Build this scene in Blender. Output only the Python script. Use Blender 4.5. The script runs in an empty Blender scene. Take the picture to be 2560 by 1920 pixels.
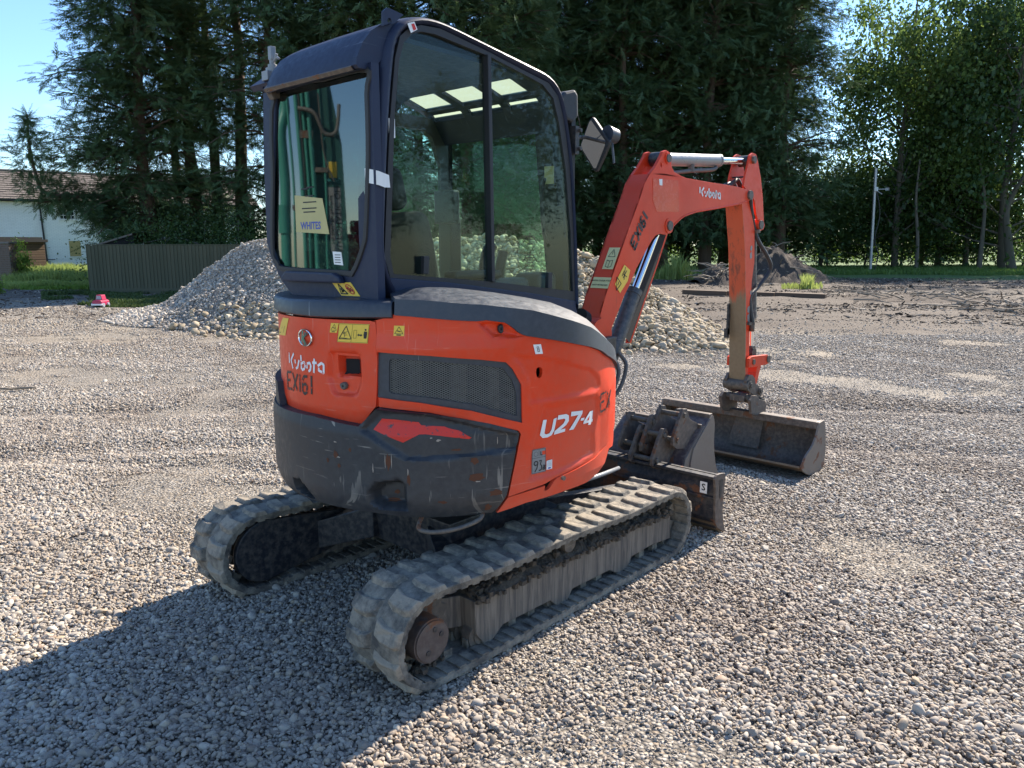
import bpy, bmesh, math, random, os
import numpy as np
from mathutils import Vector, Matrix, Euler
from mathutils.geometry import tessellate_polygon
random.seed(7); RNG=np.random.default_rng(7)
PI=math.pi; R=math.radians
S=bpy.context.scene; COL=S.collection
# ---------------------------------------------------------------- camera
CAM=Vector((-2.486,-2.726,1.63)); AZ=R(43.0); PITCH=math.atan(350/1923.)
cd=bpy.data.cameras.new('camera'); cam=bpy.data.objects.new('camera',cd); COL.objects.link(cam)
cam.location=CAM; cam.rotation_euler=(PI/2-PITCH,0,AZ-PI/2)
cd.sensor_width=36; cd.lens=36*1923./2560; cd.clip_end=2000; cd.clip_start=.05; S.camera=cam
# ---------------------------------------------------------------- world, sun, exposure
SUN_AZ=R(3.0); SUN_EL=R(38.0)
w=bpy.data.worlds.new('World'); S.world=w; w.use_nodes=True
nt=w.node_tree; nt.nodes.clear()
sky=nt.nodes.new('ShaderNodeTexSky'); sky.sky_type='NISHITA'; sky.sun_disc=False
sky.sun_elevation=SUN_EL; sky.sun_rotation=PI/2-SUN_AZ; sky.air_density=1.15; sky.dust_density=.05; sky.ozone_density=3.0
bg=nt.nodes.new('ShaderNodeBackground'); bg.inputs[1].default_value=.10
wo=nt.nodes.new('ShaderNodeOutputWorld')
# thin cloud veil mixed into the sky, the same all round
tc=nt.nodes.new('ShaderNodeTexCoord'); mp=nt.nodes.new('ShaderNodeMapping'); mp.inputs['Scale'].default_value=(1,1,2.6)
nz=nt.nodes.new('ShaderNodeTexNoise'); nz.inputs['Scale'].default_value=2.6; nz.inputs['Detail'].default_value=9; nz.inputs['Roughness'].default_value=.58
rp=nt.nodes.new('ShaderNodeValToRGB'); rp.color_ramp.elements[0].position=.55; rp.color_ramp.elements[1].position=.78
rp.color_ramp.elements[1].color=(.75,.75,.75,1)
mx=nt.nodes.new('ShaderNodeMix'); mx.data_type='RGBA'; mx.inputs['B'].default_value=(7.5,8.3,9.6,1)
L=nt.links
L.new(tc.outputs['Generated'],mp.inputs[0]); L.new(mp.outputs[0],nz.inputs['Vector']); L.new(nz.outputs[0],rp.inputs[0])
L.new(rp.outputs[0],mx.inputs['Factor']); L.new(sky.outputs[0],mx.inputs['A']); tn=nt.nodes.new('ShaderNodeMix'); tn.data_type='RGBA'; tn.blend_type='MULTIPLY'; tn.inputs['Factor'].default_value=1.; tn.inputs['B'].default_value=(.76,.90,1.06,1)
L.new(mx.outputs['Result'],tn.inputs['A']); L.new(tn.outputs['Result'],bg.inputs[0]); L.new(bg.outputs[0],wo.inputs[0])
sd=bpy.data.lights.new('sun','SUN'); sd.energy=5.0; sd.angle=R(.53); sd.color=(1,.905,.77)
so=bpy.data.objects.new('sun',sd); COL.objects.link(so)
sv=Vector((math.cos(SUN_EL)*math.cos(SUN_AZ),math.cos(SUN_EL)*math.sin(SUN_AZ),math.sin(SUN_EL)))
so.rotation_euler=sv.to_track_quat('Z','Y').to_euler()
S.view_settings.view_transform='Standard'; S.view_settings.look='None'; S.view_settings.exposure=1.33; S.view_settings.gamma=1
S.view_settings.use_curve_mapping=False
S.render.engine='CYCLES'; S.cycles.use_denoising=True; S.cycles.max_bounces=8; S.cycles.transparent_max_bounces=24
S.cycles.glossy_bounces=3; S.cycles.diffuse_bounces=3; S.cycles.caustics_reflective=False; S.cycles.caustics_refractive=False
TR={'door':[(-196.91,1.327),(-169.58,1.3393),(-154.97,1.3413),(-153.45,1.336),(-153.03,1.2268),(-153.77,1.0675),(-154.15,1.0081),(-159.16,0.9299),(-176.58,0.9432),(-204.78,0.9119)],'shelf_top':[(-186.66,1.4104),(-177.85,1.4146),(-162.01,1.4188),(-147.39,1.4154)],'shelf_bot':[(-193.54,1.3444),(-174.04,1.3438),(-162.25,1.3483),(-148.03,1.3534)],'hood_low':[(-147.37,1.3667),(-143.11,1.363),(-130.68,1.3481),(-124.56,1.3433),(-122.57,1.3474),(-117.21,1.336),(-115.1,1.3193),(-112.93,1.2937),(-111.27,1.282),(-100.98,1.2554),(-85.0,1.2078),(-78.03,1.1796),(-73.46,1.152)],'hood_crease':[(-147.36,1.4269),(-138.22,1.4221),(-130.59,1.4116),(-122.38,1.4029),(-115.34,1.3905),(-108.33,1.3774),(-93.56,1.3253),(-84.04,1.2874),(-76.63,1.2432),(-70.86,1.1628)],'hood_ridge':[(-0.6495,1.4309),(-0.5875,1.4485),(-0.5193,1.4602),(-0.4491,1.4619),(-0.346,1.4541),(-0.1369,1.4283),(0.064,1.3973),(0.245,1.3646),(0.4064,1.3156),(0.5282,1.2659),(0.6112,1.2102),(0.6821,1.1445)],'vent_out':[(-153.07,1.2232),(-138.07,1.2129),(-123.58,1.1944),(-116.5,1.18),(-114.39,1.151),(-111.67,1.0865),(-111.36,0.9324),(-126.66,0.9957),(-140.77,1.0288),(-153.68,1.045)],'vent_in':[(-149.21,1.1983),(-138.1,1.1895),(-126.05,1.174),(-117.28,1.1567),(-114.39,1.1065),(-113.03,1.0533),(-112.91,0.9612),(-126.15,1.0194),(-138.3,1.0482),(-149.25,1.0617),(-150.17,1.0693),(-149.9,1.1879)],'right_low':[(-67.79,0.7599),(-79.52,0.7151),(-92.24,0.6961),(-99.94,0.68),(-103.37,0.6654),(-109.7,0.6521),(-115.83,0.6359),(-113.84,0.7584),(-111.84,0.889),(-112.71,0.9031),(-120.97,0.9398),(-128.74,0.9638),(-138.38,0.9916),(-153.61,1.0086)],'skirt':[(-115.83,0.6321),(-109.7,0.6471),(-103.69,0.6578),(-103.61,0.6352),(-102.67,0.6348),(-101.65,0.6438),(-100.46,0.6678),(-99.22,0.6801),(-92.23,0.6922),(-79.5,0.711),(-67.74,0.7534),(-67.46,0.7121),(-72.04,0.6604),(-77.19,0.6287),(-83.96,0.6116),(-94.18,0.6109),(-109.69,0.5955),(-118.91,0.5671)],'cw':[(-197.88,0.9276),(-175.14,0.9458),(-158.46,0.9313),(-153.08,1.0052),(-138.24,0.9895),(-128.83,0.9654),(-121.24,0.941),(-113.34,0.9048),(-112.58,0.8934),(-114.58,0.7637),(-116.52,0.6436),(-118.7,0.5945),(-120.58,0.571),(-138.82,0.5693),(-154.13,0.5816),(-173.02,0.5806),(-187.16,0.5808),(-208.73,0.5444)],'cw_step':[(-157.93,0.9173),(-152.82,1.0054),(-138.24,0.9895),(-112.97,0.8922),(-113.12,0.8253),(-133.68,0.8124),(-144.84,0.8085)],'cw_hole1':[(-186.85,0.6535),(-182.4,0.6618),(-179.25,0.6323),(-176.48,0.5866),(-180.47,0.5829),(-186.68,0.6001)],'cw_hole2':[(-156.25,0.6715),(-153.44,0.7181),(-146.25,0.7358),(-144.82,0.7121),(-144.28,0.5992),(-152.67,0.598),(-155.83,0.622)],'cw_red':[(-154.24,0.9221),(-151.77,0.9657),(-147.96,0.965),(-141.37,0.9556),(-140.67,0.9441),(-134.25,0.9375),(-133.07,0.9304),(-129.99,0.9191),(-128.1,0.901),(-126.66,0.8898),(-127.39,0.8847),(-131.21,0.8934),(-135.47,0.9033),(-139.52,0.9101),(-141.2,0.9097),(-145.65,0.8769)],'handle_recess':[(-170.14,1.2098),(-168.65,1.2203),(-159.83,1.2225),(-158.51,1.2111),(-158.35,1.1172),(-158.57,1.092),(-159.75,1.0514),(-161.34,1.0388),(-167.99,1.034),(-169.4,1.0431),(-170.68,1.089),(-171.37,1.1028),(-170.74,1.1584)],'handle_hole':[(-167.33,1.1983),(-158.85,1.1968),(-158.94,1.1185),(-167.67,1.1148)],'handle_black':[(-166.03,1.1816),(-161.17,1.1843),(-160.73,1.1793),(-160.79,1.1293),(-161.36,1.1259),(-166.09,1.1202)],'lock1':[(-166.68,1.0834),(-165.63,1.092),(-164.46,1.0926),(-163.85,1.0814),(-164.22,1.0683),(-165.24,1.0616),(-166.24,1.0658)],'lock2':[(-118.82,1.3197),(-118.16,1.3274),(-117.49,1.3271),(-117.15,1.3155),(-117.23,1.2981),(-117.77,1.2914),(-118.43,1.2952),(-118.83,1.3058)],'port':[(-106.64,1.1297),(-106.49,1.144),(-105.88,1.1498),(-105.09,1.1489),(-104.45,1.1398),(-104.35,1.1233),(-104.75,1.1092),(-105.54,1.104),(-106.32,1.1111)],'badge':[(-183.99,1.2528),(-182.81,1.2802),(-179.93,1.2924),(-177.43,1.284),(-176.55,1.2612),(-177.49,1.2345),(-179.91,1.2195),(-182.65,1.2264)],'badge_k':[(-180.07,1.2799),(-178.51,1.2889),(-179.26,1.269),(-176.98,1.2806),(-179.29,1.2634),(-177.93,1.2443),(-179.13,1.2383),(-180.25,1.2525),(-180.77,1.2363),(-182.05,1.2363)],'warn_small':[(-168.49,1.3259),(-165.58,1.3269),(-166.4,1.2885),(-169.18,1.288)],'warn_big':[(-165.41,1.3273),(-155.19,1.3285),(-156.02,1.254),(-166.43,1.2529)],'warn_tri':[(-162.84,1.3176),(-161.36,1.2683),(-165.68,1.2662)],'warn_box':[(-160.24,1.3034),(-159.28,1.3033),(-159.67,1.2723),(-160.64,1.2723)],'warn_man':[(-156.95,1.3001),(-156.01,1.2995),(-156.13,1.2848),(-156.37,1.2725),(-157.17,1.2728),(-157.21,1.2877)],'warn_head':[(-156.72,1.3096),(-156.21,1.3098),(-156.22,1.3029),(-156.74,1.3026)],'warn_arrow':[(-159.25,1.2848),(-158.72,1.2911),(-158.73,1.2876),(-158.06,1.2873),(-158.05,1.2907),(-157.57,1.2847),(-158.17,1.2795),(-158.13,1.2823),(-158.81,1.2826),(-158.82,1.2798)],'warn_r':[(-147.86,1.3259),(-144.88,1.3256),(-145.11,1.2867),(-148.1,1.287)],'warn_rt':[(-146.21,1.3214),(-145.36,1.2941),(-147.3,1.2943)],'warn_left':[(-196.7,1.3214),(-191.0,1.3238),(-195.15,1.246),(-207.18,1.2347)],'white_r':[(-108.04,1.2426),(-105.42,1.242),(-104.7,1.2036),(-107.24,1.2043)],'t_U':[(-103.94,0.9318),(-102.66,0.931),(-103.51,0.8756),(-102.84,0.8698),(-101.67,0.8721),(-100.83,0.8855),(-100.01,0.9291),(-98.77,0.9324),(-99.78,0.8796),(-100.81,0.8628),(-102.33,0.8564),(-104.15,0.8573),(-105.12,0.8711)],'t_2':[(-98.17,0.9407),(-94.86,0.9397),(-93.66,0.9315),(-93.63,0.9084),(-94.8,0.8938),(-97.26,0.8781),(-95.17,0.8793),(-95.35,0.867),(-99.87,0.8627),(-99.6,0.8773),(-95.97,0.902),(-95.22,0.9157),(-95.61,0.9223),(-98.51,0.9224)],'t_7':[(-92.54,0.9445),(-86.85,0.9377),(-87.07,0.9245),(-91.41,0.8667),(-93.57,0.8679),(-89.17,0.9235),(-92.76,0.925)],'t_-':[(-87.6,0.9055),(-85.79,0.905),(-86.01,0.8937),(-87.87,0.8951)],'t_4':[(-82.64,0.9237),(-80.59,0.9234),(-81.08,0.8859),(-80.6,0.8855),(-80.87,0.8742),(-81.53,0.8751),(-82.08,0.8646),(-83.6,0.8666),(-83.35,0.8767),(-86.48,0.878),(-86.01,0.8906)],'t_4h':[(-82.77,0.9063),(-83.16,0.8874),(-84.62,0.888)],'plate':[(-107.86,0.8141),(-102.92,0.8158),(-102.84,0.7146),(-107.97,0.7118)],'plate_red':[(-104.28,0.8037),(-102.89,0.8034),(-102.88,0.7875),(-104.2,0.7872)],'plate_w':[(-102.59,0.7583),(-100.44,0.7599),(-100.44,0.7207),(-102.63,0.7202)],'t_9':[(-107.31,0.7685),(-106.22,0.7682),(-106.21,0.7549),(-106.83,0.7232),(-107.14,0.7239),(-106.68,0.7502),(-107.31,0.7552)],'t_3':[(-105.91,0.7694),(-104.89,0.7692),(-105.26,0.7529),(-104.93,0.7427),(-105.25,0.7282),(-105.88,0.7258),(-105.88,0.7296),(-105.41,0.7362),(-105.42,0.7457),(-105.74,0.752),(-105.33,0.7644),(-105.9,0.7645)],'ex_r':[(-76.52,0.9948),(-69.96,0.975),(-69.54,0.9037),(-76.24,0.9216)],'kub':[[(-192.19,1.1771),(-192.25,1.1344)],[(-188.44,1.1791),(-190.67,1.1487),(-189.52,1.1159)],[(-187.6,1.1537),(-187.45,1.1405)],[(-184.87,1.156),(-185.94,1.1259),(-187.12,1.1189)],[(-183.57,1.1787),(-183.54,1.1222)],[(-183.36,1.147),(-181.73,1.1533),(-181.3,1.1408),(-181.92,1.1248),(-183.3,1.1181)],[(-180.15,1.15),(-178.78,1.1549),(-178.25,1.1434),(-178.63,1.1261),(-179.47,1.1192)],[(-180.19,1.1424),(-180.37,1.131)],[(-176.43,1.1736),(-176.91,1.1175)],[(-177.31,1.1577),(-175.44,1.1591)],[(-174.79,1.1482),(-173.18,1.1613),(-172.23,1.1551),(-172.4,1.1183)],[(-174.5,1.1394),(-174.55,1.1301),(-173.16,1.1246)]],'ex':[[(-195.23,1.0918),(-195.27,1.0146)],[(-195.26,1.0898),(-191.22,1.0955)],[(-195.45,1.0539),(-192.69,1.0587)],[(-195.24,1.0166),(-191.61,1.0217)],[(-190.1,1.0937),(-187.16,1.0239)],[(-186.38,1.0946),(-190.48,1.0178)],[(-184.88,1.0953),(-185.31,1.0237)],[(-180.59,1.095),(-182.23,1.0941),(-183.32,1.0771),(-183.57,1.0271),(-182.37,1.0199),(-181.13,1.0279),(-180.85,1.0549),(-181.82,1.0627),(-183.03,1.0567)],[(-178.27,1.1005),(-178.52,1.027)]],'win_out':[(-0.5908,1.4999),(-0.616,1.5822),(-0.5959,1.8231),(-0.5689,2.1093),(-0.5384,2.3217),(-0.5126,2.4016),(-0.4646,2.4415),(-0.4065,2.4616),(-0.3069,2.4678),(-0.0364,2.4272),(0.2073,2.3833),(0.3534,2.3593),(0.4236,2.3094),(0.4681,2.2107),(0.5159,2.0108),(0.5529,1.691),(0.5731,1.3477),(0.2393,1.4017),(-0.2751,1.4698)],'glass':[(-0.5731,1.5144),(-0.5878,1.5819),(-0.5698,1.8243),(-0.5485,2.1116),(-0.5203,2.3108),(-0.4946,2.3843),(-0.4558,2.4189),(-0.4071,2.4384),(-0.3378,2.442),(-0.0423,2.4109),(0.1818,2.3713),(0.3129,2.3452),(0.3888,2.2963),(0.4327,2.1894),(0.487,1.9818),(0.5302,1.6908),(0.5549,1.3969),(-0.0198,1.4649)],'side_out':[(-0.5653,1.4081),(-0.6237,1.5009),(-0.6529,1.5826),(-0.6526,1.8205),(-0.6325,2.102),(-0.6067,2.3105),(-0.5814,2.3891),(-0.5479,2.4426),(-0.4728,2.4812),(-0.4055,2.4981),(-0.3062,2.5001),(-0.0361,2.4617),(0.2071,2.428),(0.353,2.3971),(0.4373,2.337),(0.4822,2.2298),(0.5308,2.0119),(0.5781,1.5969),(0.6012,1.2876)],'divider':[(-0.0423,2.4109),(-0.0156,2.4099),(-0.0101,1.4389),(-0.0383,1.44)],'lug':[(-0.6034,2.4199),(-0.6016,2.4698),(-0.5834,2.4847),(-0.57,2.4848),(-0.5068,2.4756),(-0.5537,2.4361)],'rwin':[(0.3453,2.2605),(-0.013,2.2686),(-0.3032,2.2628),(-0.3148,2.1778),(-0.2869,1.9676),(-0.2576,1.6927),(-0.2342,1.619),(-0.1646,1.5225),(-0.1033,1.515),(0.335,1.5204),(0.4011,1.5453),(0.4387,1.6108),(0.406,1.8946)],'rear_face':[(0.3989,2.2733),(-0.0137,2.2769),(-0.3356,2.2813),(-0.3846,2.2918),(-0.3146,1.4324),(-0.1986,1.4271),(0.285,1.4053),(0.3777,1.4667),(0.4558,1.571),(0.4875,1.6371)],'rear_lip':[(0.3364,2.26),(-0.3837,2.2677)],'rear_top':[(0.5052,2.4096),(0.3194,2.4298),(0.1153,2.4364),(-0.0726,2.4458),(-0.2566,2.4461)],'sticker_w':[(0.2497,1.8339),(0.0428,1.8135),(0.0034,1.6694),(0.2499,1.681)],'tape':[(-0.3026,1.8823),(-0.4168,1.8625),(-0.4102,1.8121),(-0.2983,1.8361)],'warn_cab':[(-0.0137,1.4748),(-0.1429,1.4791),(-0.2043,1.4261),(-0.0772,1.424)],'beacon':[(0.4802,2.4763),(0.4284,2.468),(0.4338,2.4171),(0.4857,2.425),(0.4885,2.3992),(0.4144,2.3883),(0.4759,2.3749),(0.409,2.3691)],'rl1':[(-0.1166,0.1009),(-0.1292,-0.0962),(0.1746,0.1063),(0.1992,0.3306)],'rl2':[(-0.1509,-0.1453),(-0.1586,-0.3367),(0.1498,-0.1513),(0.1532,0.07)],'rl3':[(-0.1657,-0.3832),(-0.1801,-0.5477),(0.1165,-0.432),(0.138,-0.2052)],'rl4':[(0.2854,0.4067),(0.2595,0.1693),(0.4273,0.3248),(0.4228,0.5316)],'rl5':[(0.2572,0.1324),(0.2357,-0.105),(0.3733,0.0079),(0.4064,0.2597)],'rl6':[(0.2336,-0.1381),(0.2084,-0.3455),(0.3483,-0.2258),(0.3734,-0.031)],'frontwin':[(0.6886,2.2455),(0.6475,2.2576),(-0.0222,2.2687),(-0.042,2.2356),(-0.0636,2.0248),(-0.1354,1.4572),(0.2841,1.4129),(0.6265,1.6797),(0.7017,2.0319)],'boom':[(1.4289,2.0314),(1.5412,2.0406),(1.6154,2.0415),(1.8383,2.0308),(2.1396,2.0216),(2.4833,2.0154),(2.6696,2.0023),(2.7157,1.9849),(2.7163,1.9553),(2.6923,1.9345),(2.566,1.9036),(2.2829,1.8682),(1.9601,1.8306),(1.8217,1.8002),(1.7556,1.7694),(1.7018,1.7394),(1.682,1.7044),(1.6286,1.6837),(1.5634,1.6917),(1.5113,1.6799),(1.4713,1.6516),(1.4323,1.6123),(1.3746,1.5512),(1.3178,1.491),(1.2535,1.3987),(1.1984,1.3347),(1.1499,1.2573),(1.0835,1.1589),(1.0614,1.0576),(1.0181,1.0617),(0.9465,1.1798),(0.9776,1.2479),(1.0205,1.3459),(1.2367,1.7262),(1.3295,1.8802),(1.3779,1.9748)],'boomL_out':[(1.8523,1.6971),(1.7498,1.5069),(1.472,1.027),(1.4251,1.0313)],'boomL_back':[(1.4809,2.0242),(1.3811,1.9933),(1.2794,1.8157),(1.1599,1.6043),(1.0422,1.422),(0.9565,1.2543)],'earR':[(1.4285,2.0307),(1.4869,2.0781),(1.5452,2.1425),(1.5593,2.1666),(1.5956,2.1768),(1.6337,2.1662),(1.6525,2.1288),(1.6574,2.0901),(1.6902,2.0586),(1.7807,2.0388),(1.8383,2.0308)],'earL':[(1.4378,2.023),(1.5064,2.0663),(1.5544,2.1313),(1.5684,2.1604),(1.6042,2.1745),(1.6362,2.1687),(1.6486,2.1385),(1.6626,2.0825),(1.7077,2.051)],'p_knee':[(1.6522,1.7386)],'p_ear':[(1.6147,2.1314)],'p_earhole':[(1.5303,2.08)],'p_tip':[(2.6886,1.9659)],'p_rod':[(2.7253,2.2076)],'p_bc':[(2.8914,1.766)],'armcyl':[(1.5615,2.1351),(2.3236,2.182),(2.3627,2.185),(2.7863,2.2172)],'armcyl_e':[(1.7519,2.1841),(2.3262,2.2225),(2.3336,2.1455),(1.7787,2.1176)],'boomcyl':[(1.6529,1.6945),(1.4109,1.3599),(1.1726,0.9648)],'boomcyl_e':[(1.3717,1.368),(1.458,1.3448)],'arm_hose':[(1.7326,2.0752),(1.9492,2.0839),(2.0082,2.0907),(2.2046,2.1069)],'dip_plate':[(2.6065,2.0228),(2.626,2.1016),(2.6599,2.1814),(2.6753,2.2342),(2.7167,2.2538),(2.769,2.2483),(2.8051,2.1986),(2.8643,2.0899),(2.912,1.9577),(2.9496,1.7881),(2.9684,1.7643),(2.9489,1.7329),(2.9026,1.7288),(2.8747,1.7661),(2.8188,1.8462),(2.7773,1.9387)],'dip_plateL':[(2.6136,2.0609),(2.6354,2.1212),(2.6574,2.1815),(2.6726,2.2382),(2.7142,2.2514),(2.7513,2.2445)],'dip_rear':[(-0.2317,1.8587),(-0.3531,1.889),(-0.3801,1.6012),(-0.4088,1.1827),(-0.4274,0.7826),(-0.432,0.703),(-0.3387,0.6986),(-0.3214,0.726),(-0.2929,1.1036),(-0.2502,1.5162)],'dip_side':[(2.6227,1.9111),(2.7605,1.9163),(2.8247,1.7515),(2.8552,1.5044),(2.8275,1.3644),(2.8381,1.0469),(2.8534,0.8031),(2.8478,0.6729),(2.7984,0.589),(2.7878,0.6803),(2.7456,1.1328),(2.6816,1.5984)],'buckcyl':[(3.0398,1.7635),(2.981,1.4377),(2.9989,1.1786),(3.0138,0.8228)],'buckcyl_e':[(2.976,1.2771),(3.0555,1.2736),(2.9594,1.0342),(3.0428,1.0279)],'hose':[(2.7199,1.9442),(2.7828,1.8415),(2.849,1.721),(2.8934,1.6442),(2.9942,1.5498),(3.0666,1.4691),(3.0495,1.4053),(2.9355,1.3133),(2.8376,1.2542),(2.8318,1.1596),(2.8455,1.047)],'link_top':[(2.7889,0.7948),(2.8387,0.8138),(3.1123,0.7933),(3.1393,0.7313),(2.8466,0.7478)],'hitchR':[(2.784,0.6628),(2.8509,0.6703),(2.9018,0.6479),(2.9286,0.5993),(3.0189,0.5547),(3.0378,0.5193),(3.0185,0.5023),(3.0573,0.4571),(3.0352,0.4273),(2.9762,0.4429),(2.9441,0.4738),(2.9108,0.5177),(2.8237,0.5557),(2.7847,0.5993)],'hitchpins':[(2.8769,0.6254),(2.9908,0.552),(3.0244,0.4553),(2.8593,0.4864)],'buckear':[(2.7549,0.5096),(2.8067,0.5275),(2.8628,0.5162),(2.9087,0.4804),(2.9581,0.4208),(2.9568,0.3751),(2.7807,0.4034)],'bucket_cheek':[(2.925,0.3656),(2.9938,0.3675),(3.0198,0.3524),(3.0619,0.2088),(3.0596,0.0493),(3.0046,0.0066),(2.8969,0.0081),(2.7871,0.0387),(2.6608,0.1032),(2.5954,0.1596),(2.6887,0.1949),(2.8135,0.2314),(2.8906,0.3035)],'bucket_lip':[(3.0101,0.2033),(3.0575,-0.4758),(2.954,-0.561)],'bucket_topL':[(0.1857,0.3916),(-0.6916,0.3836)],'track_out':[(1.091,0.1547),(1.0754,0.2353),(1.0153,0.3258),(0.9244,0.3983),(0.8423,0.3905),(0.3938,0.3946),(-0.0327,0.3765),(-0.4223,0.3636),(-0.7514,0.3625),(0.9034,0.0001),(-0.0719,-0.0004)],'track_rear_out':[(-0.6842,0.342),(-0.8,0.3309),(-0.8796,0.2961),(-0.9276,0.2252),(-0.9302,0.1424),(-0.9024,0.0513),(-0.8648,-0.0029),(-0.776,-0.0275)],'track_rear_in':[(-0.6441,0.395),(-0.7953,0.38),(-0.8919,0.337),(-0.9484,0.269),(-0.9675,0.181),(-0.9492,0.084),(-0.906,0.0093),(-0.8367,-0.0571)],'ftrack_in':[(-0.4908,0.3594),(-0.7026,0.3719),(-0.8589,0.3483),(-0.9521,0.3022),(-0.9973,0.2276),(-0.989,0.1197),(-0.9545,0.0338),(-0.9404,-0.0003)],'ftrack_out':[(-0.4682,0.374),(-0.6588,0.3752),(-0.8545,0.3681),(-0.9578,0.3317),(-1.0133,0.2461),(-1.0276,0.1659),(-1.0015,0.0808),(-0.9792,0.0475)],'frame_side':[(-0.5137,0.2373),(0.0558,0.2518),(0.5292,0.2462),(0.9343,0.2361),(0.9449,0.0818),(0.7639,0.0974),(0.5805,0.0893),(0.5251,0.0175),(0.4668,0.0366),(0.395,0.0775),(0.1079,0.0803),(0.0602,0.0231),(0.0122,0.0241),(-0.0472,0.0778),(-0.35,0.0811),(-0.42,0.0336),(-0.4542,0.0288),(-0.506,0.0973)],'motor':[(-0.8387,0.2688),(-0.7582,0.2648),(-0.6925,0.2057),(-0.6853,0.1407),(-0.7457,0.0965),(-0.8267,0.1374),(-0.864,0.2128)],'blade':[(1.2458,0.376),(1.3716,0.3509),(1.4102,0.0316),(1.2845,0.0955)],'blade_topL':[(0.0388,0.3226),(-0.7054,0.3477)],'bladeS':[(-0.6684,0.3015),(-0.6975,0.3046),(-0.6974,0.2663),(-0.6689,0.2632)],'rec1':[(-104.25,0.9975),(-79.11,0.9904),(-77.01,0.9715),(-77.48,0.9083),(-80.49,0.8278),(-79.89,0.7327),(-92.25,0.706),(-101.35,0.6913),(-109.71,0.6833),(-109.14,0.7878),(-106.73,0.8957)],'rec2':[(-116.3,1.2188),(-103.36,1.1894),(-82.97,1.113),(-77.25,1.0668),(-76.34,1.017),(-79.05,1.0031),(-92.24,1.0073),(-103.88,1.0033),(-109.47,1.0058),(-109.49,1.0931),(-112.41,1.1608)],'rec3':[(-125.13,1.341),(-116.82,1.3344),(-110.72,1.2783),(-114.1,1.27),(-120.54,1.2806)],'skycols':[[[0.2901,0.5862,2.415],[0.4237,0.5862,2.356],[0.4442,0.5862,2.3384],[0.4716,0.5862,2.3112]],[[0.2753,0.3552,2.415],[0.4084,0.3552,2.3589],[0.4359,0.3552,2.343],[0.4563,0.3552,2.3067]],[[0.2499,0.2977,2.415],[0.3681,0.2977,2.3546],[0.4158,0.2977,2.3387],[0.4432,0.2977,2.3085]],[[0.2409,0.0734,2.415],[0.3798,0.0734,2.3585],[0.421,0.0734,2.3456],[0.4418,0.0734,2.316]],[[0.2326,0.0189,2.415],[0.3713,0.0189,2.3596],[0.3987,0.0189,2.3407],[0.4263,0.0189,2.3124]],[[0.2157,-0.1738,2.415],[0.4095,-0.1738,2.3754],[0.4027,-0.1738,2.3483],[0.4072,-0.1738,2.3139]]],'seatL':[(-0.2295,1.7477),(-0.1753,1.6875),(-0.1198,1.6166),(-0.1098,1.5625),(-0.1232,1.5084)],'lip2':[(2.737,0.0578),(2.7821,-0.5876)],'mirror':[(-0.2567,2.2532),(-0.27,2.2518),(-0.3561,2.1465),(-0.3668,2.1335),(-0.3648,2.1135),(-0.3024,2.0038),(-0.2894,1.9943),(-0.2706,2.0017),(-0.1899,2.1072),(-0.1856,2.1283),(-0.2384,2.2388)],'mirror_g':[(-0.2543,2.2433),(-0.3461,2.1353),(-0.3441,2.1152),(-0.2917,2.0086),(-0.2785,2.0074),(-0.1952,2.1151),(-0.1948,2.1317),(-0.2438,2.2363)],'worklight':[(-0.0388,2.4556),(-0.072,2.4859),(-0.1055,2.4751),(-0.145,2.4129),(-0.1453,2.3925),(-0.0989,2.3655),(-0.0736,2.3769)],'latch1':[(-0.4273,1.5817),(-0.3986,1.5814),(-0.4026,1.5083),(-0.4313,1.5107)],'latch2':[(0.3484,1.4955),(0.3784,1.4947),(0.3766,1.419),(0.3464,1.4221)],'st_warn1':[(1.0197,1.629),(1.1015,1.6266),(1.0536,1.5375),(0.9728,1.5411)],'st_warn2':[(1.1907,1.5134),(1.2506,1.4813),(1.2273,1.4201),(1.1549,1.3551),(1.1043,1.4061),(1.124,1.4359)],'st_manual':[(0.8769,1.4788),(1.0809,1.471),(1.0478,1.4227),(0.8494,1.4331)],'lab_a':[(1.5229,2.0064),(1.5582,2.0085),(1.5606,1.9711),(1.5298,1.972)],'kub_boom':[(1.9987,1.9858),(2.2656,1.9762),(2.2715,1.9176),(2.0032,1.9337)],'ex_boom':[(1.2419,1.6399),(1.2927,1.5962),(1.4231,1.7735),(1.3654,1.8131)],'fresh':[(1.4605,2.0055),(1.7379,2.0106),(1.7628,1.8248),(1.5133,1.8175),(1.4684,1.8742)],'pillar_base':[(6.4243,34.0237),(6.9217,34.5688)]}

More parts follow.
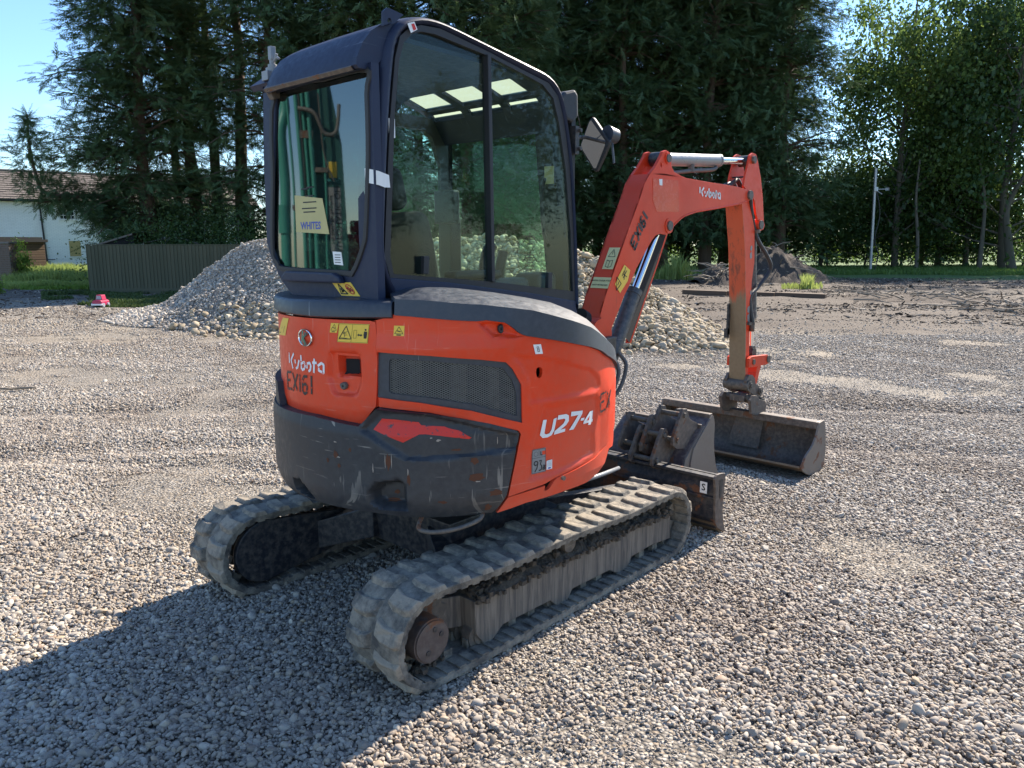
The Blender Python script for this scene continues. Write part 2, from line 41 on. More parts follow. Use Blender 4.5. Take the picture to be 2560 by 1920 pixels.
# ---------------------------------------------------------------- materials
class N:
    def __init__(s,name):
        s.m=bpy.data.materials.new(name); s.m.use_nodes=True; s.t=s.m.node_tree; s.t.nodes.clear()
        s.out=s.t.nodes.new('ShaderNodeOutputMaterial'); s.tc=None
    def n(s,ty,ins={},**at):
        k=s.t.nodes.new('ShaderNode'+ty)
        for a,v in at.items(): setattr(k,a,v)
        for i,v in ins.items():
            if isinstance(v,bpy.types.NodeSocket): s.t.links.new(v,k.inputs[i])
            else: k.inputs[i].default_value=v
        return k
    def co(s,kind='Object'):
        if kind=='world': return s.n('NewGeometry').outputs['Position']
        return s.n('TexCoord').outputs[kind]
    def noise(s,scale,detail=6,rough=.55,vec=None,dist=0,kind='Object'):
        return s.n('TexNoise',{'Scale':scale,'Detail':detail,'Roughness':rough,'Distortion':dist,'Vector':vec or s.co(kind)}).outputs[0]
    def stretch(s,sc,kind='Object'):
        return s.n('Mapping',{'Vector':s.co(kind),'Scale':sc}).outputs[0]
    def ramp(s,f,stops,interp='LINEAR'):
        r=s.n('ValToRGB',{0:f}); cr=r.color_ramp; cr.interpolation=interp
        while len(cr.elements)<len(stops): cr.elements.new(.5)
        for e,(p,c) in zip(cr.elements,stops):
            e.position=p; e.color=(c if len(c)==4 else tuple(c)+(1,)) if hasattr(c,'__len__') else (c,c,c,1)
        return r.outputs[0]
    def mix(s,f,a,b,mode='MIX'):
        def c(v): return v if isinstance(v,bpy.types.NodeSocket) else (tuple(v)+(1,) if len(v)==3 else v)
        k=s.n('Mix',data_type='RGBA',blend_type=mode)
        for nm,v in (('Factor',f),('A',c(a)),('B',c(b))):
            i=[q for q in k.inputs if q.name==nm and (q.type=='RGBA' or nm=='Factor' and q.type=='VALUE')][0]
            if isinstance(v,bpy.types.NodeSocket): s.t.links.new(v,i)
            else: i.default_value=v
        return [o for o in k.outputs if o.type=='RGBA'][0]
    def math(s,op,a,b=0.,cl=False):
        return s.n('Math',{0:a,1:b},operation=op,use_clamp=cl).outputs[0]
    def bump(s,h,st=.3,d=.01): return s.n('Bump',{'Height':h,'Strength':st,'Distance':d}).outputs[0]
    def pbr(s,col,rough=.5,metal=0.,normal=None,**k):
        d={'Base Color':col if isinstance(col,bpy.types.NodeSocket) else tuple(col)+(1,),'Roughness':rough,'Metallic':metal}
        if normal is not None: d['Normal']=normal
        d.update({a.replace('_',' '):v for a,v in k.items()})
        b=s.n('BsdfPrincipled',d); s.t.links.new(b.outputs[0],s.out.inputs[0]); s.b=b; return s.m
M={}
def simple(name,col,rough=.5,metal=0.,var=.15,scale=20,bump=0.):
    a=N(name); f=a.noise(scale)
    c=a.mix(f,[x*(1-var) for x in col],[min(1,x*(1+var)) for x in col])
    M[name]=a.pbr(c,rough,metal,a.bump(a.noise(scale*4),bump) if bump else None); return M[name]
def worn(name,col,rough,dust=.25,dustcol=(.30,.24,.18),scr=(.5,.45,.4),scr_amt=.35,fade=None,metal=0.,rust=0.,clear=0.,spec=.5,st=.695,low=0.):
    a=N(name); p=a.co()
    big=a.noise(3.1); fine=a.noise(38,8,.6)
    c=a.mix(a.ramp(big,[(.35,0.),(.7,1.)]),col,[x*.82 for x in col])
    if fade: c=a.mix(a.ramp(a.noise(2.2,4,.5),[(.42,0.),(.62,.55)]),c,fade)
    # long thin scratches in two directions
    for sc,rot in (((3,60,3),.25),((60,3,4),-.2),((4,5,90),.1)):
        v=a.n('Mapping',{'Vector':p,'Scale':sc,'Rotation':(rot,rot,rot)}).outputs[0]
        s_=a.ramp(a.noise(1.,3,.6,vec=v),[(st,0.),(st+.025,scr_amt)])
        s_=a.math('MULTIPLY',s_,a.ramp(a.noise(2.3,3),[(.45,0.),(.6,1.)]))
        c=a.mix(s_,c,scr)
    d=a.math('MULTIPLY',a.ramp(fine,[(.42,0.),(.75,1.)]),dust)
    c=a.mix(d,c,dustcol)
    zz=a.n('SeparateXYZ',{0:a.co('world')}).outputs[2]; lo=a.math('MULTIPLY',a.n('MapRange',{0:zz,1:.95,2:.52,3:0.,4:1.}).outputs[0],a.math('MULTIPLY',a.ramp(a.noise(9.,8,.7),[(.3,.2),(.7,1.)]),low))
    c=a.mix(lo,c,dustcol)
    sp=a.ramp(a.n('TexVoronoi',{'Scale':70.,'Vector':p}).outputs[0],[(.03,.6),(.10,0.)])
    sp=a.math('MULTIPLY',sp,a.ramp(a.noise(5.,2),[(.5,0.),(.6,dust)]))
    c=a.mix(sp,c,dustcol)
    ro=a.n('MapRange',{0:fine,1:.3,2:.8,3:max(.05,rough-.08),4:min(1,rough+.2)}).outputs[0]
    mt=metal
    if rust:
        rm=a.ramp(a.noise(6.5,8,.62,dist=.4),[(.60-rust*.06,0.),(.635-rust*.05,1.)])
        c=a.mix(rm,c,a.mix(a.noise(60),(.10,.035,.015),(.22,.10,.05)))
        ro=a.math('MAXIMUM',ro,a.math('MULTIPLY',rm,.85))
    M[name]=a.pbr(c,ro,mt,a.bump(fine,.05,.004),Specular_IOR_Level=spec,Coat_Weight=clear,Coat_Roughness=.12); return M[name]
OR=(.80,.052,.010)
worn('orange_paint',OR,.38,dust=.10,scr=(.75,.33,.25),scr_amt=.3,fade=(.74,.075,.03),clear=.08,spec=.3,st=.675,low=.30)
worn('orange_boom',(.74,.050,.011),.45,dust=.07,spec=.3,scr=(.2,.04,.02),scr_amt=.5,fade=(.70,.085,.04))
worn('orange_fresh',(.68,.045,.008),.22,dust=.05,scr_amt=.2)
worn('cab_paint',(.012,.020,.052),.52,dust=.04,dustcol=(.22,.22,.24),scr=(.25,.27,.32),scr_amt=.25,clear=.0,spec=.4)
worn('hood_plastic',(.028,.034,.048),.42,dust=.10,dustcol=(.26,.27,.28),scr=(.42,.44,.46),scr_amt=.5)
worn('weight_paint',(.018,.021,.028),.5,dust=.16,dustcol=(.17,.16,.14),scr=(.30,.27,.23),scr_amt=.8,rust=.0,st=.655,low=.22)
worn('black_steel',(.016,.018,.024),.45,dust=.3,scr=(.15,.13,.11))
worn('rusty_steel',(.095,.072,.060),.58,dust=.7,dustcol=(.25,.19,.145),scr=(.32,.27,.22),scr_amt=.6,rust=.5)
worn('blade_steel',(.022,.023,.030),.5,dust=.45,dustcol=(.17,.14,.11),scr=(.3,.25,.2),scr_amt=.6,rust=.35)
worn('dusty_steel',(.10,.085,.072),.6,dust=.7,dustcol=(.25,.20,.15),rust=.6)
worn('cyl_tube',(.055,.058,.065),.4,dust=.4,dustcol=(.26,.24,.22))
worn('grey_tube',(.22,.225,.235),.32,dust=.25,dustcol=(.3,.28,.25))
simple('chrome',(.75,.77,.80),.12,1.,.05)
simple('rubber',(.02,.02,.023),.6,0,.3,30)
simple('hose',(.025,.025,.028),.5,0,.4,40,.2)
simple('hose_dusty',(.10,.09,.08),.6,0,.3,40,.2)
simple('yellow',(.78,.52,.06),.4,0,.12,12)
simple('pale_yellow',(.74,.62,.30),.45,0,.12,25)
simple('ink',(.015,.015,.018),.6,0,.3,60)
simple('label_white',(.78,.78,.76),.5,0,.08,14)
simple('label_grey',(.24,.24,.235),.5,0,.1,14)
simple('red_ink',(.60,.03,.02),.5,0,.3,30)
simple('sticker_yellow',(.46,.40,.17),.5,0,.1,14)
simple('blue_ink',(.05,.08,.35),.5)
simple('seat_cloth',(.012,.013,.016),.85,0,.3,60,.3)
simple('interior',(.015,.017,.02),.6,0,.2,20)
simple('interior_grey',(.05,.055,.06),.5,0,.15,20)
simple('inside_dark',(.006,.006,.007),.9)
simple('radiator',(.075,.065,.05),.8,0,.4,30)
simple('mesh_wire',(.15,.15,.145),.55,.2,.3,30)
# stencil paint: worn away in spots
def stencil(name,col,hole,base):
    a=N(name); f=a.ramp(a.noise(55,6,.6),[(hole,1.),(hole+.06,0.)])
    M[name]=a.pbr(a.mix(f,col,base),.5)
stencil('stencil_white',(.80,.80,.80),.36,OR); stencil('stencil_black',(.018,.018,.02),.38,OR)
stencil('stencil_boom',(.02,.015,.02),.34,OR)
a=N('scraped_red'); M['scraped_red']=a.pbr(a.mix(a.ramp(a.noise(45,7,.65),[(.38,1.),(.42,0.)]),(.62,.022,.012),(.045,.05,.06)),.5)
# worn rear face of the dipper: orange above, bare brown below
a=N('dipper_worn'); z=a.n('SeparateXYZ',{0:a.co('world')}).outputs[2]
f=a.math('ADD',a.n('MapRange',{0:z,1:1.38,2:1.10,3:0.,4:1.}).outputs[0],a.math('MULTIPLY',a.math('SUBTRACT',a.noise(14,8,.65,vec=a.stretch((1,1,.25))),.5),1.4),True)
c=a.mix(a.ramp(f,[(.35,0.),(.65,1.)]),a.mix(a.ramp(a.noise(26,8,.65,vec=a.stretch((1,1,.3))),[(.50,0.),(.62,.75)]),(.58,.09,.03),(.12,.05,.03)),a.mix(a.noise(40),(.20,.13,.07),(.30,.21,.12)))
M['dipper_worn']=a.pbr(c,.6)
# track rubber with pale mud
a=N('track_rubber'); f=a.ramp(a.noise(11,9,.65),[(.38,0.),(.58,1.)]); g=a.noise(90,6,.7)
c=a.mix(f,(.10,.092,.08),a.mix(g,(.24,.195,.145),(.40,.34,.26)))
M['track_rubber']=a.pbr(c,.85,0.,a.bump(a.math('ADD',a.noise(70,10,.75),a.math('MULTIPLY',g,.5)),1.,.005))
a=N('track_base_shade'); f=a.ramp(a.noise(14,9,.65),[(.36,0.),(.60,1.)]); M['track_base_shade']=a.pbr(a.mix(f,(.075,.068,.060),a.mix(a.noise(80,6,.7),(.19,.165,.13),(.33,.29,.23))),.9,0.,a.bump(a.noise(60,9,.75),.8,.005))  # belt darker than the lugs: mud, plus gap shadow put into the colour
a=N('mud'); M['mud']=a.pbr(a.mix(a.noise(30,8,.7),(.05,.038,.028),(.17,.135,.10)),.95,0.,a.bump(a.noise(60,9,.7),1.,.02))
# frame side with dried mud runs
a=N('mud_runs'); v=a.stretch((38,38,2.6)); f=a.noise(1.,8,.7,vec=v,dist=.5); g=a.noise(9,6,.6)
c=a.mix(a.ramp(f,[(.40,0.),(.60,1.)]),a.mix(g,(.07,.06,.055),(.10,.088,.076)),a.mix(g,(.17,.14,.11),(.25,.21,.165)))
M['mud_runs']=a.pbr(c,.75,0.,a.bump(f,.15,.002))
# glass: tinted thin sheet, real reflection, a little dust
def glass(name,tint,refl,dust,dscale=30,rough=0.02):
    a=N(name)
    fc=a.n('LayerWeight',{'Blend':.5}).outputs['Facing']
    fr=a.math('ADD',refl,a.math('MULTIPLY',a.math('POWER',fc,5.),1-refl))
    tr=a.n('BsdfTransparent',{0:tuple(tint)+(1,)}).outputs[0]; gl=a.n('BsdfGlossy',{0:(.95,1,1,1),1:rough}).outputs[0]
    m1=a.n('MixShader',{0:fr,1:tr,2:gl}).outputs[0]
    df=a.n('BsdfDiffuse',{0:(.42,.45,.38,1)}).outputs[0]
    v=a.n('Mapping',{'Vector':a.co(),'Scale':(1,1,.35)}).outputs[0]
    dm=a.math('MULTIPLY',a.ramp(a.noise(dscale,9,.72,vec=v),[(.45,.12),(.75,1.)]),dust)
    m2=a.n('MixShader',{0:dm,1:m1,2:df}).outputs[0]
    a.t.links.new(m2,a.out.inputs[0]); M[name]=a.m
glass('glass_side',(.90,.97,.92),.014,.018,22)
glass('glass_rear',(.20,.30,.30),.13,.02,12)
glass('glass_front',(.82,.95,.86),.015,.03,26)
a=N('mirror_glass'); M['mirror_glass']=a.pbr((.85,.87,.9),.06,1.)
a=N('skylight'); gl=a.n('BsdfTranslucent',{0:(.44,.47,.38,1)}).outputs[0]; tr=a.n('BsdfTransparent',{0:(.40,.45,.36,1)}).outputs[0]
a.t.links.new(a.n('MixShader',{0:.45,1:gl,2:tr}).outputs[0],a.out.inputs[0]); M['skylight']=a.m
# ---------------------------------------------------------------- mesh helpers
def link(name,me,mat=None,parent=None,smooth=False,loc=None):
    o=bpy.data.objects.new(name,me); COL.objects.link(o)
    if mat and not me.materials: me.materials.append(M[mat] if isinstance(mat,str) else mat)
    if smooth: me.polygons.foreach_set('use_smooth',[True]*len(me.polygons))
    if parent: o.parent=parent
    if loc is not None: o.location=loc
    return o
def mesh(verts,faces,name='m'):
    me=bpy.data.meshes.new(name); me.from_pydata([tuple(v) for v in verts],[],faces); me.update(); return me
def tag(o,label=None,cat=None,group=None,kind=None):
    for k,v in (('label',label),('category',cat),('group',group),('kind',kind)):
        if v: o[k]=v
    return o
def empty(name,loc=(0,0,0),rz=0):
    o=bpy.data.objects.new(name,None); COL.objects.link(o); o.location=loc; o.rotation_euler=(0,0,rz); o.empty_display_size=.1; return o
class MB:
    def __init__(s): s.v=[]; s.f=[]
    def add(s,vs,fs):
        b=len(s.v); s.v+= [tuple(v) for v in vs]; s.f+=[tuple(i+b for i in f) for f in fs]; return s
    def box(s,x0,x1,y0,y1,z0,z1,M4=None,taper=0):
        t=taper
        vs=[(x0,y0,z0),(x1,y0,z0),(x1,y1,z0),(x0,y1,z0),(x0+t,y0+t,z1),(x1-t,y0+t,z1),(x1-t,y1-t,z1),(x0+t,y1-t,z1)]
        if M4: vs=[M4@Vector(v) for v in vs]
        return s.add(vs,[(0,3,2,1),(4,5,6,7),(0,1,5,4),(1,2,6,5),(2,3,7,6),(3,0,4,7)])
    def prism(s,poly,lo,hi,ax='y',holes=()):
        rings=[list(poly)]+[list(h) for h in holes]
        tri=tessellate_polygon([[Vector((p[0],p[1],0)) for p in r] for r in rings])
        flat=[p for r in rings for p in r]
        def P(p,h): return (p[0],h,p[1]) if ax=='y' else ((h,p[0],p[1]) if ax=='x' else (p[0],p[1],h))
        n=len(flat); vs=[P(p,lo) for p in flat]+[P(p,hi) for p in flat]
        fs=[tuple(t) for t in tri]+[tuple(i+n for i in reversed(t)) for t in tri]
        b=0
        for r in rings:
            m=len(r)
            for i in range(m): j=(i+1)%m; fs.append((b+i,b+j,n+b+j,n+b+i))
            b+=m
        return s.add(vs,fs)
    def tube(s,pts,rad,seg=10,cap=True,rads=None):
        pts=[Vector(p) for p in pts]; n=len(pts); rings=[]; up=None
        for i,p in enumerate(pts):
            t=(pts[min(i+1,n-1)]-pts[max(i-1,0)])
            if t.length<1e-9: t=Vector((0,0,1))
            t.normalize()
            if up is None:
                up=Vector((0,0,1)) if abs(t.z)<.9 else Vector((1,0,0))
            u=(up-t*up.dot(t)).normalized(); v_=t.cross(u); up=u
            r=rads[i] if rads else rad
            rings.append([p+u*(r*math.cos(a))+v_*(r*math.sin(a)) for a in [2*PI*k/seg for k in range(seg)]])
        vs=[q for r in rings for q in r]; fs=[]
        for i in range(n-1):
            for k in range(seg):
                a=i*seg+k; b=i*seg+(k+1)%seg; fs.append((a,b,b+seg,a+seg))
        if cap: fs.append(tuple(reversed(range(seg)))); fs.append(tuple((n-1)*seg+k for k in range(seg)))
        return s.add(vs,fs)
    def cyl(s,a,b,r,seg=20,r2=None): return s.tube([a,b],r,seg,rads=[r,r2 if r2 is not None else r])
    def sweep(s,path,prof,closed=False,frame=None):
        # path: list of (point, normal, binormal); prof list of (n,b)
        n=len(path); m=len(prof); vs=[]
        for p,nn,bb in path:
            for a,b in prof: vs.append(Vector(p)+Vector(nn)*a+Vector(bb)*b)
        fs=[]
        for i in range(n if closed else n-1):
            j=(i+1)%n
            for k in range(m):
                l=(k+1)%m; fs.append((i*m+k,i*m+l,j*m+l,j*m+k))
        if not closed: fs.append(tuple(reversed(range(m)))); fs.append(tuple((n-1)*m+k for k in range(m)))
        return s.add(vs,fs)
    def ob(s,name,mat=None,parent=None,smooth=False,fix=True,bevel=0):
        me=mesh(s.v,s.f,name)
        if fix:
            bm=bmesh.new(); bm.from_mesh(me)
            bmesh.ops.recalc_face_normals(bm,faces=bm.faces)
            if bevel:
                es=[e for e in bm.edges if len(e.link_faces)==2 and e.calc_face_angle(0)>.6]
                bmesh.ops.bevel(bm,geom=es,offset=bevel,segments=2,affect='EDGES',profile=.6)
            bm.to_mesh(me); bm.free()
        o=link(name,me,mat,parent)
        if smooth:
            me.polygons.foreach_set('use_smooth',[True]*len(me.polygons))
            try: me.set_sharp_from_angle(angle=R(smooth if smooth>1 else 35))
            except Exception: pass
        return o
def catmull(pts,n=8,closed=False):
    P=[Vector(p) for p in pts]; out=[]
    m=len(P)
    for i in range(m if closed else m-1):
        g=lambda k: P[k%m] if closed else P[max(0,min(m-1,k))]
        p0,p1,p2,p3=g(i-1),g(i),g(i+1),g(i+2)
        for k in range(n):
            t=k/n; out.append(.5*((2*p1)+(p2-p0)*t+(2*p0-5*p1+4*p2-p3)*t*t+(3*p1-p0-3*p2+p3)*t**3))
    if not closed: out.append(P[-1])
    return out
R0=.785
def sdist(P,poly):
    P=np.asarray(P,float); Q=np.asarray(poly,float); n=len(Q)
    d=np.full(len(P),1e9); ins=np.zeros(len(P),bool)
    for i in range(n):
        a=Q[i]; b=Q[(i+1)%n]; ab=b-a; t=np.clip(((P-a)@ab)/(ab@ab+1e-12),0,1)
        d=np.minimum(d,np.linalg.norm(P-(a+t[:,None]*ab),axis=1))
        c=((a[1]>P[:,1])!=(b[1]>P[:,1])); xx=(b[0]-a[0])*(P[:,1]-a[1])/((b[1]-a[1])+1e-12)+a[0]
        ins^=c&(P[:,0]<xx)
    return np.where(ins,d,-d)
def deg2s(poly): return [(math.radians(p[0])*R0,p[1]) for p in poly]
def relief(base,items):
    # items: (poly in deg,z ; depth ; bevel width)
    it=[(np.array(deg2s(p)),d,w) for p,d,w in items]
    def f(s,z):
        r=np.full(len(s),float(base)) if not callable(base) else base(s,z)
        P=np.stack([s,z],1)
        for q,d,w in it:
            u=np.clip(sdist(P,q)/w,0,1); r=r+d*u*u*(3-2*u)
        return r
    return f
def cylpanel(name,poly,rf,mat,parent,holes=(),step=.012,thick=.012,smooth=40,indeg=True,center=(0,0)):
    rings=[deg2s(poly) if indeg else list(poly)]+[deg2s(h) if indeg else list(h) for h in holes]
    tri=tessellate_polygon([[Vector((p[0],p[1],0)) for p in r] for r in rings]); flat=[p for r in rings for p in r]
    bm=bmesh.new(); vs=[bm.verts.new((p[0],p[1],0)) for p in flat]
    for t in tri:
        try: bm.faces.new([vs[i] for i in t])
        except ValueError: pass
    xs=[p[0] for p in flat]; zs=[p[1] for p in flat]
    for ax,lo,hi in ((0,min(xs),max(xs)),(1,min(zs),max(zs))):
        k=math.ceil((hi-lo)/step)
        for i in range(1,k):
            co=[0,0,0]; no=[0,0,0]; co[ax]=lo+(hi-lo)*i/k; no[ax]=1
            bmesh.ops.bisect_plane(bm,geom=bm.verts[:]+bm.edges[:]+bm.faces[:],plane_co=co,plane_no=no,dist=1e-6)
    bmesh.ops.remove_doubles(bm,verts=bm.verts,dist=1e-5)
    if thick:
        be=[e for e in bm.edges if len(e.link_faces)==1]
        g=bmesh.ops.extrude_edge_only(bm,edges=be)
        for v in g['geom']:
            if isinstance(v,bmesh.types.BMVert): v.co.z=-thick
    bm.verts.ensure_lookup_table()
    A=np.array([v.co[:] for v in bm.verts]); r=(rf(A[:,0],A[:,1]) if callable(rf) else np.full(len(A),float(rf)))+A[:,2]
    th=A[:,0]/R0
    for v,a,rr,z in zip(bm.verts,th,r,A[:,1]): v.co=(center[0]+rr*math.cos(a),center[1]+rr*math.sin(a),z)
    bmesh.ops.recalc_face_normals(bm,faces=bm.faces)
    me=bpy.data.meshes.new(name); bm.to_mesh(me); bm.free()
    # make sure outward
    if len(me.polygons):
        k=sum(1 for p in me.polygons if p.normal.x*p.center.x+p.normal.y*p.center.y<0)
        if k>len(me.polygons)/2: me.flip_normals()
    o=link(name,me,mat,parent)
    if smooth:
        me.polygons.foreach_set('use_smooth',[True]*len(me.polygons)); me.set_sharp_from_angle(angle=R(smooth))
    return o
def strokes(lines,wd):
    # thick polylines -> list of quads (in plane)
    out=[]
    for ln in lines:
        for (x0,y0),(x1,y1) in zip(ln[:-1],ln[1:]):
            dx,dy=x1-x0,y1-y0; l=math.hypot(dx,dy) or 1e-6; nx,ny=-dy/l*wd/2,dx/l*wd/2; ex,ey=dx/l*wd*.15,dy/l*wd*.15
            out.append([(x0+nx-ex,y0+ny-ey),(x1+nx+ex,y1+ny+ey),(x1-nx+ex,y1-ny+ey),(x0-nx-ex,y0-ny-ey)])
    return out
def cyldecal(name,polys,rf,mat,parent,off=.0015,indeg=True):
    mb=MB()
    for p in polys:
        q=deg2s(p) if indeg else p
        bm=bmesh.new(); tri=tessellate_polygon([[Vector((a[0],a[1],0)) for a in q]]); vs=[bm.verts.new((a[0],a[1],0)) for a in q]
        for t in tri:
            try: bm.faces.new([vs[i] for i in t])
            except ValueError: pass
        xs=[a[0] for a in q]; zs=[a[1] for a in q]
        for ax,lo,hi in ((0,min(xs),max(xs)),(1,min(zs),max(zs))):
            k=math.ceil((hi-lo)/.012)
            for i in range(1,k):
                co=[0,0,0]; no=[0,0,0]; co[ax]=lo+(hi-lo)*i/k; no[ax]=1
                bmesh.ops.bisect_plane(bm,geom=bm.verts[:]+bm.edges[:]+bm.faces[:],plane_co=co,plane_no=no,dist=1e-6)
        bm.verts.index_update()
        A=np.array([v.co[:] for v in bm.verts]); r=(rf(A[:,0],A[:,1]) if callable(rf) else np.full(len(A),float(rf)))+off
        mb.add([(rr*math.cos(s/R0),rr*math.sin(s/R0),z) for s,z,rr in zip(A[:,0],A[:,1],r)],[tuple(v.index for v in f.verts) for f in bm.faces]); bm.free()
    # outward winding
    fs=[]
    for f in mb.f:
        a,b,c=[Vector(mb.v[i]) for i in f[:3]]; n=(b-a).cross(c-a); fs.append(f if n.x*a.x+n.y*a.y>=0 else tuple(reversed(f)))
    mb.f=fs
    return mb.ob(name,mat,parent,fix=False)
def text_polys(txt,size,bold=0.):
    cu=bpy.data.curves.new('t','FONT'); cu.body=txt; cu.size=size; cu.offset=bold; cu.align_x='CENTER'; cu.align_y='CENTER'; cu.resolution_u=2
    o=bpy.data.objects.new('t',cu); COL.objects.link(o)
    me=bpy.data.meshes.new_from_object(o.evaluated_get(bpy.context.evaluated_depsgraph_get()))
    vs=[(v.co.x,v.co.y) for v in me.vertices]; fs=[tuple(p.vertices) for p in me.polygons]
    bpy.data.objects.remove(o); bpy.data.curves.remove(cu); bpy.data.meshes.remove(me); return vs,fs
def flat_text(name,txt,size,fn,mat,parent,bold=0.):
    vs,fs=text_polys(txt,size,bold); return link(name,mesh([fn(x,y) for x,y in vs],fs),mat,parent)
# ================================================================ EXCAVATOR
EX=empty('excavator',(0,0,0))
tag(EX,'orange mini excavator with charcoal cab and rubber tracks parked on the gravel','excavator')
def part(mb,name,mat,par=EX,smooth=False,bevel=0): return mb.ob(name,mat,par,smooth,True,bevel)
def inter(pts,n):
    P=np.array(pts,float); d=np.r_[0,np.cumsum(np.linalg.norm(np.diff(P,axis=0),axis=1))]; t=np.linspace(0,d[-1],n)
    return np.stack([np.interp(t,d,P[:,k]) for k in range(P.shape[1])],1)
def smoothpts(pts,n): return [(p.x,p.y) for p in catmull([(a,b,0) for a,b in pts],n)]
def grid(rows,name,mat,par,smooth=40,closed=False,flip=False):
    m=len(rows[0]); mb=MB(); vs=[p for r in rows for p in r]; fs=[]
    for i in range(len(rows)-1 if not closed else len(rows)):
        for j in range(m-1):
            a=i*m+j; b=((i+1)%len(rows))*m+j; fs.append((a,a+1,b+1,b))
    mb.add(vs,fs); return mb.ob(name,mat,par,smooth)
def cylp(deg,r,z): a=math.radians(deg); return (r*math.cos(a),r*math.sin(a),z)
worn('rusty_motor',(.085,.062,.055),.6,dust=.5,dustcol=(.2,.16,.13),scr=(.4,.35,.3),scr_amt=.5,rust=.3)
worn('worn_edge',(.16,.11,.07),.6,dust=.6,dustcol=(.26,.18,.10))
worn('bucket_side_lit',(.19,.15,.12),.6,dust=.6,dustcol=(.24,.20,.16),rust=.2)  # cheeks paler than the shell: light on them put into the colour
# ---- tracks
def track_path(n):
    # outline of belt centre line in x,z ; front idler left, rear sprocket right of origin
    pts=[]
    xf,rf_,xr,rr=.875,.180,-.745,.190
    zf=rf_+.012; zr=rr+.010
    L1=xf-xr; 
    segs=[]
    def arc(cx,cz,r,a0,a1,k): return [(cx+r*math.cos(a),cz+r*math.sin(a)) for a in np.linspace(a0,a1,k)]
    p=[(xr,zr-rr),(xf,zf-rf_)]+arc(xf,zf,rf_,-PI/2,PI/2,18)[1:]
    top=[(xf-(xf-xr)*t,zf+rf_+ (zr+rr-zf-rf_)*t -.012*math.sin(PI*t*2)**2) for t in np.linspace(0,1,14)]
    p+=top[1:]+arc(xr,zr,rr,PI/2,3*PI/2,18)[1:-1]
    p=np.array(p+[p[0]]); d=np.r_[0,np.cumsum(np.linalg.norm(np.diff(p,axis=0),axis=1))]
    t=np.linspace(0,d[-1],n+1)[:-1]; q=np.stack([np.interp(t,d,p[:,0]),np.interp(t,d,p[:,1])],1)
    tg=np.roll(q,-1,0)-np.roll(q,1,0); tg/=np.linalg.norm(tg,axis=1)[:,None]
    return q,tg,d[-1]
NL=36
Q0,TG,PER=track_path(NL*4); Q=Q0
def tfr(i): q=Q[i%len(Q)]; t=TG[i%len(Q)]; return q,t,np.array([t[1],-t[0]])   # outward normal (path runs ccw seen from -Y)
def lugmesh(side,seed):
    rs=random.Random(seed); mb=MB(); w=.036; h=.018
    # local frame: x along belt, y outward height, z lateral ; skewed block with sloping outer end
    y0,y1=(.006,.150)
    a=[(-w-.006,y0),(w-.006,y0),(w+.012,y0+.05),(w+.012,y1-.025),(w,y1),(-w+.004,y1),(-w+.012,y1-.03),(-w+.010,y0+.05)]
    b=[(x*.72+.002,y0+.016+(y-y0)*.86) for x,y in a]
    j=lambda s=.0016: rs.uniform(-s,s)
    vs=[(x,-.004,z*side) for x,z in a]+[(x+j(),h+j(.003),z*side+j()) for x,z in b]
    n=8; fs=[tuple(range(n,2*n))]+[(i,(i+1)%n,n+(i+1)%n,n+i) for i in range(n)]
    mb.add(vs,fs); bm=bmesh.new(); me=mesh(mb.v,mb.f,'tread_lug'); bm.from_mesh(me); bmesh.ops.recalc_face_normals(bm,faces=bm.faces)
    bmesh.ops.bevel(bm,geom=[e for e in bm.edges if e.calc_face_angle(0)>.4],offset=.0035,segments=1,affect='EDGES'); bm.to_mesh(me); bm.free()
    me.materials.append(M['track_rubber']); return me
LUG={s:[lugmesh(s,k*7+s) for k in range(3)] for s in (-1,1)}
